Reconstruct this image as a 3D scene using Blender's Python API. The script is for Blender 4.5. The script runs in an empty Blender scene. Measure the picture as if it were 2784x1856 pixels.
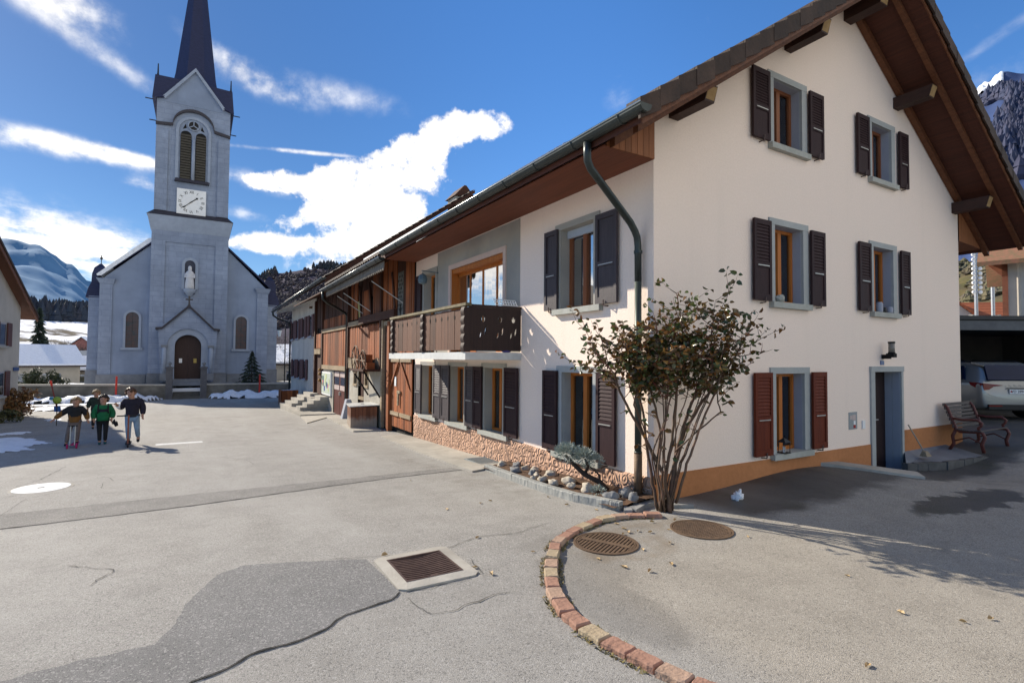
import bpy, bmesh, math, random
from mathutils import Vector, Matrix, noise
rnd = random.Random(7)
SC = bpy.context.scene
COL = SC.collection
R_ = math.radians

# ---------------------------------------------------------------- terrain height
def ss(a, b, x):
    t = min(1, max(0, (x - a) / (b - a)))
    return t * t * (3 - 2 * t)
def G(x, y):
    l = -.23 * ss(4, 10, y)
    if y > 10: l -= .03 * (min(y, 30) - 10)
    if y > 30: l -= .015 * (min(y, 60) - 30)
    if y > 60: l -= 1.2 * ss(60, 110, y)
    l *= 1 - .9 * ss(6, 12, x) * (1 - ss(12, 40, y))
    r = .34 * ss(12.5, 18, x) * (1 - ss(30, 60, y))
    r += .13 * math.exp(-((x - 8.3) / 1.6) ** 2 - ((y - 5) / 1.3) ** 2)
    r -= .20 * math.exp(-((x - 11.9) / 1.5) ** 2 - ((y - 4.2) / 1.2) ** 2)
    return l + r

# ---------------------------------------------------------------- mesh builder
class MB:
    def __init__(s): s.v = []; s.f = []; s.m = []
    def add(s, vs, fs, m=0):
        i = len(s.v); s.v += [tuple(p) for p in vs]
        for f in fs: s.f.append([i + k for k in f]); s.m.append(m)
        return s
    def hexa(s, p, m=0):
        return s.add(p, [(0,3,2,1),(4,5,6,7),(0,1,5,4),(1,2,6,5),(2,3,7,6),(3,0,4,7)], m)
    def box(s, x0, x1, y0, y1, z0, z1, m=0):
        return s.hexa([(x0,y0,z0),(x1,y0,z0),(x1,y1,z0),(x0,y1,z0),(x0,y0,z1),(x1,y0,z1),(x1,y1,z1),(x0,y1,z1)], m)
    def fbox(s, fm, u0, u1, d0, d1, z0, z1, m=0):
        return s.hexa([fm(u0,d0,z0),fm(u1,d0,z0),fm(u1,d1,z0),fm(u0,d1,z0),fm(u0,d0,z1),fm(u1,d0,z1),fm(u1,d1,z1),fm(u0,d1,z1)], m)
    def prism(s, a, b, m=0):
        n = len(a)
        return s.add(list(a) + list(b), [tuple(reversed(range(n))), tuple(range(n, 2*n))] + [(i, (i+1) % n, n+(i+1) % n, n+i) for i in range(n)], m)
    def extr(s, poly, fn, w0, w1, m=0):
        return s.prism([fn(u, v, w0) for u, v in poly], [fn(u, v, w1) for u, v in poly], m)
    def face(s, pts, m=0): return s.add(pts, [tuple(range(len(pts)))], m)
    def tube(s, path, r, n=8, m=0, cap=True):
        path = [Vector(p) for p in path]; k = len(path)
        rr = r if isinstance(r, (list, tuple)) else [r] * k
        up = None; vs = []
        for i, p in enumerate(path):
            t = (path[min(i+1, k-1)] - path[max(i-1, 0)])
            if t.length < 1e-9: t = Vector((0,0,1))
            t.normalize()
            if up is None:
                up = t.cross(Vector((0,0,1)) if abs(t.z) < .9 else Vector((1,0,0))).normalized()
            else:
                up = (up - t * up.dot(t))
                if up.length < 1e-6: up = t.orthogonal()
                up.normalize()
            w = t.cross(up)
            for j in range(n):
                a = 2*math.pi*j/n
                vs.append(p + (up*math.cos(a) + w*math.sin(a)) * rr[i])
        fs = [(i*n+j, i*n+(j+1) % n, (i+1)*n+(j+1) % n, (i+1)*n+j) for i in range(k-1) for j in range(n)]
        if cap: fs += [tuple(reversed(range(n))), tuple(range((k-1)*n, k*n))]
        return s.add(vs, fs, m)
    def lathe(s, prof, c, n=16, m=0, ax='z'):
        vs = []
        for r, h in prof:
            for j in range(n):
                a = 2*math.pi*j/n; p = (r*math.cos(a), r*math.sin(a), h)
                if ax == 'x': p = (p[2], p[0], p[1])
                if ax == 'y': p = (p[0], p[2], p[1])
                vs.append((c[0]+p[0], c[1]+p[1], c[2]+p[2]))
        k = len(prof)
        fs = [(i*n+j, i*n+(j+1) % n, (i+1)*n+(j+1) % n, (i+1)*n+j) for i in range(k-1) for j in range(n)]
        fs += [tuple(reversed(range(n))), tuple(range((k-1)*n, k*n))]
        return s.add(vs, fs, m)
    def grid(s, fn, nu, nv, m=0):
        vs = [fn(i/nu, j/nv) for j in range(nv+1) for i in range(nu+1)]
        return s.add(vs, [(j*(nu+1)+i, j*(nu+1)+i+1, (j+1)*(nu+1)+i+1, (j+1)*(nu+1)+i) for j in range(nv) for i in range(nu)], m)
    def blob(s, c, rx, ry, rz, jit=.15, n=10, k=6, m=0, rot=0):
        ph = rnd.random() * 50; vs = []
        for i in range(k+1):
            th = math.pi * i / k
            for j in range(n):
                a = 2*math.pi*j/n
                d = Vector((math.sin(th)*math.cos(a), math.sin(th)*math.sin(a), math.cos(th)))
                q = 1 + jit * noise.noise(d*1.7 + Vector((ph,0,0))) * 2
                x, y, z = d.x*rx*q, d.y*ry*q, d.z*rz*q
                vs.append((c[0]+x*math.cos(rot)-y*math.sin(rot), c[1]+x*math.sin(rot)+y*math.cos(rot), c[2]+z))
        fs = [(i*n+j, (i+1)*n+j, (i+1)*n+(j+1) % n, i*n+(j+1) % n) for i in range(k) for j in range(n)]
        return s.add(vs, fs, m)
    def build(s, name, mats, parent=None, off=None, smooth=False, merge=False, flip=True):
        me = bpy.data.meshes.new(name)
        o0 = Vector(off) if off is not None else (OFF.get(root(parent).name, Vector()) if parent else Vector())
        me.from_pydata([tuple(Vector(p) - o0) for p in s.v], [], s.f)
        if not isinstance(mats, (list, tuple)): mats = [mats]
        for m in mats: me.materials.append(m)
        me.polygons.foreach_set('material_index', s.m)
        if flip or merge:
            b = bmesh.new(); b.from_mesh(me)
            if merge: bmesh.ops.remove_doubles(b, verts=b.verts, dist=1e-4)
            if flip: bmesh.ops.recalc_face_normals(b, faces=b.faces)
            b.to_mesh(me); b.free()
        if smooth: me.polygons.foreach_set('use_smooth', [True]*len(me.polygons))
        me.update()
        o = bpy.data.objects.new(name, me); COL.objects.link(o)
        if parent: o.parent = parent
        return o
OFF = {}
def root(o):
    while o.parent: o = o.parent
    return o
def tag(o, label, cat, group=None):
    o['label'] = label; o['category'] = cat
    if group: o['group'] = group
    return o
def thing(name, label, cat, loc=(0,0,0), rotz=0, group=None, local=False, scale=1):
    o = bpy.data.objects.new(name, None); COL.objects.link(o)
    o.location = loc; o.rotation_euler = (0, 0, rotz); o.scale = (scale,)*3
    o.empty_display_size = .2
    OFF[o.name] = Vector((0,0,0)) if local else Vector(loc)
    return tag(o, label, cat, group)
def solo(mb, name, mats, label, cat, loc, group=None, **k):
    o = mb.build(name, mats, None, off=loc, **k); o.location = loc
    return tag(o, label, cat, group)
def struct(mb, name, mats, kind='structure', **k):
    o = mb.build(name, mats, None, **k); o['kind'] = kind
    return o
def kids(o): return [c for c in bpy.data.objects if c.parent == o]
def copy_tree(o, parent=None):
    c = o.copy(); COL.objects.link(c)
    if parent: c.parent = parent
    for k in kids(o): copy_tree(k, c)
    return c
def text_mesh(txt, size, depth=.002):
    cu = bpy.data.curves.new('writing', 'FONT'); cu.body = txt; cu.size = size; cu.extrude = depth
    cu.align_x = 'CENTER'; cu.align_y = 'CENTER'
    o = bpy.data.objects.new('writing', cu); COL.objects.link(o)
    me = bpy.data.meshes.new_from_object(o.evaluated_get(bpy.context.evaluated_depsgraph_get()))
    bpy.data.objects.remove(o); bpy.data.curves.remove(cu)
    return me
def add_mesh(mb, me, fn, m=0):
    mb.add([fn(*v.co) for v in me.vertices], [tuple(p.vertices) for p in me.polygons], m)

# ---------------------------------------------------------------- materials
def lk(nt, a, b): nt.links.new(a, b)
def M(name, c1, c2=None, scale=4, rough=.8, bump=0, bscale=None, stretch=(1,1,1), island=0, spec=.3, metal=0, dirt=0, detail=5, extra=None, bdist=.02, sheen=0):
    m = bpy.data.materials.new(name); m.use_nodes = True
    nt = m.node_tree; n = nt.nodes; b = n['Principled BSDF']
    b.inputs['Roughness'].default_value = rough; b.inputs['Metallic'].default_value = metal
    b.inputs['Specular IOR Level'].default_value = spec
    c2 = c2 or tuple(x*.8 for x in c1)
    tc = n.new('ShaderNodeTexCoord'); mp = n.new('ShaderNodeMapping'); mp.inputs['Scale'].default_value = stretch
    lk(nt, tc.outputs['Object'], mp.inputs['Vector'])
    no = n.new('ShaderNodeTexNoise'); no.inputs['Scale'].default_value = scale; no.inputs['Detail'].default_value = detail
    no.inputs['Roughness'].default_value = .65
    lk(nt, mp.outputs[0], no.inputs['Vector'])
    rp = n.new('ShaderNodeValToRGB')
    rp.color_ramp.elements[0].position = .32; rp.color_ramp.elements[1].position = .68
    rp.color_ramp.elements[0].color = (*c2, 1); rp.color_ramp.elements[1].color = (*c1, 1)
    lk(nt, no.outputs['Fac'], rp.inputs[0])
    col = rp.outputs[0]
    if island:
        ge = n.new('ShaderNodeNewGeometry'); hs = n.new('ShaderNodeHueSaturation')
        ma = n.new('ShaderNodeMapRange'); ma.inputs[3].default_value = 1-island; ma.inputs[4].default_value = 1+island
        lk(nt, ge.outputs['Random Per Island'], ma.inputs[0]); lk(nt, ma.outputs[0], hs.inputs['Value'])
        lk(nt, col, hs.inputs['Color']); col = hs.outputs[0]
    if dirt:
        n2 = n.new('ShaderNodeTexNoise'); n2.inputs['Scale'].default_value = .7; n2.inputs['Detail'].default_value = 4
        lk(nt, tc.outputs['Object'], n2.inputs['Vector'])
        mr = n.new('ShaderNodeMapRange'); mr.inputs[1].default_value = .35; mr.inputs[2].default_value = .7
        mr.inputs[3].default_value = 1-dirt; mr.inputs[4].default_value = 1
        lk(nt, n2.outputs['Fac'], mr.inputs[0])
        mx = n.new('ShaderNodeMix'); mx.data_type = 'RGBA'; mx.blend_type = 'MULTIPLY'; mx.inputs[0].default_value = 1
        lk(nt, col, mx.inputs[6]); lk(nt, mr.outputs[0], mx.inputs[7]); col = mx.outputs[2]
    if extra: col = extra(nt, tc, col)
    lk(nt, col, b.inputs['Base Color'])
    if bump:
        nb = n.new('ShaderNodeTexNoise'); nb.inputs['Scale'].default_value = bscale or scale*4; nb.inputs['Detail'].default_value = 4
        lk(nt, mp.outputs[0], nb.inputs['Vector'])
        bp = n.new('ShaderNodeBump'); bp.inputs['Strength'].default_value = bump; bp.inputs['Distance'].default_value = bdist
        lk(nt, nb.outputs['Fac'], bp.inputs['Height']); lk(nt, bp.outputs[0], b.inputs['Normal'])
    return m
def mnode(nt, op, a, b=None, c=None):
    q = nt.nodes.new('ShaderNodeMath'); q.operation = op
    for i, v in enumerate((a, b, c)):
        if v is None: continue
        if isinstance(v, (int, float)): q.inputs[i].default_value = v
        else: lk(nt, v, q.inputs[i])
    return q.outputs[0]
def mixc(nt, f, a, b, mode='MIX'):
    mx = nt.nodes.new('ShaderNodeMix'); mx.data_type = 'RGBA'; mx.blend_type = mode
    for i, v in ((0, f), (6, a), (7, b)):
        if isinstance(v, (int, float)): mx.inputs[i].default_value = v
        elif isinstance(v, tuple): mx.inputs[i].default_value = (*v, 1)
        else: lk(nt, v, mx.inputs[i])
    return mx.outputs[2]
def nz(nt, vec, scale, detail=4, stretch=None, lo=None, hi=None):
    if stretch:
        mp = nt.nodes.new('ShaderNodeMapping'); mp.inputs['Scale'].default_value = stretch; lk(nt, vec, mp.inputs[0]); vec = mp.outputs[0]
    q = nt.nodes.new('ShaderNodeTexNoise'); q.inputs['Scale'].default_value = scale; q.inputs['Detail'].default_value = detail
    q.inputs['Roughness'].default_value = .62
    lk(nt, vec, q.inputs['Vector']); o = q.outputs['Fac']
    if lo is not None:
        mr = nt.nodes.new('ShaderNodeMapRange'); mr.inputs[1].default_value = lo; mr.inputs[2].default_value = hi
        lk(nt, o, mr.inputs[0]); o = mr.outputs[0]
    return o
def sep(nt, vec):
    q = nt.nodes.new('ShaderNodeSeparateXYZ'); lk(nt, vec, q.inputs[0]); return q.outputs
def maprange(nt, v, a, b, c=0, d=1):
    mr = nt.nodes.new('ShaderNodeMapRange'); lk(nt, v, mr.inputs[0])
    for i, x in enumerate((a, b, c, d)): mr.inputs[i+1].default_value = x
    mr.interpolation_type = 'SMOOTHSTEP'
    return mr.outputs[0]
def streaks(amount, tint=(.55,.5,.45)):
    def f(nt, tc, col):
        s1 = nz(nt, tc.outputs['Object'], 1.2, 5, (2.5,2.5,.18), .52, .75)
        return mixc(nt, mnode(nt, 'MULTIPLY', s1, amount), col, tint, 'MULTIPLY')
    return f
def glass(name, tint=(.02,.025,.03), base=.06, col=(.9,.95,1)):
    m = bpy.data.materials.new(name); m.use_nodes = True; nt = m.node_tree; n = nt.nodes
    n.remove(n['Principled BSDF']); out = n['Material Output']
    tr = n.new('ShaderNodeBsdfTransparent'); tr.inputs[0].default_value = (.55,.58,.6,1)
    gl = n.new('ShaderNodeBsdfGlossy'); gl.inputs['Roughness'].default_value = .015; gl.inputs[0].default_value = (*col,1)
    fr = n.new('ShaderNodeFresnel'); fr.inputs[0].default_value = 1.55
    ge = n.new('ShaderNodeNewGeometry'); nn = n.new('ShaderNodeTexNoise'); nn.inputs['Scale'].default_value = 1.3
    bp = n.new('ShaderNodeBump'); bp.inputs['Strength'].default_value = .04; bp.inputs['Distance'].default_value = .05
    lk(nt, nn.outputs['Fac'], bp.inputs['Height']); lk(nt, bp.outputs[0], gl.inputs['Normal'])
    ad = mnode(nt, 'MULTIPLY_ADD', fr.outputs[0], 1.3, base)
    mx = n.new('ShaderNodeMixShader'); lk(nt, ad, mx.inputs[0]); lk(nt, tr.outputs[0], mx.inputs[1]); lk(nt, gl.outputs[0], mx.inputs[2])
    lk(nt, mx.outputs[0], out.inputs[0])
    return m
# ---------------------------------------------------------------- material library
def stucco_extra(nt, tc, col):
    a = nz(nt, tc.outputs['Object'], .9, 5, None, .45, .8)
    col = mixc(nt, mnode(nt, 'MULTIPLY', a, .22), col, (.80, .72, .60))
    s1 = nz(nt, tc.outputs['Object'], 1.1, 6, (2.2, 2.2, .15), .55, .8)
    return mixc(nt, mnode(nt, 'MULTIPLY', s1, .11), col, (.55, .46, .38), 'MIX')
STUCCO = M('cream_stucco', (.92,.765,.655), (.87,.715,.605), 30, .92, .55, 60, spec=.1, extra=stucco_extra, bdist=.012)
STUCCO_GREY = M('bare_plaster', (.47,.43,.37), (.40,.39,.36), 2.5, .92, .4, 60, spec=.1, dirt=.25, bdist=.01)
OCHRE = M('ochre_plinth_paint', (.54,.23,.098), (.47,.20,.083), 12, .9, .3, 50, spec=.15, dirt=.2)
PINKP = M('moulded_pink_render', (.60,.385,.275), (.50,.31,.215), 6, .9, .3, 40, spec=.15, dirt=.2)
STONEG = M('grey_window_stone', (.42,.43,.41), (.37,.385,.38), 9, .85, .15, 40, dirt=.12)
STONEB = M('blue_grey_paint', (.36,.37,.42), (.33,.34,.39), 3, .8)
SILL = M('stone_sill', (.46,.46,.42), (.38,.385,.34), 9, .85, .2, 50, dirt=.2)
SHUT = M('dark_brown_shutter', (.045,.024,.026), (.030,.017,.019), 5, .6, .15, 30, (6,6,.6), spec=.12)
SHUTG = M('greyer_shutter', (.062,.048,.054), (.036,.029,.034), 5, .55, .2, 30, (6,6,.6), spec=.4)  # greyer and shinier than the dark brown shutter
SHUTR = M('red_brown_shutter', (.15,.032,.015), (.095,.02,.011), 4, .6, .15, 30, (6,6,.5), spec=.12)
METG = M('pale_metal', (.45,.45,.43), (.36,.36,.35), 20, .45, metal=.6)
FRAMEO = M('orange_wood', (.50,.165,.032), (.38,.115,.02), 3, .5, .08, 30, (6,6,.5), spec=.25)
FRAMEB = M('brown_wood_frame', (.25,.085,.03), (.19,.06,.022), 3, .5, .1, 30, (6,6,.5))
LACE = M('lace_curtain', (.75,.76,.72), (.55,.56,.53), 14, .9, stretch=(1,1,.5))
CURT = M('drape', (.42,.46,.44), (.30,.34,.33), 3, .9, stretch=(8,8,.3))
DARK = M('dark_room', (.03,.028,.026), (.02,.02,.02), 2, .9)
GLASS = glass('window_glass')
GLASSB = glass('large_window_glass', base=.48, col=(1,1,1))
TILE = M('dark_roof_tile', (.078,.046,.032), (.038,.024,.018), 3.5, .75, .3, 25, island=.25, dirt=.3)
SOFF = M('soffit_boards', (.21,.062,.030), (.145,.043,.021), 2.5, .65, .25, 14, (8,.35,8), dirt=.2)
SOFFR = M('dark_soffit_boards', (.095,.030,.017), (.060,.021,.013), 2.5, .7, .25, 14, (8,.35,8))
BEAM = M('brown_beam', (.20,.075,.032), (.115,.042,.019), 2.5, .6, .25, 18, (6,1,6), dirt=.2)
BEAMD = M('dark_beam', (.060,.028,.020), (.036,.018,.014), 2.5, .6, .25, 18, (6,1,6))
BOARDO = M('orange_boards', (.30,.115,.045), (.22,.08,.03), 3, .6, .15, 20, (8,8,.5), island=.2)
ENDG = M('end_grain', (.36,.24,.11), (.28,.17,.07), 12, .8)
GUT = M('patinated_gutter', (.060,.072,.070), (.04,.048,.048), 6, .38, .05, 20, metal=.55, dirt=.2)
GUTL = M('gutter_lip_glint', (.55,.58,.58), (.4,.43,.43), 6, .3, metal=.8)  # glint along the lip put into its pale colour
PIPEG = M('green_copper_pipe', (.075,.095,.082), (.045,.052,.048), 3, .45, .1, 20, (2,2,.6), metal=.35)
BARN = M('barn_boards', (.40,.125,.038), (.18,.052,.019), 2.2, .72, .4, 16, (9,9,.35), island=.5, dirt=.35)
BARND = M('barn_dark_boards', (.095,.034,.017), (.05,.019,.012), 2.2, .75, .4, 16, (9,9,.35), island=.35, dirt=.3)
BARNW = M('weathered_beam', (.46,.36,.24), (.30,.22,.13), 2.5, .8, .4, 16, (3,.6,6), dirt=.3)
BALC = M('balcony_boards', (.135,.060,.033), (.075,.034,.022), 2.4, .7, .4, 18, (9,9,.4), island=.35)
BALCE = M('balcony_end_boards', (.050,.028,.022), (.033,.019,.016), 2.4, .65, .3, 18, (9,9,.4), island=.2)
BALR = M('mossy_rail', (.30,.25,.15), (.16,.13,.07), 7, .8, .4, 30, dirt=.3)
SLABW = M('white_painted_slab', (.70,.70,.66), (.60,.60,.57), 7, .85, .1, 30, dirt=.15)
MASON = M('rough_masonry', (.56,.52,.44), (.40,.37,.31), 2.2, .9, .6, 18, dirt=.3, extra=streaks(.5))
REDW = M('red_painted_door', (.12,.026,.018), (.075,.018,.014), 3, .5, .1, 25, (6,6,.5))
PALEP = M('pale_pink_panel', (.55,.45,.42), (.42,.33,.31), 5, .7)
CONC = M('concrete', (.50,.47,.41), (.40,.37,.32), 5, .9, .3, 60, dirt=.3, spec=.2)
CONCG = M('grey_granite', (.36,.36,.335), (.22,.225,.215), 40, .85, .6, 18, (1,1,.35), dirt=.2)
CONCD = M('dark_damp_concrete', (.16,.155,.145), (.09,.09,.085), 4, .8, .4, 40, dirt=.3)
TERRA = [M('red_brick', (.44,.25,.18), (.31,.17,.12), 7, .9, .6, 30, dirt=.25), M('sand_brick', (.50,.40,.27), (.36,.28,.18), 9, .9, .6, 35, dirt=.25), M('pink_brick', (.50,.34,.25), (.36,.24,.17), 8, .9, .6, 35, dirt=.25)]
IRON = M('rusty_cast_iron', (.20,.13,.08), (.12,.08,.055), 14, .6, .3, 60, metal=.3, dirt=.2)
IRONG = M('grating_iron', (.13,.085,.07), (.08,.05,.045), 12, .5, .2, 50, metal=.4)
BLACK = M('shadowed_pit', (.012,.011,.01), (.008,.008,.008), 3, .9)
WHITEM = M('white_metal_and_glint', (.72,.73,.72), (.60,.61,.60), 8, .35, .15, 60, metal=.25)  # cover: sun glint painted as white colour; crate lid: plain white metal
ROCK = M('pale_boulder', (.60,.53,.43), (.42,.37,.30), 5, .9, .5, 20, dirt=.25)
ROCKD = M('slate_boulder', (.33,.33,.32), (.2,.2,.2), 5, .85, .5, 20, dirt=.3)
SOIL = M('leafy_soil', (.12,.065,.035), (.05,.03,.02), 14, .95, .9, 30)
STEM = M('rose_stem', (.14,.075,.05), (.07,.05,.03), 8, .65, .3, 30, island=.3)
STEMR = M('young_red_stem', (.20,.05,.04), (.13,.04,.03), 8, .55, island=.2)
def leafmat(name, cols, rough=.28, trans=0):
    m = bpy.data.materials.new(name); m.use_nodes = True; nt = m.node_tree; b = nt.nodes['Principled BSDF']
    ge = nt.nodes.new('ShaderNodeNewGeometry'); rp = nt.nodes.new('ShaderNodeValToRGB')
    while len(rp.color_ramp.elements) < len(cols): rp.color_ramp.elements.new(.5)
    for i, c in enumerate(cols):
        rp.color_ramp.elements[i].position = i/(len(cols)-1); rp.color_ramp.elements[i].color = (*c, 1)
    lk(nt, ge.outputs['Random Per Island'], rp.inputs[0]); lk(nt, rp.outputs[0], b.inputs['Base Color'])
    b.inputs['Roughness'].default_value = rough; b.inputs['Specular IOR Level'].default_value = .6
    if trans:
        t_ = nt.nodes.new('ShaderNodeBsdfTranslucent'); lk(nt, rp.outputs[0], t_.inputs[0]); ms = nt.nodes.new('ShaderNodeMixShader'); ms.inputs[0].default_value = trans
        lk(nt, b.outputs[0], ms.inputs[1]); lk(nt, t_.outputs[0], ms.inputs[2]); lk(nt, ms.outputs[0], nt.nodes['Material Output'].inputs[0])
    return m
LEAF = leafmat('rose_leaf', [(.055,.080,.022),(.075,.105,.030),(.045,.062,.022),(.10,.075,.025),(.15,.065,.02),(.06,.078,.022),(.24,.10,.028),(.085,.065,.022)], .26, .3)
LEAFDRY = leafmat('dry_leaf', [(.34,.20,.08),(.20,.09,.04),(.45,.32,.14),(.25,.12,.05)], .6)
LEAFSIL = leafmat('silver_leaf', [(.30,.34,.30),(.22,.27,.24),(.38,.42,.38),(.17,.20,.16)], .7)
LEAFCON = leafmat('conifer_leaf', [(.018,.032,.022),(.03,.05,.03),(.012,.022,.016)], .7)
LEAFBRN = leafmat('copper_leaf', [(.22,.10,.03),(.12,.06,.03),(.30,.16,.05),(.06,.05,.025)], .6)
LEAFHEDGE = leafmat('hedge_leaf', [(.045,.055,.02),(.07,.075,.025),(.03,.04,.016)], .7)
MOSS = leafmat('moss_and_straw', [(.12,.11,.03),(.24,.17,.06),(.08,.085,.025),(.30,.22,.10)], .9)
def church_stone(nt, tc, col):
    br = nt.nodes.new('ShaderNodeTexBrick'); br.inputs['Scale'].default_value = 1
    br.inputs['Brick Width'].default_value = .85; br.inputs['Row Height'].default_value = .33; br.inputs['Mortar Size'].default_value = .012
    br.inputs['Color1'].default_value = (1,1,1,1); br.inputs['Color2'].default_value = (.90,.91,.92,1); br.inputs['Mortar'].default_value = (.74,.74,.77,1)
    o = sep(nt, tc.outputs['Object']); cb = nt.nodes.new('ShaderNodeCombineXYZ')
    lk(nt, mnode(nt, 'ADD', o[0], o[1]), cb.inputs[0]); lk(nt, o[2], cb.inputs[1]); lk(nt, cb.outputs[0], br.inputs['Vector'])
    return mixc(nt, 1.0, col, br.outputs['Color'], 'MULTIPLY')
CHST = M('church_limestone', (.30,.355,.465), (.25,.295,.39), 3, .88, .35, 14, dirt=.2, extra=church_stone)  # blue of the sky fill is put into these church stone colours
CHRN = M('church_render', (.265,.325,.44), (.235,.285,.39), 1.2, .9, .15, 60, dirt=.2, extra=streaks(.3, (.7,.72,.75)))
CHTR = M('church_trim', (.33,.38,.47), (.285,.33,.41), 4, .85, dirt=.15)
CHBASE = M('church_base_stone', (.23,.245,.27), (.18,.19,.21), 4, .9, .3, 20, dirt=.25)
SLATE = M('blue_slate', (.022,.027,.075), (.013,.017,.048), 5, .55, .3, 12, (1,1,3))
LEAD = M('dark_flashing', (.05,.045,.055), (.035,.033,.04), 5, .6)
LOUV = M('belfry_louvre', (.085,.075,.055), (.055,.048,.04), 4, .8)
DOORW = M('church_oak_door', (.050,.027,.022), (.032,.018,.016), 4, .6, .2, 20, (7,7,.5))
STAIN = M('stained_glass', (.10,.05,.045), (.04,.05,.06), 3.5, .25)
STATUE = M('statue_stone', (.60,.60,.62), (.48,.48,.5), 6, .8)
WHITE = M('white_paint', (.80,.80,.79), (.76,.76,.75), 5, .6)
INK = M('black_paint', (.02,.02,.022), (.015,.015,.016), 5, .5)
SNOW = M('snow', (.84,.86,.90), (.72,.75,.80), 4, .7, .7, 18, spec=.3, bdist=.05, extra=lambda nt, tc, col: mixc(nt, mnode(nt, 'MULTIPLY', nz(nt, tc.outputs['Object'], 9, 6, None, .52, .75), .35), col, (.35,.33,.30)))
WALLST = M('boundary_wall_stone', (.24,.23,.20), (.12,.115,.105), 1.6, .92, .5, 14, dirt=.4)
HEDGEW = M('bush_wood', (.05,.035,.025), (.03,.02,.015), 8, .8)
BARK = M('tree_bark', (.07,.05,.04), (.04,.03,.025), 8, .9)
def relief(nt, tc, col): return col
def pink_relief():
    nt = PINKP.node_tree; b = nt.nodes['Principled BSDF']; tc = [q for q in nt.nodes if q.type == 'TEX_COORD'][0]
    o = sep(nt, tc.outputs['Object']); cb = nt.nodes.new('ShaderNodeCombineXYZ')
    lk(nt, o[1], cb.inputs[0]); lk(nt, mnode(nt, 'MULTIPLY', o[2], .8), cb.inputs[1])
    nn = nt.nodes.new('ShaderNodeTexNoise'); nn.inputs['Scale'].default_value = 4
    lk(nt, cb.outputs[0], nn.inputs['Vector'])
    ad = nt.nodes.new('ShaderNodeVectorMath'); ad.operation = 'MULTIPLY_ADD'; ad.inputs[1].default_value = (.16,.16,0)
    lk(nt, nn.outputs['Color'], ad.inputs[0]); lk(nt, cb.outputs[0], ad.inputs[2])
    vo = nt.nodes.new('ShaderNodeTexVoronoi'); vo.inputs['Scale'].default_value = 8
    lk(nt, ad.outputs[0], vo.inputs['Vector'])
    h = mnode(nt, 'SINE', mnode(nt, 'MULTIPLY', vo.outputs['Distance'], 17))
    bp = nt.nodes.new('ShaderNodeBump'); bp.inputs['Strength'].default_value = .75; bp.inputs['Distance'].default_value = .022
    lk(nt, h, bp.inputs['Height']); lk(nt, bp.outputs[0], b.inputs['Normal'])
pink_relief()
def total_(nts):
    s = nts[0]
    for b in nts[1:]: s = mnode(ASPH_NT[0], 'ADD', s, b)
    return s
ASPH_NT = [None]
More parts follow.
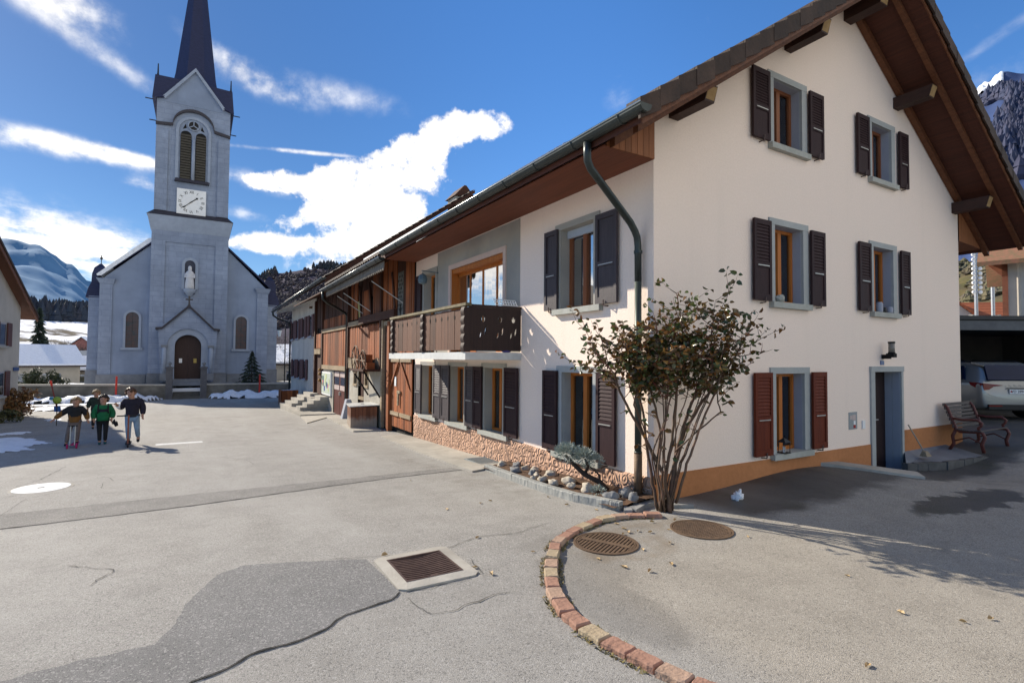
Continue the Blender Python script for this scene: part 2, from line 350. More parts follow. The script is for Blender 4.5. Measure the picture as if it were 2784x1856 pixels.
# asphalt: aggregate speckle, worn pale areas, stains, damp and mossy strip on the shaded side of the house
def asphalt(name, c1, c2, land=False):
    m = bpy.data.materials.new(name); m.use_nodes = True; nt = m.node_tree; n = nt.nodes; b = n['Principled BSDF']; ASPH_NT[0] = nt
    tc = n.new('ShaderNodeTexCoord'); v = tc.outputs['Object']
    big = nz(nt, v, .35, 5, None, .35, .7); mid = nz(nt, v, 2.2, 6, None, .3, .72)
    col = mixc(nt, mid, c2, c1)
    col = mixc(nt, mnode(nt, 'MULTIPLY', big, .35), col, tuple(x*1.22 for x in c1))
    vo = n.new('ShaderNodeTexVoronoi'); vo.inputs['Scale'].default_value = 95; lk(nt, v, vo.inputs['Vector'])
    sp = nz(nt, v, 160, 3, None, .38, .66)
    col = mixc(nt, .62, col, mixc(nt, sp, (.40,.39,.38), (1.5,1.47,1.42)), 'MULTIPLY')
    gr = mnode(nt, 'GREATER_THAN', sep(nt, vo.outputs['Color'])[0], .88)
    col = mixc(nt, mnode(nt, 'MULTIPLY', gr, .35), col, (.52,.50,.47))
    dk = mnode(nt, 'GREATER_THAN', sep(nt, vo.outputs['Color'])[1], .9)
    col = mixc(nt, mnode(nt, 'MULTIPLY', dk, .4), col, (.06,.06,.06))
    cr = n.new('ShaderNodeTexVoronoi'); cr.feature = 'DISTANCE_TO_EDGE'; cr.inputs['Scale'].default_value = .8
    wob = n.new('ShaderNodeVectorMath'); wob.operation = 'MULTIPLY_ADD'; wob.inputs[1].default_value = (.5,.5,0)
    wn = n.new('ShaderNodeTexNoise'); wn.inputs['Scale'].default_value = 2.5; wn.inputs['Detail'].default_value = 6
    lk(nt, v, wn.inputs['Vector']); lk(nt, wn.outputs['Color'], wob.inputs[0]); lk(nt, v, wob.inputs[2]); lk(nt, wob.outputs[0], cr.inputs['Vector'])
    ck = mnode(nt, 'MULTIPLY', maprange(nt, cr.outputs['Distance'], .0, .010, 1, 0), nz(nt, v, .6, 3, None, .60, .72))
    col = mixc(nt, mnode(nt, 'MULTIPLY', ck, .55), col, (.05,.048,.045))
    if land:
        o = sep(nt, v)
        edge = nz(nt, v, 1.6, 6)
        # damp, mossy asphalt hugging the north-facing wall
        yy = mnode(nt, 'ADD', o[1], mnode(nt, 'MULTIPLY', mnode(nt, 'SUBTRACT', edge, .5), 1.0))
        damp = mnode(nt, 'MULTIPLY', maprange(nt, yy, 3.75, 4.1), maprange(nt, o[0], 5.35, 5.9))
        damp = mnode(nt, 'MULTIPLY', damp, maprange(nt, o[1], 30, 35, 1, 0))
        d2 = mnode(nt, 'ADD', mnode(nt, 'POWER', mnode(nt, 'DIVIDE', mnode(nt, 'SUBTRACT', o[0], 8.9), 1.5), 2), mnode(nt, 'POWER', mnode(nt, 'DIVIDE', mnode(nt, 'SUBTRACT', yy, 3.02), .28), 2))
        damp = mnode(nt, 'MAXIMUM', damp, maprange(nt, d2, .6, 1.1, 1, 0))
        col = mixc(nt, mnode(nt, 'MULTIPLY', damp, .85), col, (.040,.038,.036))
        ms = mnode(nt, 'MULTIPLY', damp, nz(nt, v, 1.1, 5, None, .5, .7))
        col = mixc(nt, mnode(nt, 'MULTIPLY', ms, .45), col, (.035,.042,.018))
        # oil and leaf stains in front of the flower bed
        st = mnode(nt, 'MULTIPLY', maprange(nt, o[0], 2.4, 4.3), mnode(nt, 'MULTIPLY', maprange(nt, o[1], 5, 6.5), maprange(nt, o[1], 9, 16, 1, 0)))
        col = mixc(nt, mnode(nt, 'MULTIPLY', mnode(nt, 'MULTIPLY', st, nz(nt, v, 2.6, 6, None, .42, .7)), .5), col, (.15,.13,.10))
        ys = mnode(nt, 'ADD', o[1], mnode(nt, 'MULTIPLY', edge, 3))
        # grime: dark rim inside the brick kerb, brown leaf stain round the covers, worn pale wheel tracks
        def ell(cx, cy, rx, ry_, a=.5, b=1.15):
            q = mnode(nt, 'ADD', mnode(nt, 'POWER', mnode(nt, 'DIVIDE', mnode(nt, 'SUBTRACT', o[0], cx), rx), 2), mnode(nt, 'POWER', mnode(nt, 'DIVIDE', mnode(nt, 'SUBTRACT', o[1], cy), ry_), 2))
            return maprange(nt, mnode(nt, 'ADD', q, mnode(nt, 'MULTIPLY', mnode(nt, 'SUBTRACT', edge, .5), 1.4)), a, b, 1, 0)
        gr1 = total_([ell(2.75,3.1,.32,.75), ell(3.0,3.75,.45,.5), ell(3.6,4.45,.9,.28)])
        col = mixc(nt, mnode(nt, 'MULTIPLY', mnode(nt, 'MINIMUM', gr1, 1.0), .30), col, (.12,.112,.10))
        gr2 = total_([ell(3.7,4.05,.62,.45), ell(4.1,4.35,.9,.35)])
        col = mixc(nt, mnode(nt, 'MULTIPLY', mnode(nt, 'MULTIPLY', mnode(nt, 'MINIMUM', gr2, 1.0), nz(nt, v, 3.5, 5, None, .35, .6)), .5), col, (.17,.125,.075))
        tr = mnode(nt, 'MULTIPLY', nz(nt, v, .5, 4, (1.6,.22,1), .45, .7), maprange(nt, o[1], 3, 6))
        col = mixc(nt, mnode(nt, 'MULTIPLY', tr, .30), col, (.46,.45,.42))
        spl = nz(nt, v, 1.3, 7, (1,1,1), .60, .70)
        col = mixc(nt, mnode(nt, 'MULTIPLY', spl, .30), col, (.15,.145,.135))
        wy = mnode(nt, 'MULTIPLY', maprange(nt, o[0], 2.5, 3.2), maprange(nt, o[1], 3.2, 4.6, 1, 0))
        col = mixc(nt, wy, col, mixc(nt, 1.0, col, (1.10,1.05,.97), 'MULTIPLY'))
        yard = mnode(nt, 'MAXIMUM', maprange(nt, ys, 49, 51), maprange(nt, mnode(nt, 'ADD', o[0], mnode(nt, 'MULTIPLY', edge, 3)), -9, -7.5, 1, 0))
        yard = mnode(nt, 'MAXIMUM', yard, mnode(nt, 'MULTIPLY', maprange(nt, o[0], 22, 24), maprange(nt, o[1], -1, 1)))
        sn = nz(nt, v, .06, 6, None, .42, .52)
        far = mixc(nt, sn, mixc(nt, nz(nt, v, .5, 5), (.10,.085,.04), (.17,.15,.07)), (.84,.86,.90))
        col = mixc(nt, yard, col, far)
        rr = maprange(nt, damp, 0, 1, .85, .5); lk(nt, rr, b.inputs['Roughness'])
    else: b.inputs['Roughness'].default_value = .85
    lk(nt, col, b.inputs['Base Color']); b.inputs['Specular IOR Level'].default_value = .25
    bp = n.new('ShaderNodeBump'); bp.inputs['Strength'].default_value = .5; bp.inputs['Distance'].default_value = .008
    hh = mnode(nt, 'ADD', sp, mnode(nt, 'MULTIPLY', vo.outputs['Distance'], -.7)); lk(nt, hh, bp.inputs['Height']); lk(nt, bp.outputs[0], b.inputs['Normal'])
    return m
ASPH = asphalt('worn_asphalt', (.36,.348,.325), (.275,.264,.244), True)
ASPHP = asphalt('newer_asphalt', (.235,.232,.228), (.175,.174,.172))
ASPHS = asphalt('trench_asphalt', (.27,.26,.245), (.18,.175,.165))
CRACKS = M('fine_crack', (.13,.125,.115), (.07,.068,.062), 6, .95)
CRACK = M('open_crack', (.035,.033,.03), (.02,.02,.02), 10, .95)
LINEW = M('worn_road_paint', (.70,.70,.69), (.45,.45,.44), 12, .8)
# ---------------------------------------------------------------- the gabled house on the right
XC, YC = 5.173, 5.078                       # its street corner
def FR(u, d, z): return (u, YC - d, z)      # gable wall (faces the yard)
def FL(u, d, z): return (XC - d, u, z)      # long wall (faces the street)
def sheet(mb, fm, us, zs, holes, top=None, zmin=None):
    # a wall sheet with rectangular holes; top(u) clips it under a roof line
    us = sorted(set([round(x, 4) for x in us] + [round(x, 4) for h in holes for x in h[:2]]))
    zs = sorted(set([round(x, 4) for x in zs] + [round(x, 4) for h in holes for x in h[2:]]))
    idx = {}
    def vi(u, z):
        k = (round(u, 4), round(z, 4))
        if k not in idx: idx[k] = len(mb.v); mb.v.append(fm(u, 0, z))
        return idx[k]
    for a, b in zip(us, us[1:]):
        lim = min(top(a), top(b)) if top else 1e9
        last = zs[0]
        for c, d in zip(zs, zs[1:]):
            if d > lim: break
            last = d
            if any(h[0] <= a + 1e-4 and b <= h[1] + 1e-4 and h[2] <= c + 1e-4 and d <= h[3] + 1e-4 for h in holes): continue
            mb.f.append([vi(a, c), vi(b, c), vi(b, d), vi(a, d)]); mb.m.append(0)
        if top: mb.f.append([vi(a, last), vi(b, last), vi(b, top(b)), vi(a, top(a))]); mb.m.append(0)
    return mb
def shutter(fm, u0, u1, z0, z1, mat, par, d0=.035, d1=.075, split=.56, lou=True):
    mb = MB(); w = .055; zm = z0 + (z1-z0)*(1-split)
    mb.fbox(fm, u0, u0+w, d0, d1, z0, z1); mb.fbox(fm, u1-w, u1, d0, d1, z0, z1)
    for a, b in ((z0, z0+.10), (zm-.04, zm+.04), (z1-.08, z1)): mb.fbox(fm, u0+w, u1-w, d0+.001, d1-.001, a, b)
    mb.fbox(fm, u0+w, u1-w, d0+.008, d1-.014, z0+.10, zm-.04)
    mb.fbox(fm, u0+w, u1-w, d0+.004, d0+.012, zm+.04, z1-.08)
    if lou:
        n = 11; h = (z1-.08-zm-.04)/n
        for i in range(n):
            a = zm+.04+i*h
            mb.hexa([fm(u0+w,d0+.028,a+.004),fm(u1-w,d0+.028,a+.004),fm(u1-w,d0+.013,a+h),fm(u0+w,d0+.013,a+h),
                     fm(u0+w,d0+.034,a+.012),fm(u1-w,d0+.034,a+.012),fm(u1-w,d0+.019,a+h+.006),fm(u0+w,d0+.019,a+h+.006)])
    o = mb.build('shutter', mat, par)
    f = MB(); f.fbox(fm, u0+w+.02, u1-w-.02, d1, d1+.008, zm-.02, zm-.005)  # pale bar painted as the highlight on the middle rail
    uh = u0 + (.06 if fm is FR else w)
    f.build('rail_highlight', METG, o)
    k = MB(); uk = u0+(u1-u0)*.55; k.tube([fm(uk, -.0, z0-.035), fm(uk, d1+.015, z0-.03), fm(uk, d1+.02, z0+.05)], .010, 6)
    k.build('shutter_stay', IRONG, o)
    return o
def window(house, fm, u0, u1, z0, z1, D=.17, fm_mat=FRAMEO, leaves=2, sur=.14, lin=.10, sill=None, shut=(), shmat=SHUT, curtain=None, stone=STONEG, blind=False, paneM=GLASS, lou=True, label=None, stonein=STONEB):
    fr = MB(); w = .055
    fr.fbox(fm, u0, u1, -D-.06, -D, z0, z0+w); fr.fbox(fm, u0, u1, -D-.06, -D, z1-w, z1)
    fr.fbox(fm, u0, u0+w, -D-.06, -D, z0+w, z1-w); fr.fbox(fm, u1-w, u1, -D-.06, -D, z0+w, z1-w)
    for k in range(1, leaves):
        uc = u0 + (u1-u0)*k/leaves
        fr.fbox(fm, uc-.045, uc+.045, -D-.058, -D+.012, z0+w, z1-w)
    wd = fr.build('window', fm_mat, house)
    if label: wd['label'] = label
    for k in range(leaves):
        a = u0+(u1-u0)*k/leaves; b = u0+(u1-u0)*(k+1)/leaves
        pm = MB(); pm.fbox(fm, a+.045, b-.045, -D-.040, -D-.034, z0+w, z1-w); pm.build('pane', paneM, wd)
        if curtain:
            cm = MB(); kind, ff = curtain; zb = z0 + (z1-z0)*(1-ff)
            aa, bb = a+.02, b-.02; n = 28
            def cf(s, t):
                u = aa+(bb-aa)*s; sc = .03*abs(math.sin(s*math.pi*4)) if kind == 'lace' else 0
                zz = z1-.03-(z1-.03-zb+sc*(1-0))*t
                return fm(u, -D-.13-.018*math.sin(s*46), zz)
            cm.grid(cf, n, 4); cm.build('curtain', LACE if kind == 'lace' else CURT, wd, smooth=True, flip=False)
    sm = MB()
    if sur:
        sm.fbox(fm, u0-sur, u0, -D-.02, .018, z0, z1); sm.fbox(fm, u1, u1+sur, -D-.02, .018, z0, z1)
        sm.fbox(fm, u0-sur-.005, u1+sur+.005, -D-.02, .022, z1, z1+lin)
        sm.build('window_surround', stone, wd)
        lm = MB(); e = .004
        for a, b in ((u0-.0, u0+e), (u1-e, u1)): lm.fbox(fm, a, b, -D, -.03, z0, z1-e)
        lm.fbox(fm, u0, u1, -D, -.03, z1-e, z1); lm.build('reveal', stonein, wd)
    if sill:
        s2 = MB(); s2.fbox(fm, sill[0], sill[1], -D-.02, .085, z0-.09, z0); s2.build('sill', SILL, wd)
    for a, b, *c in shut: shutter(fm, a, b, z0+.0, z1+.02, c[0] if c else shmat, wd, lou=lou)
    if blind:
        bm = MB(); bm.fbox(fm, u0+.01, u1-.01, -D, -D+.05, z1-.13, z1-.005); bm.build('roller_blind', PALEB, wd)
    return wd
PALEB = M('blind_aluminium', (.40,.43,.48), (.36,.39,.44), 5, .5)
H = thing('gabled_house', 'cream stucco gabled house with dark shutters, brown roof and a carved wooden balcony', 'house', (XC, YC, 0))
XR = 14.56; RX = 10.05; RZ = 8.38; SL = .668
def under(x): return RZ - SL*abs(x-RX)
def holeR(u0, u1, z0, z1): return (u0-.14, u1+.14, z0-.045, z1+.10)
colA, colB = (7.80, 8.57), (10.835, 11.575)
winsR = [(*colA, .40, 1.645), (*colA, 2.77, 4.0), (*colA, 5.285, 6.36), (*colB, 2.77, 4.0), (*colB, 5.285, 6.36)]
DOOR = (10.80, 11.80, -.30, 1.655)
mb = MB()
sheet(mb, FR, [XC, 5.6, RX, XR], [-.6, .332, 5.0], [holeR(*w) for w in winsR] + [(DOOR[0]-.14, DOOR[1]+.08, -.6, 1.755)], top=lambda x: under(x)-.02)
mb.build('wall', STUCCO, H)
winsL = [(12.72, 13.45, .36, 1.655), (10.86, 11.60, .36, 1.655), (9.10, 9.86, .36, 1.655), (6.32, 7.12, .33, 1.635), (6.31, 7.17, 2.67, 3.995)]
BW = (9.10, 11.65, 1.98, 3.965); BD = (12.62, 13.42, 1.97, 4.06)
mb = MB()
sheet(mb, FL, [YC, 14.05], [-.6, .30, 4.52, 5.1], [(a-.14, b+.14, c-.045, d+.10) for a, b, c, d in winsL] + [BW, (BD[0]-.12, BD[1]+.12, BD[2], BD[3]+.12)])
mb.build('wall', STUCCO, H)
mb = MB()      # closed back, so that the rooms are dark
mb.face([(XR,YC,-.6),(XR,13.9,-.6),(XR,13.9,5.34),(XR,YC,5.34)]); mb.face([(XC,14.05,-.6),(XR,14.05,-.6),(XR,14.05,5.3),(RX,14.05,8.3),(XC,14.05,5.1)])
mb.build('wall', STUCCO, H, flip=False)
mb = MB()
mb.face([(XC+.75,YC+.75,-.6),(XR-.1,YC+.75,-.6),(XR-.1,YC+.75,5.3),(RX,YC+.75,7.9),(XC+.75,YC+.75,5.3)]); mb.face([(XC+.75,YC+.75,-.6),(XC+.75,14,-.6),(XC+.75,14,5.2),(XC+.75,YC+.75,5.2)])
mb.build('inner_partition', DARK, H, flip=False)
# plinths
mb = MB(); mb.fbox(FR, XC-.004, DOOR[0]-.145, -.02, .012, -.5, .33); mb.fbox(FR, DOOR[1]+.085, XR, -.02, .012, -.5, .51); mb.build('plinth', OCHRE, H)
mb = MB()
def pf(s, t):
    y = YC+.01+(14.03-YC)*s; z = -.55+t*(.30+.55) + (-.03*math.sin(s*9) if t > .9 else 0)
    q = noise.noise(Vector((y*5, z*5, 3)))*.012 + noise.noise(Vector((y*11, z*9, 8)))*.009
    return (XC-.03-q if t < .999 else XC+.002, y, z)
mb.grid(pf, 300, 34); mb.build('plinth', PINKP, H, smooth=True)
# windows of the gable wall
lacehi = ('lace', .48)
for i, w in enumerate(winsR):
    a = w[0] < 9
    c = [('drape', 1.0), ('drape', 1.0), ('lace', .5), ('lace', .55), ('lace', .62)][i]
    sA = ((7.21, 7.635), (8.725, 9.13)) if a else ((10.235, 10.645), (11.79, 12.15))
    window(H, FR, *w, sill=(7.66, 8.72) if a else (10.70, 11.72), shut=sA, shmat=SHUTR if i == 0 else SHUT, curtain=c if i else None, fm_mat=FRAMEB if i in (2, 4) else FRAMEO,
           label='ground floor window between red-brown shutters' if i == 0 else None)
# windows of the street wall; bounced light painted into their beige reveals
window(H, FL, *winsL[0], sill=(12.36, 13.55), shut=((12.10, 12.56), (13.43, 13.88)), shmat=SHUTG, stone=STUCCO_GREY, stonein=STUCCO_GREY)
window(H, FL, *winsL[1], sill=(10.56, 11.78), shut=((10.31, 10.70), (11.58, 12.05)), shmat=SHUTG, stone=STUCCO_GREY, stonein=STUCCO_GREY)
window(H, FL, *winsL[2], sill=(8.82, 10.04), shut=((8.46, 8.95), (9.91, 10.29)), shmat=SHUT, stone=STUCCO_GREY, stonein=STUCCO_GREY)
window(H, FL, *winsL[3], sill=(6.12, 7.33), shut=((5.77, 6.18), (7.20, 7.61)), shmat=SHUT, stone=STONEG, stonein=STONEG)
window(H, FL, *winsL[4], sill=(6.10, 7.32), shut=((5.73, 6.20), (7.20, 7.57)), shmat=SHUTG, stone=STUCCO_GREY, stonein=STUCCO_GREY, fm_mat=FRAMEB, blind=True, lou=False, paneM=GLASSB)
# grey plaster field and the wide window behind the balcony
mb = MB(); sheet(mb, lambda u, d, z: FL(u, .004, z), [8.48, 12.5], [1.97, 4.50], [(8.99, 11.76, 1.97, 4.07)]); mb.build('plaster_field', STUCCO_GREY, H)
bw = MB(); D = .18
a, b, c, d = BW
for p, q in ((a, a+.045), (b-.045, b)): bw.fbox(FL, p, q, -D-.06, -D, c, d-.11)
bw.fbox(FL, a, b, -D-.06, -D, d-.17, d-.11); bw.fbox(FL, a, b, -D-.06, -D, c, c+.08); bw.fbox(FL, a, b, -D, -.02, d-.11, d-.005)
mul = [a + (b-a)*k/4 for k in range(1, 4)]
for m_ in mul: bw.fbox(FL, m_-.032, m_+.032, -D-.055, -D-.012, c+.08, d-.17)
wd = bw.build('window', FRAMEO, H); wd['label'] = 'wide four-light window reflecting sky and mountains above the balcony'
for k in range(4):
    p, q = a+(b-a)*k/4, a+(b-a)*(k+1)/4
    pm = MB(); pm.fbox(FL, p+.03, q-.03, -D-.03, -D-.023, c+.08, d-.17); pm.build('pane', GLASSB, wd)
mb = MB(); mb.fbox(FL, a-.11, a, -.01, .03, c, d+.11); mb.fbox(FL, b, b+.11, -.01, .03, c, d+.11); mb.fbox(FL, a, b, -.01, .03, d, d+.11); mb.build('window_surround', M('pink_surround', (.66,.50,.42), (.6,.45,.38), 6, .85), wd)
for p, q in ((b-.012, b), (a, a+.012)): mb = MB(); mb.fbox(FL, p, q, -D, -.01, c, d); mb.build('reveal', FRAMEO, wd)
wb = window(H, FL, *BD, D=.2, leaves=1, sur=.12, lin=.12, shut=((13.50, 13.95),), stone=STUCCO_GREY, stonein=STUCCO_GREY, lou=False)
mb = MB(); mb.tube([FL(12.45, 0, 4.0), FL(12.45, .45, 4.02)], .012, 6); mb.lathe([(.02,0),(.10,.03),(.12,.12),(.09,.22),(.03,.26)], FL(12.45, .42, 3.68), 10)
mb.build('hanging_lantern', M('blue_enamel', (.13,.19,.22), (.08,.12,.15), 6, .4), H)
# front door, deep in its stone frame
a, b, c, d = DOOR
dm = MB(); dm.fbox(FR, a, b, -.34, -.27, c, d); dd = dm.build('door', M('dark_front_door', (.035,.018,.015), (.022,.012,.011), 3, .5, .1, 20, (6,6,.6)), H)
mb = MB(); mb.tube([FR(b-.40, -.27, .72), FR(b-.40, -.21, .72), FR(b-.50, -.21, .72)], .012, 6); mb.build('handle', METG, dd)
mb = MB(); mb.fbox(FR, a-.14, a, -.48, .03, c-.3, d); mb.fbox(FR, b, b+.08, -.48, .03, c-.3, d); mb.fbox(FR, a-.15, b+.09, -.3, .04, d, d+.10); mb.build('door_frame', STONEG, H)
mb = MB(); mb.fbox(FR, b-.012, b-.002, -.265, -.14, c-.3, d-.002); mb.fbox(FR, b-.008, b-.001, -.13, -.0, c-.3, d-.002); mb.build('door_reveal', STONEB, H)
mb = MB(); mb.fbox(FR, a-.3, b+.3, -.5, .3, c-.1, c); mb.build('doorstep', CONCD, H)
# lamp, number plate, meter box, bell
lp = MB(); lp.fbox(FR, 11.10, 11.19, 0, .13, 1.90, 1.98); lp.fbox(FR, 11.05, 11.17, .10, .23, 1.925, 2.0); lp.lathe([(.06,2.0),(.06,2.02)], FR(11.11,.17,0), 12); lp.lathe([(.058,2.19),(.058,2.22)], FR(11.11,.17,0), 12)
lo = lp.build('wall_lamp', BLACK, H)
g = MB(); g.lathe([(.052,2.02),(.052,2.19)], FR(11.11,.17,0), 12); g.build('lamp_glass', M('smoked_lamp_glass', (.22,.20,.17), (.18,.16,.14), 3, .2), lo, smooth=True)
mb = MB(); mb.fbox(FR, 11.05, 11.18, .0, .012, 1.785, 1.865); pl = mb.build('number_plate', M('blue_enamel_plate', (.02,.07,.24), (.018,.06,.21), 5, .3), H)
mb = MB()
mb.fbox(FR, 9.92, 10.20, .0, .006, .64, .945)
bx = mb.build('meter_box', M('grey_meter_box', (.30,.32,.33), (.26,.28,.29), 6, .5, metal=.3), H)
mb = MB(); mb.fbox(FR, 9.955, 10.03, .006, .009, .82, .885); mb.fbox(FR, 10.035, 10.15, .006, .009, .80, .895); mb.build('sticker', PALEP, bx)
mb = MB(); mb.fbox(FR, 10.075, 10.135, .006, .010, .72, .79); mb.build('sticker', WHITE, bx)
mb = MB(); mb.fbox(FR, 10.07, 10.14, .006, .009, .66, .715); mb.build('sticker', M('red_sticker', (.35,.03,.03)), bx)
mb = MB(); mb.fbox(FR, 10.36, 10.45, .0, .02, .63, .78); mb.build('door_bell', WHITE, H)
# ---------------- roof
RF = MB()
Y0, Y1 = 4.10, 13.3
def slab(mb, xa, xb, ya, yb, lo, hi, f=under, m=0):
    mb.hexa([(xa,ya,f(xa)+lo),(xb,ya,f(xb)+lo),(xb,yb,f(xb)+lo),(xa,yb,f(xa)+lo),(xa,ya,f(xa)+hi),(xb,ya,f(xb)+hi),(xb,yb,f(xb)+hi),(xa,yb,f(xa)+hi)], m)
XL, XE = 4.02, 15.97
slab(RF, XL, RX, Y0+.03, Y1, .03, .17); slab(RF, RX, XE, Y0+.03, Y1+1, .03, .17)
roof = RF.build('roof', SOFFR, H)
def tiles(f, xa, xb, ya, yb, base, course=.34, parent=None, wave=.245, mat=TILE, name='roof_tiles'):
    mb = MB(); L = abs(xb-xa)*math.hypot(1, SL); nc = max(1, int(L/course)); ny = max(4, int((yb-ya)/(wave/4)))
    for i in range(nc):
        x0, x1 = xa+(xb-xa)*i/nc, xa+(xb-xa)*(i+1.12)/nc
        k0 = len(mb.v)
        for t in (0, 0.02, 1):
            for j in range(ny+1):
                y = ya+(yb-ya)*j/ny
                h = .022*math.sin(2*math.pi*(y-ya)/wave) + .006*noise.noise(Vector((y*2, i*3.1, 0)))
                x = x0+(x1-x0)*max(t, .0)
                z = f(x)+base+h+(.05*(1-t) if t > 0 else -.0)
                mb.v.append((x, y, z))
        for t in range(2):
            for j in range(ny):
                p = k0+t*(ny+1)+j
                mb.f.append([p, p+1, p+ny+2, p+ny+1]); mb.m.append(0)
    return mb.build(name, mat, parent, smooth=False, flip=False)
tiles(under, XL-.06, RX, Y0, Y1, .19, parent=roof); tiles(under, XE+.06, RX, Y0, Y1+1, .19, parent=roof)
for xa, xb in ((XL-.08, RX), (XE+.08, RX)):           # verge tiles, stepped
    mb = MB(); n = 21
    for i in range(n):
        x0, x1 = xa+(xb-xa)*i/n, xa+(xb-xa)*(i+1.05)/n
        j = rnd.uniform(-.006, .006)
        for y0, y1, lo, hi in ((Y0-.045, Y0-.015, .06, .29), (Y0-.015, Y0+.17, .24, .29)):
            mb.hexa([(x0,y0+j,under(x0)+lo+.03),(x1,y0+j,under(x1)+lo-.01),(x1,y1,under(x1)+lo-.01),(x0,y1,under(x0)+lo+.03),
                     (x0,y0+j,under(x0)+hi+.03),(x1,y0+j,under(x1)+hi-.01),(x1,y1,under(x1)+hi-.01),(x0,y1,under(x0)+hi+.03)])
    mb.build('verge_tiles', TILE, roof)
mb = MB(); mb.tube([(RX, Y0-.03, RZ+.27), (RX, 13.3, RZ+.27)], .12, 10); mb.build('ridge_tiles', TILE, roof)
for xa, xb in ((XL, RX-.01), (RX+.01, XE-.03)):
    mb = MB(); slab(mb, xa, xb, Y0+.005, Y0+.028, .01, .12); mb.build('barge_board', BEAM, roof)
    mb = MB(); slab(mb, xa+.2 if xa < 9 else xa, xb, 4.38, 4.46, -.06, .025); mb.build('rafter', BEAM, roof)
    mb = MB(); slab(mb, max(xa, 4.4), xb, 4.97, 5.066, -.10, .025); mb.build('rafter', BEAM, roof)
for x0, x1, z0, z1 in ((5.46, 5.64, 5.15, 5.34), (8.12, 8.30, 6.91, 7.12), (9.93, 10.17, 8.01, 8.30), (11.70, 11.90, 6.836, 7.05), (14.25, 14.45, 5.13, 5.36)):
    mb = MB(); mb.hexa([(x0,4.48,z0),(x1,4.48,z0),(x1,5.5,z0),(x0,5.5,z0),(x0,4.42,z1),(x1,4.42,z1),(x1,5.5,z1),(x0,5.5,z1)])
    p = mb.build('purlin', BEAMD, roof)
    mb = MB(); mb.hexa([(x0+.012,4.474,z0+.02),(x1-.012,4.474,z0+.02),(x1-.012,4.49,z0+.02),(x0+.012,4.49,z0+.02),(x0+.012,4.416,z1-.02),(x1-.012,4.416,z1-.02),(x1-.012,4.44,z1-.02),(x0+.012,4.44,z1-.02)])
    mb.build('end_grain', ENDG, p)
# boxed eaves on the street side
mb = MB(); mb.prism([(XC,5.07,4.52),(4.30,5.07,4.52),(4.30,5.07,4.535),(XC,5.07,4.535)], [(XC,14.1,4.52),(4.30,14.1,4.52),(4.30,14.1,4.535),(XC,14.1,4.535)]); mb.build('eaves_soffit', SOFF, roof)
mb = MB()
for i in range(8):
    x0 = XC-.002-(XC-4.34)*i/8; x1 = XC-.002-(XC-4.34)*(i+1)/8+.006
    mb.prism([(x0,5.058,4.522),(x1,5.058,4.522),(x1,5.058,min(under(x1)-.0,5.12)),(x0,5.058,min(under(x0),5.12))], [(x0,5.078,4.522),(x1,5.078,4.522),(x1,5.078,under(x1)),(x0,5.078,under(x0))])
mb.build('eaves_end_boards', BOARDO, roof)
mb = MB(); mb.face([(XR,5.06,4.55),(15.8,5.06,4.50),(XR,5.06,5.35)]); mb.face([(XR,5.06,4.55),(15.8,5.06,4.5),(15.8,9,4.5),(XR,9,4.55)]); mb.build('eaves_end_boards', BOARDO, roof, flip=False)
# gutter and down-pipe
def halfpipe(mb, c0, c1, r, n=8, m=0, t=.006):
    rows = []
    for k in range(n+1):
        a = math.pi + math.pi*k/n; rows.append((math.cos(a)*r, math.sin(a)*r))
    for k in range(n, -1, -1):
        a = math.pi + math.pi*k/n; rows.append((math.cos(a)*(r-t), math.sin(a)*(r-t)))
    mb.prism([(c0[0]+u, c0[1], c0[2]+v) for u, v in rows], [(c1[0]+u, c1[1], c1[2]+v) for u, v in rows], m)
def gutter(par, x, y0, y1, z, r=.085, name='gutter', z1=None):
    z1 = z if z1 is None else z1
    mb = MB(); halfpipe(mb, (x, y0, z), (x, y1, z1), r)
    for yy in (y0, y1): mb.extr([(r*math.cos(math.pi+math.pi*k/8), r*math.sin(math.pi+math.pi*k/8)) for k in range(9)], lambda u, v, w: (x+u, yy+w, (z if yy == y0 else z1)+v), -.004, .004)
    g_ = mb.build(name, GUT, par)
    mb = MB(); mb.tube([(x-r, y0, z+.004), (x-r, y1, z1+.004)], .011, 8); mb.build('gutter_lip', GUTL, g_, smooth=True)
    mb = MB(); n = int((y1-y0)/.85)
    for i in range(n+1):
        y = y0+.35+i*.85
        if y > y1: break
        mb.tube([(x-(r+.004)*math.cos(q), y, z+(z1-z)*(y-y0)/(y1-y0)-(r+.004)*math.sin(q)) for q in [k*math.pi/7 for k in range(8)]], .008, 5)
    mb.build('gutter_bracket', GUT, g_)
    return g_
gutter(H, 3.965, 4.0, 13.25, 4.53)
pp = MB(); pth = [(3.965,4.97,4.47),(3.965,4.97,4.32),(3.98,4.985,4.24),(4.04,5.0,4.16),(4.16,5.03,4.09)]
pth += [(4.16+(4.90-4.16)*t, 5.03+(5.23-5.03)*t, 4.09-.0-(.42)*t) for t in (.33,.66,1)] + [(5.0,5.255,3.58),(5.055,5.265,3.50),(5.075,5.27,3.38)]
pth += [(5.078,5.27,2.9)]
pp.tube(pth, .048, 12); dp = pp.build('downpipe', GUT, H, smooth=True)
pp = MB(); pp.tube([(5.078,5.27,2.9),(5.078,5.27,.62)], .047, 12); pp.tube([(5.078,5.27,.63),(5.078,5.27,.60)], .055, 12); pp.build('downpipe_shaft', PIPEG, dp, smooth=True)
pp = MB(); pp.tube([(5.078,5.27,.62),(5.078,5.27,-.05)], .055, 12); pp.build('downpipe_foot', IRON, dp, smooth=True)
pp = MB()
for z in (3.30, 1.9): pp.tube([(5.078,5.27,z-.02),(5.078,5.27,z+.02)], .058, 12)
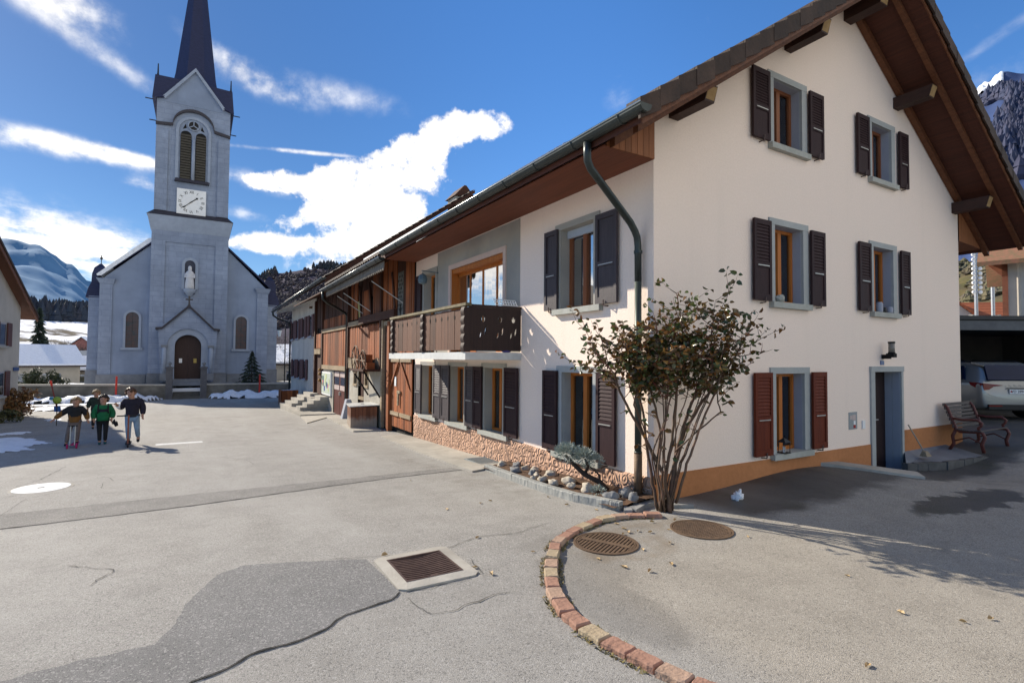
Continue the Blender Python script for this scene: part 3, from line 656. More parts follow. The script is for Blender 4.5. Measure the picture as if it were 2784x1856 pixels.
pp.build('pipe_collar', GUT, dp)
# ---------------- balcony
bal = MB(); bal.box(4.02, XC-.002, 8.42, 12.75, 1.825, 1.96); bo = bal.build('balcony', SLABW, H)
def front_boards(y0, y1, lab):
    mb = MB(); n = 6; w = (y1-y0)/n
    for i in range(n):
        a = y0+i*w+.006; b = y0+(i+1)*w-.006
        mb.box(4.035+rnd.uniform(-.004,.004), 4.062, a, b, 2.0, 2.735+rnd.uniform(-.01,.01))
    p = mb.build('railing_panel', BALC, bo)
    mb = MB()
    for i in range(n):
        y = y0+i*w
        for z in (2.60,): mb.extr([(0,.045),(.022,.01),(.012,-.04),(-.012,-.04),(-.022,.01)], lambda u, v, ww: (4.0325-ww, y+u, z+v), 0, .003)
    mb.build('cut_out', BLACK, p)
front_boards(8.62, 10.42, 0); front_boards(10.56, 12.42, 1)
for y in (8.42, 10.42, 12.42):
    mb = MB(); prof = []
    for k in range(41):
        t = k/40; prof.append((-.02-.022*abs(math.sin(t*math.pi*5)), 1.965+.79*t))
    poly = prof + [(.10, 2.755), (.10, 1.965)]
    mb.extr(poly, lambda u, v, w: (4.02+u, y+w, v), 0, .13)
    mb.build('railing_post', BALCE, bo)
mb = MB(); mb.box(3.985, 4.11, 8.36, 12.62, 2.775, 2.825); mb.build('handrail', BALR, bo)
mb = MB(); mb.box(4.06, XC-.003, 8.415, 8.47, 2.765, 2.81); mb.build('handrail', BALCE, bo)
for z in (2.68, 2.03): mb = MB(); mb.box(4.06, XC-.003, 8.45, 8.48, z, z+.07); mb.build('rail', BALCE, bo)
# end panel with three cut-out tulips
def boolcut(o, cutters):
    for c in cutters:
        md = o.modifiers.new('cut', 'BOOLEAN'); md.object = c; md.operation = 'DIFFERENCE'; md.solver = 'EXACT'
    bpy.context.view_layer.update()
    me = bpy.data.meshes.new_from_object(o.evaluated_get(bpy.context.evaluated_depsgraph_get()))
    o.modifiers.clear(); o.data = me
    for c in cutters: bpy.data.objects.remove(c)
mb = MB(); mb.box(4.09, XC-.01, 8.425, 8.447, 1.985, 2.76); ep = mb.build('railing_panel', BALCE, bo); ep['label'] = 'dark end panel with three cut-out tulips'
cuts = []
tul = [(-.036,-.0),(-.028,-.04),(0,-.058),(.028,-.04),(.036,0),(.046,.055),(.020,.008),(.006,.062),(-.006,.062),(-.020,.008),(-.046,.055)]
leafL = [(-.07,-.36),(-.035,-.30),(-.03,-.22),(-.055,-.27)]
leafR = [(.03,-.30),(.06,-.24),(.07,-.14),(.045,-.18),(.03,-.24)]
for k, x in enumerate((4.37, 4.72, 5.00)):
    for poly in (tul, leafL, leafR):
        c = MB(); c.extr(poly, lambda u, v, w: (x+u, 8.36+w, 2.56+v), 0, .15); co = c.build('cutter', BALCE, H, off=(XC,YC,0)); cuts.append(co)
boolcut(ep, cuts)
# ---------------------------------------------------------------- wooden barn joined to the house
BN = thing('barn', 'old barn of brown vertical boards with stone ground floor and iron-braced eaves', 'barn', (XC, 14.05, -.3))
def boards(y0, y1, z0, z1, mat, name='boards', w=.17, d0=.0, gap=.012, jz=.0, point=False, skip=0, par=None, jd=.02):
    mb = MB(); n = max(1, round((y1-y0)/w)); w = (y1-y0)/n
    for i in range(n):
        if rnd.random() < skip: continue
        a, b = y0+i*w+gap/2, y0+(i+1)*w-gap/2
        d = d0+rnd.uniform(0, jd); zz0 = z0+rnd.uniform(-jz, jz); zz1 = z1+rnd.uniform(-jz, jz)
        if point:
            m_ = (a+b)/2
            mb.prism([FL(a,d,zz0),FL(b,d,zz0),FL(b,d,zz1-.10),FL(m_,d,zz1),FL(a,d,zz1-.10)], [FL(a,d+.028,zz0),FL(b,d+.028,zz0),FL(b,d+.028,zz1-.10),FL(m_,d+.028,zz1),FL(a,d+.028,zz1-.10)])
        else: mb.fbox(FL, a, b, d, d+.028, zz0, zz1)
    return mb.build(name, mat, par or BN)
def beam(y0, y1, z0, z1, mat=BARNW, d0=0, d1=.07, name='beam', par=None):
    mb = MB(); mb.fbox(FL, y0, y1, d0, d1, z0, z1); return mb.build(name, mat, par or BN)
def bunder(x): return 5.16+.70*(x-XC)
mb = MB(); mb.box(XC+.05, XC+.10, 14.06, 28.44, -1.0, 5.1); mb.build('back_wall', BLACK, BN)
# big barn door: two leaves with diagonal braces
for a, b, s in ((14.16, 15.12, 1), (15.16, 16.0, -1)):
    dr = boards(a, b, -.22, 1.95, BARN, 'door', .14, .0)
    mb = MB()
    for z in (.18, 1.78): mb.fbox(FL, a+.02, b-.02, .048, .085, z-.055, z+.055)
    mb.build('ledge', BARNW, dr)
    mb = MB(); y0, y1 = (a+.08, b-.1) if s > 0 else (b-.05, a+.1)
    mb.hexa([FL(y0,.05,.95),FL(y0+.09,.05,.95),FL(y1+.09,.05,1.72),FL(y1,.05,1.72),FL(y0,.085,.95),FL(y0+.09,.085,.95),FL(y1+.09,.085,1.72),FL(y1,.085,1.72)]); mb.build('brace', BARN, dr)
mb = MB(); mb.fbox(FL, 15.05, 15.3, .06, .10, .80, .88); mb.fbox(FL, 15.18, 15.24, .06, .11, .45, .86); mb.build('latch', BARNW, BN)
mb = MB(); mb.fbox(FL, 15.50, 15.66, .05, .056, 1.0, 1.28); mb.build('notice', WHITE, BN)
boards(14.08, 16.0, 1.97, 3.0, BARN, 'boards', .16)
mb = MB(); mb.fbox(FL, 16.02, 16.22, .0, .13, -.4, 2.98); mb.build('post', BARN, BN)
boards(16.26, 16.78, -.35, 2.86, BARND, 'door', .17, -.03)
mb = MB(); mb.fbox(FL, 16.80, 16.95, .0, .10, -.4, 3.05); mb.build('post', BARNW, BN)
beam(16.0, 16.9, 2.87, 3.02, BARNW)
# upper storey
boards(14.08, 14.72, 3.02, 5.0, BARN, 'boards', .16, .03)
boards(14.72, 15.5, 3.02, 5.0, BARND, 'boards', .19, .0)
mb = MB(); mb.fbox(FL, 14.95, 15.42, .03, .06, 3.05, 4.4); scr = mb.build('carved_screen', M('grey_weathered_wood', (.17,.17,.15), (.10,.10,.09), 5, .85, .4, 20), BN)
mb = MB()
for i in range(9):
    for j in range(3):
        y, z = 15.05+j*.13+(.065 if i % 2 else 0), 3.3+i*.12
        if y < 15.38: mb.extr([(-.035,0),(0,-.05),(.035,0),(0,.05)], lambda u, v, w: FL(y+u, w, z+v), .06, .063)
mb.extr([(-.09,0),(0,-.2),(.09,0),(0,.2)], lambda u, v, w: FL(15.18+u, w, 3.25+v), .06, .064); mb.build('cut_out', BLACK, scr)
boards(15.55, 18.1, 3.32, 5.0, BARN, 'boards', .19, .02, .03, skip=.06)
boards(18.5, 19.5, 3.3, 4.25, BARN, 'boards', .19, .02, .03)
boards(20.2, 21.3, 3.3, 5.0, BARN, 'boards', .2, .0, .03, skip=.1)
boards(18.1, 21.3, 4.0, 5.0, BARND, 'boards', .2, -.02, .02)
mb = MB(); mb.hexa([FL(19.6,.0,3.3),FL(19.95,.0,3.3),FL(20.2,.0,3.95),FL(19.9,.0,3.95),FL(19.6,.05,3.3),FL(19.95,.05,3.3),FL(20.2,.05,3.95),FL(19.9,.05,3.95)]); mb.build('sack', M('yellow_sacking', (.45,.40,.16), (.3,.26,.1)), BN)
beam(15.5, 19.6, 3.06, 3.32, BARND, 0, .16); beam(19.4, 21.45, 3.05, 3.22, BARNW, 0, .12)
for i, y in enumerate((15.6, 16.9, 18.2, 19.5)):
    mb = MB(); mb.hexa([FL(y,.05,3.35),FL(y+.12,.05,3.35),FL(y+.45,.05,4.5),FL(y+.33,.05,4.5),FL(y,.09,3.35),FL(y+.12,.09,3.35),FL(y+.45,.09,4.5),FL(y+.33,.09,4.5)])
    mb.build('cross_brace', BARND, BN)
boards(16.98, 21.4, 1.78, 3.02, BARN, 'boards', .2, .03, .02, .0, True)
for y in (17.0, 21.4): beam(y-.06, y+.06, 1.4, 4.6, BARND, .0, .13, 'post')
boards(18.9, 21.35, 1.62, 1.86, BARNW, 'fringe', .18, .065, .02, .0, True); boards(16.98, 17.6, 1.62, 1.86, BARNW, 'fringe', .18, .065, .02, .0, True)
beam(16.98, 21.4, 1.44, 1.63, BARNW, 0, .10)
# stone ground floor
mb = MB(); sheet(mb, lambda u, d, z: FL(u, .035, z), [16.96, 21.6], [-.8, 1.45], [(19.15, 19.98, -.8, 1.38), (20.1, 20.62, .86, 1.36), (18.6, 19.05, .86, 1.36)])
mb.build('stone_wall', MASON, BN)
bd = boards(19.15, 19.98, -.4, 1.36, BARND, 'door', .2, -.08)
mb = MB(); mb.fbox(FL, 19.2, 19.95, -.03, .03, .30, .42); mb.build('ledge', BARNW, bd)
for a, b in ((20.1, 20.62), (18.6, 19.05)):
    mb = MB(); mb.fbox(FL, a, b, -.06, -.03, .86, 1.36); wn = mb.build('window', DARK, BN)
    mb = MB(); mb.fbox(FL, a-.07, b+.07, .0, .06, 1.36, 1.44); mb.fbox(FL, a-.02, b+.04, .0, .07, .77, .86); mb.fbox(FL, a-.03, a+.03, -.05, .05, .86, 1.36); mb.fbox(FL, b-.03, b+.03, -.05, .05, .86, 1.36); mb.build('window_frame', BARNW, wn)
# red double door, noticeboard, lower wall
beam(21.62, 26.6, 1.30, 1.49, BARNW, 0, .12)
boards(21.75, 26.5, 1.49, 3.0, BARN, 'boards', .19, .03)
beam(21.7, 26.5, 3.0, 3.16, BARNW, 0, .12)
boards(21.8, 26.4, 3.16, 3.62, BARN, 'boards', .2, .03, .03)
boards(21.6, 28.4, 3.3, 4.95, BARND, 'boards', .24, -.02, .015)  # upper boards: eaves shade painted in by the darker material
for y in (21.55, 26.55, 28.4): beam(y-.1, y+.1, -.2, 4.7, BARND, 0, .12, 'post')
mb = MB(); sheet(mb, lambda u, d, z: FL(u, .03, z), [21.6, 26.65], [-1.1, 1.32], [(21.98, 24.18, -1.1, 1.29)]); mb.build('stone_wall', CONC, BN)
for a, b in ((22.0, 23.06), (23.1, 24.16)):
    mb = MB(); mb.fbox(FL, a, b, -.05, .0, -.62, 1.27); dr = mb.build('door', REDW, BN)
    mb = MB(); mb.fbox(FL, a+.06, b-.06, .0, .012, 1.02, 1.24); mb.fbox(FL, a+.06, b-.06, .0, .012, .46, .66); mb.build('door_panel', PALEP, dr)
    mb = MB()
    for k in range(4):
        y = a+.1+(b-a-.2)*k/4; mb.fbox(FL, y+.03, y+(b-a-.2)/4-.02, .0, .006, .68, 1.0)
    mb.build('door_pane', M('dusk_blue_pane', (.07,.09,.13), (.05,.06,.1), 3, .15), dr)
nbm = MB(); nbm.fbox(FL, 24.5, 26.6, .03, .10, .12, 1.18); nbo = nbm.build('notice_board', WHITE, BN)
mb = MB(); mb.fbox(FL, 24.58, 26.52, .10, .104, .19, 1.11); mb.build('board_panel', M('pale_green_felt', (.50,.56,.47), (.44,.5,.42)), nbo)
for i in range(16):
    y, z = 24.66+rnd.random()*1.55, .24+rnd.random()*.66; c = rnd.choice([(.02,.06,.28),(.70,.72,.74),(.10,.30,.45),(.60,.62,.66),(.45,.06,.06),(.05,.12,.10),(.55,.60,.30),(.65,.55,.6)])
    mb = MB(); mb.fbox(FL, y, y+rnd.uniform(.15,.26), .104, .1045+i*.0006, z, z+rnd.uniform(.14,.30)); mb.build('poster', M('poster_paper', c, c, 5, .7), nbo)
mb = MB(); mb.fbox(FL, 22.9, 23.0, .0, .06, .25, .40); mb.build('padlock', METG, BN)
mb = MB(); mb.fbox(FL, 26.7, 28.3, -.04, .0, -.06, 2.2); mb.build('door', BARND, BN)
boards(26.75, 28.3, 2.25, 3.0, BARN, 'boards', .2, .02)
boards(26.75, 28.3, 2.0, 2.3, BARNW, 'fringe', .2, .10, .02, .0, True)
mb = MB()
for z in (.75, 1.05, 1.25): mb.lathe([(.02,-.06),(.075,-.04),(.075,.04),(.02,.06)], FL(26.62, .16, z), 8, ax='y')
mb.build('cow_bell', M('brass', (.35,.20,.07), (.25,.14,.05), 5, .5, metal=.4), BN)
# old pulley machine on an iron shelf
mb = MB(); mb.fbox(FL, 17.0, 18.7, .1, .65, 1.40, 1.47); sh_ = mb.build('shelf', BARND, BN)
for y in (17.1, 18.5): mb = MB(); mb.tube([FL(y, .6, 1.4), FL(y-.0, .06, .55)], .03, 6); mb.build('bracket', BLACK, sh_)
mb = MB(); mb.fbox(FL, 17.55, 18.35, .2, .55, 1.47, 1.95); mb.fbox(FL, 17.1, 17.55, .25, .5, 1.47, 1.68); mc = mb.build('winnowing_machine', BARN, sh_)
mb = MB()
for y, z, r in ((18.2, 1.78, .46), (17.25, 1.75, .33)):
    mb.tube([FL(y+r*math.cos(q), .60, z+r*math.sin(q)) for q in [k*math.pi/11 for k in range(23)]], .022, 6)
    for k in range(5):
        q = k*math.pi/5; mb.tube([FL(y+r*math.cos(q), .60, z+r*math.sin(q)), FL(y-r*math.cos(q), .60, z-r*math.sin(q))], .012, 5)
mb.build('wheel', IRON, mc)
# eaves: open rafters, iron struts, carved fringe, gutter
mb = MB(); XBL = 4.03
slab(mb, XBL, 10.0, 13.32, 20.6, .04, .20, bunder); br = mb.build('roof', BARND, BN)
tiles(bunder, XBL-.05, 10.0, 13.32, 20.6, .22, parent=br)
mb = MB()
for i in range(42):
    y = 13.4+i*.172; mb.extr([(0,0),(.15,0),(.15,-.16),(.075,-.25),(0,-.16)], lambda u, v, w: (XBL+.02+w, y+u, 4.34+v), 0, .02)
mb.build('eaves_fringe', M('grey_fringe', (.22,.20,.17), (.14,.125,.11), 5, .85), br)
for i in range(10):
    y = 14.2+i*.68; mb = MB(); mb.hexa([(XBL+.03,y,bunder(XBL)-.10),(XC+.05,y,bunder(XC)-.14),(XC+.05,y+.11,bunder(XC)-.14),(XBL+.03,y+.11,bunder(XBL)-.10),(XBL+.03,y,bunder(XBL)+.03),(XC+.05,y,bunder(XC)+.03),(XC+.05,y+.11,bunder(XC)+.03),(XBL+.03,y+.11,bunder(XBL)+.03)]); mb.build('rafter', BARND, br)
for y in (14.9, 18.3, 19.3):
    mb = MB(); mb.tube([(XC-.08, y, 3.45), (XBL+.2, y+.25, 4.05)], .014, 5); mb.build('strut', METG, BN)
gutter(BN, 3.96, 13.28, 20.9, 4.41, z1=4.37)
pp = MB(); pp.tube([(3.96,20.75,4.3),(3.97,20.77,4.05),(4.15,20.85,3.92),(4.95,21.45,3.62),(5.06,21.55,3.5),(5.06,21.55,-.3)], .05, 10); pp.build('downpipe', GUT, BN, smooth=True)
mb = MB(); mb.box(9.6, 10.4, 21.2, 22.1, 8.2, 9.0); ch = mb.build('chimney', MASON, BN)
mb = MB(); mb.prism([(9.5,21.1,9.0),(10.5,21.1,9.0),(10.5,22.2,9.0),(9.5,22.2,9.0)], [(9.95,21.1,9.5),(10.05,21.1,9.5),(10.05,22.2,9.5),(9.95,22.2,9.5)]); mb.build('chimney_cap', BARND, ch)
# ---------------------------------------------------------------- plastered end house
EH = thing('end_house', 'small grey-white plastered house with red-brown shutters at the far end of the row', 'house', (XC, 28.5, -.8))
def eunder(x): return 5.50+.70*(x-XC)
GREYST = M('grey_white_plaster', (.62,.60,.56), (.54,.52,.49), 2, .92, .3, 40, dirt=.2, extra=streaks(.35))
ew = []
mb = MB()
sheet(mb, FL, [28.46, 37.0], [-1.2, 4.9], [])
mb.add([(XC,37.0,-1.3),(14,37.0,-1.3),(14,37,5),(9.5,37,8.2),(XC,37.0,4.9)], [(0,1,2,3,4)]); mb.add([(XC,28.46,-1.2),(9,28.46,-1.2),(9,28.46,7.6),(XC,28.46,4.9)], [(0,1,2,3)])
mb.build('wall', GREYST, EH, flip=False)
mb = MB(); mb.fbox(FL, 28.46, 28.75, -.0, .03, -1.2, 4.85); mb.fbox(FL, 28.9, 36.9, .0, .025, -1.2, -.35); mb.build('corner_strip', MASON, EH)
for z0, z1, ys in ((2.97, 4.08, (30.0, 32.2, 34.4, 36.3)), (.62, 1.68, (31.7, 33.6, 35.6))):
    for y in ys:
        mb = MB(); mb.fbox(FL, y-.33, y+.33, -.02, .02, z0, z1); mb.fbox(FL, y-.5, y+.5, .0, .1, z0-.09, z0); w_ = mb.build('window', STONEB, EH)
        mb = MB(); mb.fbox(FL, y-.3, y+.3, .021, .026, z0+.05, z1-.05); mb.build('pane', GLASS, w_)
        for a in (y-.33-.62, y+.35):
            sm = MB(); sm.fbox(FL, a, a+.60, .03, .07, z0-.03, z1+.03); sm.build('shutter', M('maroon_shutter', (.11,.045,.045), (.075,.03,.032), 4, .6) if not ew else ew[0], w_)
            if not ew: ew.append(bpy.data.materials['maroon_shutter'])
mb = MB(); slab(mb, 4.02, 10.2, 20.55, 36.0+1.2, .02, .16, eunder); er = mb.build('roof', BARND, EH)
tiles(eunder, 3.98, 10.2, 20.55, 37.2, .18, parent=er, wave=.4)
mb = MB(); mb.prism([(XC,28.47,4.86),(4.12,28.47,4.62),(4.12,28.47,4.66),(XC,28.47,4.90)], [(XC,37.1,4.86),(4.12,37.1,4.62),(4.12,37.1,4.66),(XC,37.1,4.90)]); mb.build('eaves_soffit', SLABW, er)
mb = MB(); mb.prism([(XC,20.6,4.90),(4.05,20.6,4.36),(4.05,20.6,4.41),(XC,20.6,4.95)], [(XC,28.45,4.90),(4.05,28.45,4.36),(4.05,28.45,4.41),(XC,28.45,4.95)]); mb.build('eaves_soffit', BARND, er)
mb = MB(); slab(mb, 4.0, 5.4, 20.5, 20.58, -.10, .16, eunder); mb.build('verge_board', BARND, er)
gutter(EH, 3.94, 20.5, 36.4, 4.82, z1=4.70)
pp = MB(); pp.tube([(3.94,36.2,4.62),(3.95,36.22,4.45),(4.2,36.4,4.3),(4.95,36.9,4.1),(5.08,36.95,3.95),(5.08,36.95,-1.1)], .055, 10); pp.build('downpipe', GUT, EH, smooth=True)
mb = MB(); mb.fbox(FL, 29.8, 29.95, .0, .14, 4.45, 4.55); mb.build('wall_lamp', IRON, EH)
# ---------------------------------------------------------------- things along the row
st = thing('stone_steps', 'worn pale concrete steps with two flights climbing to the barn door', 'steps', (4.5, 27, G(4.5,27)))
g0 = G(4.4, 26)
mb = MB(); mb.box(3.72, 5.16, 23.7, 30.6, g0-.25, g0+.14); mb.build('base_slab', CONC, st)
for y0, y1 in ((27.6, 30.2), (25.2, 26.5)):
    mb = MB()
    for k in range(4): mb.box(3.95+.27*k+.02*(y1 < 27), 5.15-.001*k, y0-.08*k+.2, y1-.35*k*(y1 > 27)*.6, g0+.141+.155*k, g0+.14+.155*(k+1))
    mb.build('flight', CONC, st)
mb = MB(); mb.box(4.6, 5.15, 26.55, 28.3, g0+.14, -.08); mb.build('landing', CONC, st)
# low slab apron, pavement pieces
def polyslab(pts, h, name, mat, drop=.3):
    mb = MB(); mb.prism([(x, y, G(x, y)-drop) for x, y in pts], [(x, y, G(x, y)+h) for x, y in pts]); return struct(mb, name, mat)
polyslab([(4.28,8.62),(5.17,8.86),(5.17,14.0),(5.1,14.9),(4.45,14.7),(4.24,11)], .03, 'pavement', CONC)
polyslab([(4.1,16.4),(4.9,16.2),(5.15,18.6),(5.15,23.6),(4.5,22.3),(4.3,19.4)], .045, 'pavement', CONC)
polyslab([(3.4,20.2),(4.44,22.2),(5.1,23.6),(3.72,23.6)], .03, 'pavement', CONC)
mb = MB()
for i in range(15): mb.box(4.72+.0, 5.14, 9.06+i*.052, 9.075+i*.052, G(4.9,9.4)+.028, G(4.9,9.4)+.041)
for i in range(9): mb.box(4.72+i*.052, 4.735+i*.052, 9.05, 9.84, G(4.9,9.4)+.027, G(4.9,9.4)+.040)
mb.box(4.70, 5.16, 9.03, 9.86, G(4.9,9.4)-.1, G(4.9,9.4)+.033)
solo(mb, 'light_well_grid', M('galvanised_grid', (.33,.37,.38), (.24,.27,.28), 30, .5, metal=.5), 'flat galvanised grid set in the pavement beside the pink plinth', 'grate', (4.9,9.4,G(4.9,9.4)))
cr = thing('storage_crate', 'brown plank crate with a white metal lid beside the barn wall', 'crate', (4.72, 17.75, G(4.6,17.75)), rotz=R_(-8), local=True)
mb = MB(); n = 7
for i in range(n): mb.box(-.40+.8*i/n+.003, -.40+.8*(i+1)/n-.003, -.56, -.535, .06, .72)
for i in range(9): mb.box(-.425, -.40, -.56+1.12*i/9+.003, -.56+1.12*(i+1)/9-.003, .06, .72)
mb.box(-.40, .4, -.535, .56, .05, .70)
CRW = M('crate_boards', (.22,.085,.04), (.13,.05,.028), 2.2, .7, .3, 16, (9,9,.35), island=.3, extra=lambda nt, tc, col: mixc(nt, maprange(nt, mnode(nt, 'ADD', sep(nt, tc.outputs['Object'])[2], mnode(nt, 'MULTIPLY', nz(nt, tc.outputs['Object'], 5), .35)), .62, .42), col, (.34,.27,.21)))
mb.build('crate_body', CRW, cr)
mb = MB(); mb.hexa([(-.47,-.60,.73),(.46,-.60,.76),(.46,.62,.76),(-.47,.62,.73),(-.47,-.60,.755),(.46,-.60,.785),(.46,.62,.785),(-.47,.62,.755)]); ld = mb.build('lid', WHITEM, cr)
mb = MB(); mb.box(-.05, .05, -.03, .03, .775, .79); mb.build('lid_knob', METG, ld)
mb = MB()
for x in (-.3, .3): mb.box(x-.06, x+.06, -.5, .5, 0, .06)
mb.build('skid', BARND, cr)
mb = MB(); mb.prism([(5.13,21.0,-.8),(4.75,21.0,-.8),(4.75,21.3,-.8),(5.13,21.3,-.8)], [(5.13,21.0,.22),(4.98,21.0,.22),(4.98,21.3,.22),(5.13,21.3,.22)])
solo(mb, 'splash_stone', STONEB, 'grey slanted stone board leaning at the foot of the barn down-pipe', 'stone', (4.95,21.2,-.6))
mb = MB(); mb.box(4.55, 5.45, 38.2, 39.3, G(5,38.5)-.1, G(5,38.5)+.95); pb = thing('planter_box', 'tall rust-brown planter box past the end house', 'planter', (4.9,38.7,G(5,38.5)))
mb = MB()
gz = G(4.2, 32)
for i in range(6): mb.box(3.95+.9*i/6+.004, 3.95+.9*(i+1)/6-.004, 31.7, 31.74, gz+.02, gz+.86)
for i in range(6): mb.box(3.95, 3.99, 31.7+1.1*i/6, 31.7+1.1*(i+1)/6-.008, gz+.02, gz+.86)
mb.box(3.99, 4.85, 31.74, 32.8, gz, gz+.80)
bpy.data.objects.remove(pb)
pb = thing('planter_box', 'tall rust-brown wooden planter box below the end house shutters', 'planter', (4.4,32.2,gz))
mb.build('box', BARN, pb)
mb = MB(); mb.grid(lambda s, t: (4.0+.84*s, 31.75+1.04*t, gz+.82+.05*noise.noise(Vector((s*4,t*4,2)))), 8, 8); mb.build('soil', SNOW, pb, flip=False)
# ---------------------------------------------------------------- church
CS = 1.12
CH = thing('church', 'pale limestone village church with a clock tower and slate-blue spire', 'church', (-.69, 45.92, -.558), local=True, scale=CS)
CO = (-.62, 41., -.3)
def cb(mb, name, mat, par=None, **k): return mb.build(name, mat, par or CH, off=CO, **k)
def arch(x0, x1, z0, z1, n=12, ri=None):   # round-headed outline
    r = (x1-x0)/2; c = (x0+x1)/2
    return [(x0, z0), (x1, z0)] + [(c+r*math.cos(math.pi*k/n), z1-r+r*math.sin(math.pi*k/n)) for k in range(n+1)]
def ring(mb, inner, outer, y0, y1, m=0):
    n = len(inner); a = [(p[0], y0, p[1]) for p in inner]; b = [(p[0], y0, p[1]) for p in outer]; c = [(p[0], y1, p[1]) for p in inner]; d = [(p[0], y1, p[1]) for p in outer]
    fs = []
    for i in range(n-1): fs += [(i, i+1, n+i+1, n+i), (2*n+i, 3*n+i, 3*n+i+1, 2*n+i+1), (i, 2*n+i, 2*n+i+1, i+1), (n+i, n+i+1, 3*n+i+1, 3*n+i)]
    fs += [(0, n, 3*n, 2*n), (n-1, 3*n-1, 4*n-1, 2*n-1)]
    mb.add(a+b+c+d, fs, m)
xl, xr, yF = -5.3, 4.06, 41.0
# nave with two flank windows recessed
nave = [(xl, 0), (xr, 0), (xr, 6.55), (1.55, 9.1), (-.62, 11.0), (-2.8, 9.0), (xl, 6.55)]
mb = MB(); mb.prism([(x, yF, z) for x, z in nave], [(x, yF+22, z) for x, z in nave]); cb(mb, 'nave_wall', CHRN)
mb = MB()
for a, b in ((xl-.06, -4.72), (3.42, xr+.06)):
    mb = MB(); mb.box(a, b, yF-.07, yF+.3, .68, 6.3); mb.prism([(a-.0,yF-.10,6.3),(b+.05,yF-.10,6.3),(b+.05,yF+.3,6.3),(a-.0,yF+.3,6.3)], [(a-.18,yF-.22,6.62),(b+.15,yF-.22,6.62),(b+.15,yF+.3,6.62),(a-.18,yF+.3,6.62)])
    cb(mb, 'corner_pier', CHST)
for a, b in ((xl-.12, -2.9), (1.66, xr+.12)): mb = MB(); mb.box(a, b, yF-.12, yF+.3, 0, .68); cb(mb, 'base_course', CHBASE)
for a, b in ((-4.13, -3.2), (2.0, 2.94)):
    mb = MB(); mb.extr(arch(a+.13, b-.13, 2.36, 4.6), lambda u, v, w: (u, w, v), yF-.03, yF+.01); wn = cb(mb, 'window', STAIN)
    mb = MB(); ring(mb, arch(a+.13, b-.13, 2.36, 4.6, 14)[1:]+[(a+.13,2.36)], arch(a, b, 2.36, 4.74, 14)[1:]+[(a,2.36)], yF-.09, yF+.02); cb(mb, 'window_surround', CHTR, wn)
    mb = MB(); mb.box(a-.1, b+.1, yF-.14, yF, 2.22, 2.36); cb(mb, 'sill', CHTR, wn)
    mb = MB()
    for k in range(1, 5): mb.box(a+.13, b-.13, yF-.035, yF-.028, 2.36+.4*k, 2.38+.4*k)
    mb.box((a+b)/2-.01, (a+b)/2+.01, yF-.036, yF-.029, 2.36, 4.58); cb(mb, 'leading', INK, wn)
# nave roof, snow lying on the sunny side
mb = MB()
for q in ([(-2.7,9.12),(xl-.22,6.62),(xl-.22,6.74),(-2.7,9.25)], [(1.5,9.22),(xr+.22,6.62),(xr+.22,6.74),(1.5,9.36)]): mb.prism([(x, yF-.16, z) for x, z in q], [(x, yF+22, z) for x, z in q])
cb(mb, 'roof', SLATE)
mb = MB(); q = [(-2.75,9.2),(xl-.0,6.78),(xl-.2,6.76),(xl-.22,6.86),(-2.95,9.36),(-2.75,9.42)]; mb.prism([(x, yF-.17, z) for x, z in q], [(x, yF+21, z) for x, z in q]); cb(mb, 'roof_snow', SNOW)
# side turrets with bell-shaped slate caps
for cx, s in ((-5.55, 1), (4.36, -1)):
    mb = MB(); mb.box(cx-.5, cx+.5, 42.1, 43.4, 0, 5.6); t_ = cb(mb, 'side_turret', CHST)
    mb = MB(); mb.box(cx-.56, cx+.56, 42.05, 43.45, 0, .95); cb(mb, 'base_course', CHBASE, t_)
    mb = MB(); mb.box(cx-.05+.42*s-.12, cx-.05+.42*s+.2, 41.9, 42.1, .8, 5.4); cb(mb, 'corner_strip', M('cream_strip' , (.62,.58,.40), (.55,.5,.35)), t_)
    mb = MB(); mb.tube([(cx+.62*s, 41.7, 5.4), (cx+.60*s, 41.72, .3)], .07, 8); cb(mb, 'downpipe', GUT, t_)
    mb = MB(); k0 = [(.66, 5.5), (.55, 6.1), (.42, 6.5), (.40, 7.05), (.30, 7.45), (.05, 7.75)]; vs = []
    for r, z in k0: vs += [(cx-r, 42.75-r, z), (cx+r, 42.75-r, z), (cx+r, 42.75+r, z), (cx-r, 42.75+r, z)]
    mb.add(vs, [(4*i+j, 4*i+(j+1) % 4, 4*i+4+(j+1) % 4, 4*i+4+j) for i in range(5) for j in range(4)] + [(0,3,2,1), (20,21,22,23)]); c_ = cb(mb, 'turret_cap', SLATE, t_)
    mb = MB(); mb.tube([(cx, 42.75, 7.7), (cx, 42.75, 8.3)], .025, 6); mb.blob((cx, 42.75, 8.1), .08, .08, .09, 0); cb(mb, 'finial', INK, c_)
# tower
T0 = 40.5; tl, tr_ = -2.76, 1.55
mb = MB(); mb.box(tl-.06, tr_+.06, T0-.06, T0+4.4, 0, .75); cb(mb, 'base_course', CHBASE)
mb = MB(); mb.box(tl, tr_, T0, T0+4.3, .75, 10.0); cb(mb, 'lower_tower', CHST)
mb = MB()
for a, b in ((tl, -2.02), (.80, tr_)): mb.box(a-.005, b, T0-.07, T0+.1, .76, 9.5)
mb.box(tl-.004, tr_+.004, T0-.069, T0+.1, 9.2, 9.95); cb(mb, 'pilaster', CHST)
mb = MB(); a, b = tl-.26, tr_+.22
mb.prism([(tl-.06,T0-.08,9.9),(tr_+.06,T0-.08,9.9),(tr_+.06,T0+4.4,9.9),(tl-.06,T0+4.4,9.9)], [(a,T0-.26,10.85),(b,T0-.26,10.85),(b,T0+4.5,10.85),(a,T0+4.5,10.85)]); cb(mb, 'cornice', CHTR)
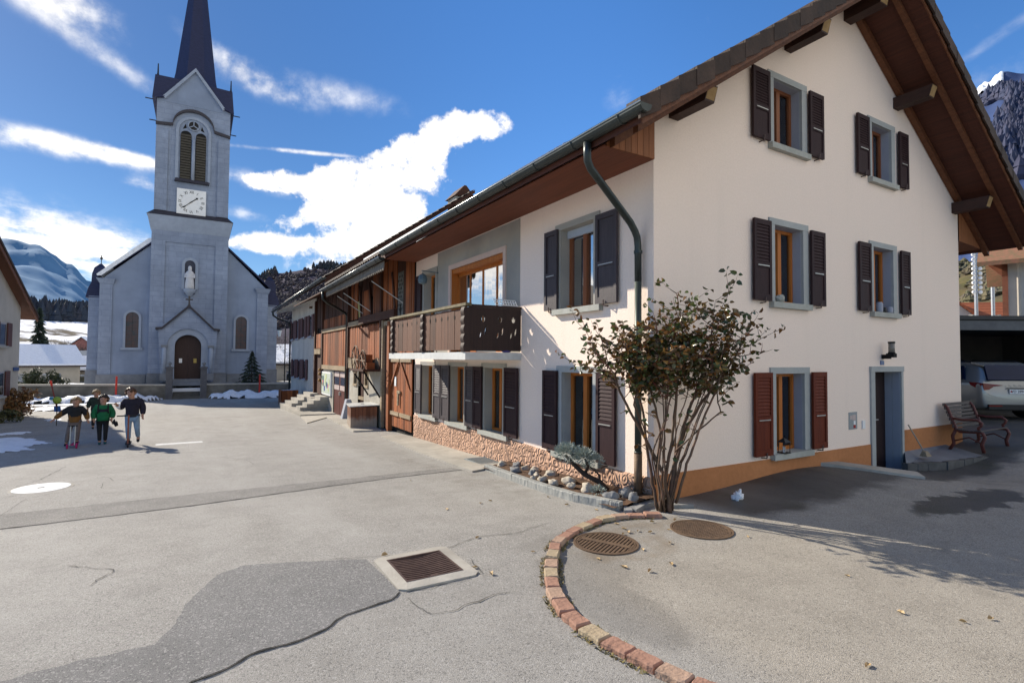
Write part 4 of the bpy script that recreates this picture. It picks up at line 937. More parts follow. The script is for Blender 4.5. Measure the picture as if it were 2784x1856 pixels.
mb = MB(); mb.prism([(a-.03,T0-.29,10.851),(b+.03,T0-.29,10.851),(b+.03,T0+4.53,10.851),(a-.03,T0+4.53,10.851)], [(tl+.09,T0+.06,11.22),(tr_-.1,T0+.06,11.22),(tr_-.1,T0+4.2,11.22),(tl+.09,T0+4.2,11.22)]); cb(mb, 'cornice_flashing', LEAD)
ul, ur = -2.69, 1.48
mb = MB(); mb.box(ul, ur, T0+.04, T0+4.15, 11.1, 18.5); up = cb(mb, 'upper_tower', CHST)
mb = MB()
for p, q in ((ul-.004, -2.02), (.80, ur+.004)): mb = MB(); mb.box(p, q, T0-.04, T0+.3, 11.2, 16.4); cb(mb, 'pilaster', CHST, up)
# belfry opening
mb = MB(); ring(mb, arch(-1.45, .22, 13.4, 17.45, 16)[1:]+[(-1.45,13.4)], arch(-1.62, .38, 13.4, 17.62, 16)[1:]+[(-1.62,13.4)], T0-.02, T0+.1); cb(mb, 'belfry_surround', CHTR, up)
for p, q in ((-1.36, -.74), (-.50, .10)):
    mb = MB(); mb.extr(arch(p, q, 13.42, 16.62), lambda u, v, w: (u, w, v), T0+.0, T0+.06); lv = cb(mb, 'belfry_opening', BLACK, up)
    mb = MB()
    for k in range(17): mb.hexa([(p+.02,T0-.03,13.45+k*.175),(q-.02,T0-.03,13.45+k*.175),(q-.02,T0+.0,13.57+k*.175),(p+.02,T0+.0,13.57+k*.175),(p+.02,T0-.05,13.46+k*.175),(q-.02,T0-.05,13.46+k*.175),(q-.02,T0-.01,13.59+k*.175),(p+.02,T0-.01,13.59+k*.175)])
    cb(mb, 'louvre', LOUV, lv)
mb = MB(); mb.tube([(-.62, T0-.03, 13.4), (-.62, T0-.03, 16.1)], .10, 10); cb(mb, 'column', CHTR, up, smooth=True)
mb = MB(); mb.lathe([(.31,-.02),(.31,.06)], (-.63, T0-.02, 17.02), 18, ax='y'); rw = cb(mb, 'rose_window', DARK, up)
mb = MB(); mb.tube([(-.63+.31*math.cos(q), T0-.04, 17.02+.31*math.sin(q)) for q in [k*math.pi/10 for k in range(21)]], .035, 6)
for k in range(3):
    q = math.pi/2+k*2.094; mb.tube([(-.63, T0-.04, 17.02), (-.63+.3*math.cos(q), T0-.04, 17.02+.3*math.sin(q))], .03, 5)
cb(mb, 'tracery', CHTR, rw)
mb = MB()
for s in (-1, 1): mb.face([(-.63+s*.62,T0+.03,16.72),(-.63+s*.40,T0+.03,16.82),(-.63+s*.46,T0+.03,17.1)])
cb(mb, 'spandrel_opening', BLACK, up, flip=False)
mb = MB(); mb.prism([(-1.62,T0-.2,13.2),(.33,T0-.2,13.2),(.33,T0+.1,13.2),(-1.62,T0+.1,13.2)], [(-1.58,T0-.08,13.42),(.29,T0-.08,13.42),(.29,T0+.1,13.42),(-1.58,T0+.1,13.42)]); cb(mb, 'belfry_sill', LEAD, up)
# string course that arches over the opening
mb = MB(); c = -.63; r = 1.17
pts = [(ul-.03, 16.78), (c-r-.08, 16.86)] + [(c-r*math.cos(math.pi*k/16), 16.9+1.1*math.sin(math.pi*k/16)) for k in range(17)] + [(c+r+.08, 16.86), (ur+.03, 16.70)]
ring(mb, [(x, z-.09) for x, z in pts], [(x, z+.09) for x, z in pts], T0-.10, T0+.1); cb(mb, 'string_course', LEAD, up)
# gables and roof of the tower
xa, xb = ul-.25, ur+.2; zc = 18.45; cxx = (ul+ur)/2
mb = MB(); mb.prism([(ul,T0+.02,18.3),(ur,T0+.02,18.3),(cxx+1.52,T0+.02,18.66),(cxx,T0+.02,20.66),(cxx-1.52,T0+.02,18.66)], [(ul,T0+.5,18.3),(ur,T0+.5,18.3),(cxx+1.52,T0+.5,18.66),(cxx,T0+.5,20.66),(cxx-1.52,T0+.5,18.66)]); cb(mb, 'gable', CHRN, up)
mb = MB(); ring(mb, [(cxx-1.62,18.44),(cxx-1.5,18.62),(cxx,20.62),(cxx+1.5,18.62),(cxx+1.62,18.44)], [(cxx-1.78,18.55),(cxx-1.6,18.78),(cxx,20.86),(cxx+1.6,18.78),(cxx+1.78,18.55)], T0-.16, T0+.4); cb(mb, 'gable_coping', CHTR, up)
mb = MB(); m_ = T0+2.1; h = 2.32
rf = []
mb.prism([(xa,T0-.17,18.35),(cxx-1.72,T0-.17,18.5),(cxx-1.72,T0+4.3,18.5),(xa,T0+4.3,18.35)], [(xa+.12,T0-.02,19.9),(cxx-.55,T0-.0,19.95),(cxx-.55,T0+4.2,19.95),(xa+.12,T0+4.2,19.9)])
mb.prism([(cxx+1.72,T0-.17,18.5),(xb,T0-.17,18.35),(xb,T0+4.3,18.35),(cxx+1.72,T0+4.3,18.5)], [(cxx+.55,T0+.0,19.95),(xb-.12,T0-.02,19.9),(xb-.12,T0+4.2,19.9),(cxx+.55,T0+4.2,19.95)])
mb.prism([(cxx-1.72,T0+.1,18.5),(cxx+1.72,T0+.1,18.5),(cxx+1.72,T0+4.2,18.5),(cxx-1.72,T0+4.2,18.5)], [(cxx-.05,T0+.1,20.8),(cxx+.05,T0+.1,20.8),(cxx+.05,T0+4.2,20.8),(cxx-.05,T0+4.2,20.8)])
cb(mb, 'tower_roof', SLATE, up)
mb = MB(); vs = []
for r, z in ((1.75, 19.3), (1.36, 20.1), (1.2, 21.0), (.0, 32.0)):
    for k in range(8):
        q = math.pi/8+k*math.pi/4; rr = r/math.cos(math.pi/8); vs.append((cxx+rr*math.cos(q), m_+rr*math.sin(q), z))
mb.add(vs, [(8*i+j, 8*i+(j+1) % 8, 8*i+8+(j+1) % 8, 8*i+8+j) for i in range(3) for j in range(8)]); cb(mb, 'spire', SLATE, up)
for x in (xa+.25, xb-.2):
    mb = MB(); mb.tube([(x, T0+.25, 19.85), (x, T0+.25, 20.1), (x, T0+.25, 20.75)], [.12, .05, .03], 7); cb(mb, 'finial', INK, up)
for x, z, s in ((xa, 18.3, -1), (xb, 18.3, 1), (ul, 16.95, -1), (ur, 16.95, 1)):
    mb = MB(); mb.tube([(x, T0+.1, z), (x+s*.36, T0-.1, z-.08)], .035, 6); cb(mb, 'gargoyle', INK, up)
# clock
mb = MB(); mb.box(-1.47, .17, T0-.09, T0-.045, 11.11, 12.76); ck = cb(mb, 'clock', WHITE, up)
cxk, czk = -.65, 11.94
for k, s in enumerate(('XII','I','II','III','IIII','V','VI','VII','VIII','IX','X','XI')):
    q = -k*math.pi/6; me = text_mesh(s, .27, .004); mb = MB()
    def put(x, y, z): 
        X, Z = x*.8, y+.64
        return (cxk+X*math.cos(q)-Z*math.sin(q), T0-.094-z, czk+X*math.sin(q)+Z*math.cos(q))
    add_mesh(mb, me, put); cb(mb, 'numeral', INK, ck, flip=False); bpy.data.meshes.remove(me)
for ang, ln, wd_ in ((-R_(49), .50, .05), (-R_(228), .66, .038)):
    mb = MB(); ux, uz = -math.sin(ang), math.cos(ang); vx, vz = uz, -ux
    pl = [(-.14, -wd_*.7), (-.14, wd_*.7), (.05, wd_*.55), (ln*.72, wd_*.5), (ln*.76, wd_*1.5), (ln, 0), (ln*.76, -wd_*1.5), (ln*.72, -wd_*.5), (.05, -wd_*.55)]
    mb.extr(pl, lambda u, v, w: (cxk+ux*u+vx*v, T0-.11-w, czk+uz*u+vz*v), 0, .012); cb(mb, 'clock_hand', INK, ck)
# niche with statue
mb = MB(); mb.extr(arch(-.92, -.33, 5.9, 8.1), lambda u, v, w: (u, w, v), T0-.02, T0+.02); ni = cb(mb, 'niche', M('niche_shadow', (.07,.075,.10), (.05,.055,.08)))
mb = MB(); ring(mb, arch(-.92, -.33, 6.2, 8.1, 12)[1:]+[(-.92,6.2)], arch(-1.08, -.17, 6.2, 8.28, 12)[1:]+[(-1.08,6.2)], T0-.12, T0+.05); cb(mb, 'niche_surround', CHTR, ni)
mb = MB(); mb.lathe([(.10,5.75),(.30,6.0),(.34,6.12),(.34,6.2)], (-.63, T0-.2, 0), 12); cb(mb, 'corbel', CHTR, ni)
mb = MB(); mb.lathe([(.20,6.2),(.27,6.25),(.25,6.6),(.21,6.95),(.24,7.15),(.20,7.32),(.09,7.42),(.10,7.48),(.115,7.56),(.09,7.68),(.02,7.73)], (-.63, T0-.2, 0), 14)
mb.tube([(-.84,T0-.2,7.22),(-.88,T0-.28,6.98),(-.70,T0-.40,6.95),(-.60,T0-.40,7.02)], [.07,.065,.05,.04], 8); mb.tube([(-.42,T0-.2,7.22),(-.38,T0-.28,6.98),(-.56,T0-.40,6.92),(-.64,T0-.40,6.98)], [.07,.065,.05,.04], 8)
sx = tag(mb.build('statue', STATUE, None, off=CO, smooth=True), 'pale robed stone statue standing in the niche above the church porch', 'statue')
sx.location = CH.location; sx.scale = (CS,)*3
# porch
P0 = 39.7; px = -.61
mb = MB(); ring(mb, arch(px-.73, px+.73, .40, 3.22, 16)[1:]+[(px-.73,.40)], arch(px-1.16, px+1.16, .40, 3.6, 16)[1:]+[(px-1.16,.40)], P0+.1, P0+.6); cb(mb, 'porch_arch', CHTR)
o_ = arch(px-1.14, px+1.14, .2, 3.6, 16)[1:]+[(px-1.14,.2)]
g_ = [(px+1.42,.2)] + [(px+1.42, 2.45)]*2
def proj(u, v):  # outer edge of the porch front
    return u
mb = MB(); outer = []
for (u, v) in o_:
    if v <= 2.45: outer.append((px+(1.42 if u > px else -1.42), v))
    else:
        t = (u-px)/1.14; outer.append((px+1.62*t, 4.95-1.33*abs(t) if abs(t) < .999 else 3.55))
ring(mb, o_, outer, P0, P0+.95); po = cb(mb, 'porch', CHST)
mb = MB(); ring(mb, [(px-1.76,3.50),(px-1.42,3.52),(px,4.96),(px+1.42,3.52),(px+1.76,3.50)], [(px-1.76,3.64),(px-1.42,3.67),(px,5.13),(px+1.42,3.67),(px+1.76,3.64)], P0-.14, P0+.95); cb(mb, 'porch_roof', LEAD, po)
mb = MB(); mb.tube([(px,P0-.0,5.05),(px,P0-.0,5.7)], .055, 6); mb.tube([(px-.2,P0-.0,5.48),(px+.2,P0-.0,5.48)], .05, 6); mb.lathe([(.12,5.0),(.07,5.15)], (px, P0, 0), 8); cb(mb, 'cross', M('dark_stone', (.10,.09,.08), (.07,.06,.06)), po)
for x in (px-1.27, px+1.27):
    mb = MB(); mb.tube([(x, P0-.06, .75), (x, P0-.06, 2.4)], .12, 12); cb(mb, 'column', CHTR, po, smooth=True)
    mb = MB(); mb.box(x-.19, x+.19, P0-.2, P0+.1, .3, .75); mb.box(x-.17, x+.17, P0-.18, P0+.1, 2.4, 2.55); cb(mb, 'column_block', CHBASE, po)
for s in (-1, 1):
    mb = MB(); q = [p for p in arch(px-.72, px+.72, .40, 3.20, 16) if (p[0]-px)*s >= -1e-6]
    if s > 0: q = [(px+.005, .40)] + [p for p in q if p[1] > .40 or p[0] > px+.1]
    else: q = [(px-.72,.40), (px-.005,.40)] + [p for p in q if p[1] > .41]
    mb.extr(q, lambda u, v, w: (u, w, v), P0+.45, P0+.5); dd = cb(mb, 'door', DOORW)
    mb = MB(); mb.box(px+s*.40-.085, px+s*.40+.085, P0+.43, P0+.449, 1.42, 1.70); cb(mb, 'notice', WHITE if s < 0 else M('yellow_paper', (.50,.36,.10), (.45,.32,.09)), dd)
mb = MB(); mb.box(px-.95, px+.95, P0-.3, P0+.6, .2, .40); mb.box(px-1.1, px+1.1, P0-.7, P0-.3, .0, .22); cb(mb, 'door_step', CHBASE)
# churchyard, wall and gate
yd = MB(); yd.prism([(-20,43.0,-1.6),(16,43.0,-1.6),(16,75,-2.6),(-20,75,-2.6)], [(-20,43.0,-.30),(16,43.0,-.42),(16,75,-1.2),(-20,75,-1.2)])
YARD = bpy.data.materials['worn_asphalt'].copy(); 
def yardmat():
    m = M('snowy_turf', (.16,.14,.08), (.10,.09,.05), 3, .95, .4, 20, extra=lambda nt, tc, col: mixc(nt, mnode(nt, 'GREATER_THAN', nz(nt, tc.outputs['Object'], .22, 5), .50), col, (.84,.86,.9)))
    return m
bpy.data.materials.remove(YARD)
struct(yd, 'churchyard', yardmat())
WY = 42.0
def wallpiece(x0, x1, lab, zl, zr):
    w = thing('boundary_wall', lab, 'wall', ((x0+x1)/2, WY, G((x0+x1)/2, WY)))
    mb = MB(); mb.prism([(x0,WY,-1.6),(x1,WY,-1.6),(x1,WY+.4,-1.6),(x0,WY+.4,-1.6)], [(x0,WY,zl-.1),(x1,WY,zr-.1),(x1,WY+.4,zr-.1),(x0,WY+.4,zl-.1)]); mb.build('masonry', WALLST, w)
    mb = MB(); mb.prism([(x0,WY-.06,zl-.1),(x1,WY-.06,zr-.1),(x1,WY+.46,zr-.1),(x0,WY+.46,zl-.1)], [(x0,WY-.06,zl),(x1,WY-.06,zr),(x1,WY+.46,zr),(x0,WY+.46,zl)]); mb.build('coping', CONC, w)
wallpiece(-12, -1.80, 'long low stone wall left of the church gate, pale sunlit coping', .15, -.02); wallpiece(.46, 9, 'shaded low stone wall right of the church gate', -.02, -.04)
for x, lab in ((-1.66, 'dark stone gate pillar on the left of the church gate'), (.32, 'dark stone gate pillar on the right of the church gate')):
    g_ = thing('gate_pillar', lab, 'pillar', (x, WY+.1, -1.0))
    mb = MB(); mb.box(x-.19, x+.19, WY-.12, WY+.26, -1.4, 1.02); mb.box(x-.24, x+.24, WY-.17, WY+.31, 1.02, 1.12); mb.build('shaft', M('dark_gate_stone' , (.13,.13,.14), (.09,.09,.10), 4, .9, .3, 20), g_)
    mb = MB(); mb.lathe([(.17,1.12),(.07,1.2),(.06,1.24),(.12,1.32),(.12,1.38),(.03,1.48)], (x, WY+.07, 0), 10); mb.build('urn', CHBASE, g_, smooth=True)
mb = MB()
for k in range(4): mb.box(-1.46, .12, WY-.4+.3*k, WY+3, -1.35, -1.0+.14*k)
solo(mb, 'gate_steps', CONCD, 'short flight of grey steps between the two church gate pillars', 'steps', (-.67, WY, -1.05))
# young fir
def conifer(name, lab, loc, h, r, group=None, n=900):
    t = thing(name, lab, 'tree', loc, group=group); x, y, z = loc
    mb = MB(); mb.tube([(x,y,z),(x,y,z+h)], [.05*h/2, .01], 6); mb.build('trunk', BARK, t)
    mb = MB()
    for i in range(n):
        f = rnd.random()**1.25; zz = z+h*(.06+.94*f); lay = (f*9) % 1
        rr = r*(1-f)*(.35+.75*(1-lay))*rnd.uniform(.55,1.05)+.02; a = rnd.random()*6.283
        p = Vector((x+rr*math.cos(a), y+rr*math.sin(a), zz-.10*rr)); s = .10*h/2.2*rnd.uniform(.6,1.2)*(1-.5*f)
        d = Vector((math.cos(a), math.sin(a), -.35)); u = d.orthogonal().normalized(); u.rotate(Matrix.Rotation(rnd.random()*3, 3, d))
        mb.face([p-d*s, p+u*s*.5, p+d*s*1.3, p-u*s*.5])
    mb.build('crown', LEAFCON, t, flip=False); return t
conifer('fir_tree', 'small dark young fir in front of the right church window', (3.45, 44.2, -.42), 2.7, 1.15, n=1800)
# snow stakes and shovel
for x, y, h, lab in ((-4.45, 41.5, 1.55, 'red snow stake in front of the left church window'), (3.75, 41.6, 1.6, 'red snow stake standing before the young fir')):
    z = G(x, y); mb = MB(); mb.tube([(x,y,z-.1),(x+.02,y,z+h)], .055, 8)
    solo(mb, 'snow_stake', M('red_stake' , (.55,.05,.035), (.45,.04,.03)), lab, 'stake', (x,y,z))
# ---------------------------------------------------------------- house at the left edge
lx, ly = -6.98, 31.9
LHG = -1.0
LH = thing('shaded_house', 'shaded house at the left edge with low-pitched overhanging roof and closed-in gable', 'house', (lx, ly, LHG))
LW = M('shaded_house_plaster', (.50,.485,.45), (.44,.43,.40), 2, .92, .2, 40, dirt=.15)
def FG(u, d, z): return (lx + d, u, z)
ry, rz_ = 26.6, 4.13+.43*(31.6-26.6)
def lund(y): return rz_ - .43*abs(y-ry)
mb = MB()
sheet(mb, lambda u, d, z: FG(u, d, z), [19.4, ry, ly], [LHG-.5, 3.0], [], top=lambda u: lund(u)-.03)
mb.face([(lx,ly,LHG-.5),(lx,ly,3.95),(lx-9,ly,3.95),(lx-9,ly,LHG-.5)]); mb.face([(lx,19.4,LHG-.5),(lx,19.4,3.45),(lx-9,19.4,3.45),(lx-9,19.4,LHG-.5)])
mb.build('wall', LW, LH, flip=False)
def lslab(mb, ya, yb, x0, x1, lo, hi):
    mb.hexa([(x0,ya,lund(ya)+lo),(x1,ya,lund(ya)+lo),(x1,yb,lund(yb)+lo),(x0,yb,lund(yb)+lo),(x0,ya,lund(ya)+hi),(x1,ya,lund(ya)+hi),(x1,yb,lund(yb)+hi),(x0,yb,lund(yb)+hi)])
mb = MB(); lslab(mb, ry, 33.1, lx-9, lx+.36, .02, .12); lslab(mb, ry, 18.4, lx-9, lx+.36, .02, .12)
SOFL = M('left_soffit', (.13,.052,.027), (.085,.034,.019), 2.5, .7, .2, 14, (.4,8,8))
lr = mb.build('roof', SOFL, LH)
mb = MB(); lslab(mb, ry, 33.12, lx-9, lx+.40, .121, .24); lslab(mb, ry, 18.3, lx-9, lx+.40, .121, .24); mb.build('roof_covering', TILE, lr)
mb = MB(); lslab(mb, ry+.02, 33.12, lx+.32, lx+.365, -.06, .119); mb.build('barge_board', BEAM, lr)
for z0, z1, y0 in ((2.22, 3.17, 28.9), (.15, 1.15, 28.85), (2.22, 3.17, 25.2)):
    mb = MB(); mb.box(lx-.1, lx+.015, y0, y0+.95, z0, z1); w_ = mb.build('window', STONEB, LH)
    mb = MB(); mb.box(lx+.015, lx+.02, y0+.08, y0+.87, z0+.06, z1-.06); mb.build('pane', GLASS, w_)
    mb = MB(); mb.box(lx, lx+.10, y0-.1, y0+1.05, z0-.09, z0); mb.build('sill', STONEG, w_)
    for a in (y0-.62, y0+1.0):
        mb = MB(); mb.box(lx+.03, lx+.07, a, a+.58, z0-.02, z1+.02); mb.build('shutter', bpy.data.materials['maroon_shutter'], w_)
mb = MB(); mb.box(lx+.02, lx+.05, 31.0, 31.75, 1.15, 1.30); mb.build('street_plate', bpy.data.materials['blue_enamel_plate'], LH)
def bush(name, lab, cat, loc, rx, ry_, h, mat, n, s, group=None, wood=True, up=.3):
    t = thing(name, lab, cat, loc, group=group); x, y, z = loc
    if wood:
        mb = MB()
        for i in range(7):
            a = rnd.random()*6.28; mb.tube([(x,y,z-.05),(x+rx*.3*math.cos(a),y+ry_*.3*math.sin(a),z+h*.5),(x+rx*.6*math.cos(a),y+ry_*.6*math.sin(a),z+h*.85)], [.03*h,.02*h,.006*h], 5)
        mb.build('stem', HEDGEW, t)
    mb = MB()
    cl = [(Vector((rnd.gauss(0,.45),rnd.gauss(0,.45),rnd.uniform(.15,.85))), rnd.uniform(.25,.45)) for _ in range(14)]
    for i in range(n):
        c, q = rnd.choice(cl); d = Vector((rnd.gauss(0,1),rnd.gauss(0,1),rnd.gauss(0,1))).normalized()*q*rnd.uniform(.4,1)
        p = Vector((x+(c.x+d.x)*rx, y+(c.y+d.y)*ry_, z+max(.02,(c.z+d.z*.6))*h))
        a = Vector((rnd.gauss(0,1),rnd.gauss(0,1),rnd.gauss(0,1)+up)).normalized(); b = a.orthogonal().normalized(); b.rotate(Matrix.Rotation(rnd.random()*6,3,a))
        k = s*rnd.uniform(.6,1.3); mb.face([p-a*k, p+b*k*.45, p+a*k, p-b*k*.45])
    mb.build('foliage', mat, t, flip=False); return t
bush('garden_bush', 'rust and dark green bush against the corner of the left house', 'bush', (-6.7, 30.6, G(-6.7,30.6)), 1.0, .9, 1.25, LEAFBRN, 2200, .09)
bush('garden_bush', 'low dark bush under the left house wall, partly cut by the frame', 'bush', (-6.5, 27.6, G(-6.5,27.6)), .6, .9, .5, LEAFHEDGE, 900, .07)
sv = thing('snow_shovel', 'snow shovel with a red handle grip stuck upright left of the children', 'shovel', (-5.9, 33.6, G(-5.9,33.6)))
x, y, z = sv.location
mb = MB(); mb.tube([(x,y,z+.15),(x-.22,y,z+1.25)], .028, 6); mb.build('shaft', M('dark_red_shaft',(.14,.03,.03),(.1,.025,.025)), sv)
mb = MB(); mb.tube([(x-.22,y,z+1.25),(x-.27,y,z+1.5)], .045, 6); mb.build('grip', bpy.data.materials['red_stake'], sv)
mb = MB(); mb.hexa([(x-.12,y,z+.22),(x+.12,y,z+.26),(x+.22,y-.25,z-.02),(x-.06,y-.25,z-.05),(x-.12,y+.02,z+.24),(x+.12,y+.02,z+.28),(x+.22,y-.24,z),(x-.06,y-.24,z-.03)]); mb.build('blade', bpy.data.materials['blue_enamel_plate'], sv)
# ---------------------------------------------------------------- snow lying about
def snowpatch(name, pts, h, seed, cell=.18, kind='structure'):
    xs = [p[0] for p in pts]; ys = [p[1] for p in pts]
    def inside(x, y):
        c = False; n = len(pts)
        for i in range(n):
            (a, b), (p, q) = pts[i], pts[i-1]
            if (b > y) != (q > y) and x < (p-a)*(y-b)/(q-b)+a: c = not c
        return c
    def dist(x, y):
        best = 9
        for i in range(len(pts)):
            a = Vector(pts[i]); b = Vector(pts[i-1]); p = Vector((x, y)); ab = b-a
            t = max(0, min(1, (p-a).dot(ab)/max(1e-9, ab.length_squared))); best = min(best, (p-a-ab*t).length)
        return best
    mb = MB(); nx = int((max(xs)-min(xs))/cell)+1; ny = int((max(ys)-min(ys))/cell)+1; id_ = {}
    for j in range(ny+1):
        for i in range(nx+1):
            x, y = min(xs)+i*cell, min(ys)+j*cell
            d = dist(x, y)*(1 if inside(x, y) else -1) + .25*noise.noise(Vector((x*1.9, y*1.9, seed))) + .08*noise.noise(Vector((x*6, y*6, seed)))
            if d > -.06:
                e = min(1, max(0, d)/max(.25, h*1.1)); hh = h*(1-(1-e)**2)*(.75+.6*noise.noise(Vector((x*1.3, y*1.3, seed+4)))+.22*noise.noise(Vector((x*4, y*4, seed+4)))) 
                id_[i, j] = len(mb.v); mb.v.append((x, y, G(x, y)+.006+hh if d > 0 else G(x, y)-.01))
    for (i, j) in list(id_):
        q = [(i,j),(i+1,j),(i+1,j+1),(i,j+1)]
        if all(k in id_ for k in q): mb.f.append([id_[k] for k in q]); mb.m.append(0)
    return struct(mb, name, SNOW, kind, smooth=True, flip=False)
snowpatch('snow', [(.6,40.9),(1.6,40.3),(4.6,40.2),(7.5,40.5),(8.5,41.9),(3.0,41.95),(.7,41.6)], .52, 1)
snowpatch('snow', [(-8.6,40.2),(-4.6,39.6),(-2.6,40.4),(-1.9,41.6),(-3.4,41.9),(-9,41.95)], .42, 2)
snowpatch('snow', [(-4.1,16.2),(-3.55,17.0),(-3.7,17.9),(-3.2,18.4),(-3.9,19.6),(-4.5,20.6),(-6.5,20.5),(-6,16)], .03, 3, .12)
snowpatch('snow', [(-5.6,21.0),(-4.6,21.8),(-4.5,22.6),(-5.3,22.3)], .03, 4, .1)
snowpatch('snow', [(-7.0,34.0),(-5.3,33.6),(-4.9,34.4),(-5.6,35.6),(-7.4,36)], .12, 5, .15)
snowpatch('snow', [(-5.0,27.2),(-4.6,27.4),(-4.9,28.6),(-5.4,28.3)], .03, 6, .1)
snowpatch('snow', [(-9.2,37.4),(-3.6,38.4),(-2.8,39.3),(-4.8,39.5),(-9.4,38.7)], .05, 7)
mb = MB(); mb.blob((6.17,4.55,G(6.17,4.55)+.04), .075, .05, .055, .5, 14, 9)
mb.blob((6.20,4.55,G(6.17,4.55)+.085), .035, .03, .035, .5, 10, 7)
solo(mb, 'snow_lump', SNOW, 'single lump of white snow on dark damp asphalt by the rose', 'snow lump', (6.17,4.55,G(6.17,4.55)), smooth=True)
# ---------------------------------------------------------------- street furniture in the foreground
P = [(2.52,1.92),(2.46,2.05),(2.41,2.17),(2.38,2.38),(2.35,2.59),(2.32,2.78),(2.31,2.95),(2.33,3.15),(2.40,3.35),(2.48,3.54),(2.61,3.74),(2.72,3.90),(2.83,4.05),(2.98,4.22),(3.10,4.36),(3.32,4.51),(3.66,4.67),(4.02,4.78),(4.33,4.76),(4.60,4.63),(4.78,4.54)]
def resample(P, st):
    out = [Vector(P[0])]; acc = 0
    for a, b in zip(P, P[1:]):
        a, b = Vector(a), Vector(b); L = (b-a).length; t = st-acc
        while t <= L: out.append(a+(b-a)*t/L); t += st
        acc = (acc+L) % st
    return out
KP = resample(P, .205); nb = len(KP)-1
for i in range(nb):
    a, b = KP[i], KP[i+1]; d = (b-a).normalized(); nrm = Vector((-d.y, d.x)); c = (a+b)/2; L = (b-a).length/2-.007; w = .058+rnd.uniform(-.005,.005); h = .045+rnd.uniform(-.008,.010)
    rr = rnd.uniform(-.05,.05)
    mb = MB(); k0 = []
    ring_ = []
    for (u, v) in ((-1,-1),(-.5,-1.05),(.1,-.97),(.6,-1.04),(1,-1),(1.03,0),(1,1),(.5,1.04),(0,.96),(-.6,1.05),(-1,1),(-1.02,0)):
        ring_.append((u*L*rnd.uniform(.97,1.01), v*w*rnd.uniform(.95,1.04)))
    def pt(u, v, z): return (c.x+d.x*u+nrm.x*v+nrm.x*rr*u, c.y+d.y*u+nrm.y*v+nrm.y*rr*u, G(c.x,c.y)+z+rnd.uniform(-.002,.002))
    r0 = [pt(u,v,-.08) for u,v in ring_]; r1 = [pt(u,v,h-.012) for u,v in ring_]; r2 = [pt(u*.9,v*.86,h) for u,v in ring_]
    n = len(ring_); mb.add(r0+r1+r2, [(k,(k+1)%n,n+(k+1)%n,n+k) for k in range(n)]+[(n+k,n+(k+1)%n,2*n+(k+1)%n,2*n+k) for k in range(n)]+[tuple(range(2*n,3*n))])
    kind = 1 if i in (4, 9, 11, 16, 18) else (2 if i % 3 == 1 else 0)
    LAB = ('red-brown paving brick set in the curved kerb line', 'sandy yellow paving brick set in the curved kerb line', 'pinkish paving brick set in the curved kerb line')[kind]
    solo(mb, 'kerb_brick', TERRA[kind], LAB, 'brick', (c.x,c.y,G(c.x,c.y)), ('red-brown kerb bricks', 'sandy kerb bricks', 'pinkish kerb bricks')[kind])
mb = MB()
for i in range(2600):
    t = rnd.random()*(nb-.01); i0 = int(t); a, b = KP[i0], KP[i0+1]; p = a+(b-a)*(t-i0); d = (b-a).normalized(); nrm = Vector((-d.y, d.x))
    if noise.noise(Vector((t*.8, 3, 1))) < -.15: continue
    o = rnd.choice((-1,1))*rnd.uniform(.055,.10); x, y = p.x+nrm.x*o, p.y+nrm.y*o; z = G(x,y); q = rnd.random()*6.28; s = rnd.uniform(.010,.030)
    mb.face([(x-s*.3*math.sin(q),y+s*.3*math.cos(q),z),(x+s*.3*math.sin(q),y-s*.3*math.cos(q),z),(x+s*math.cos(q),y+s*math.sin(q),z+s*rnd.uniform(.2,.9))])
struct(mb, 'moss', MOSS, 'stuff', flip=False)
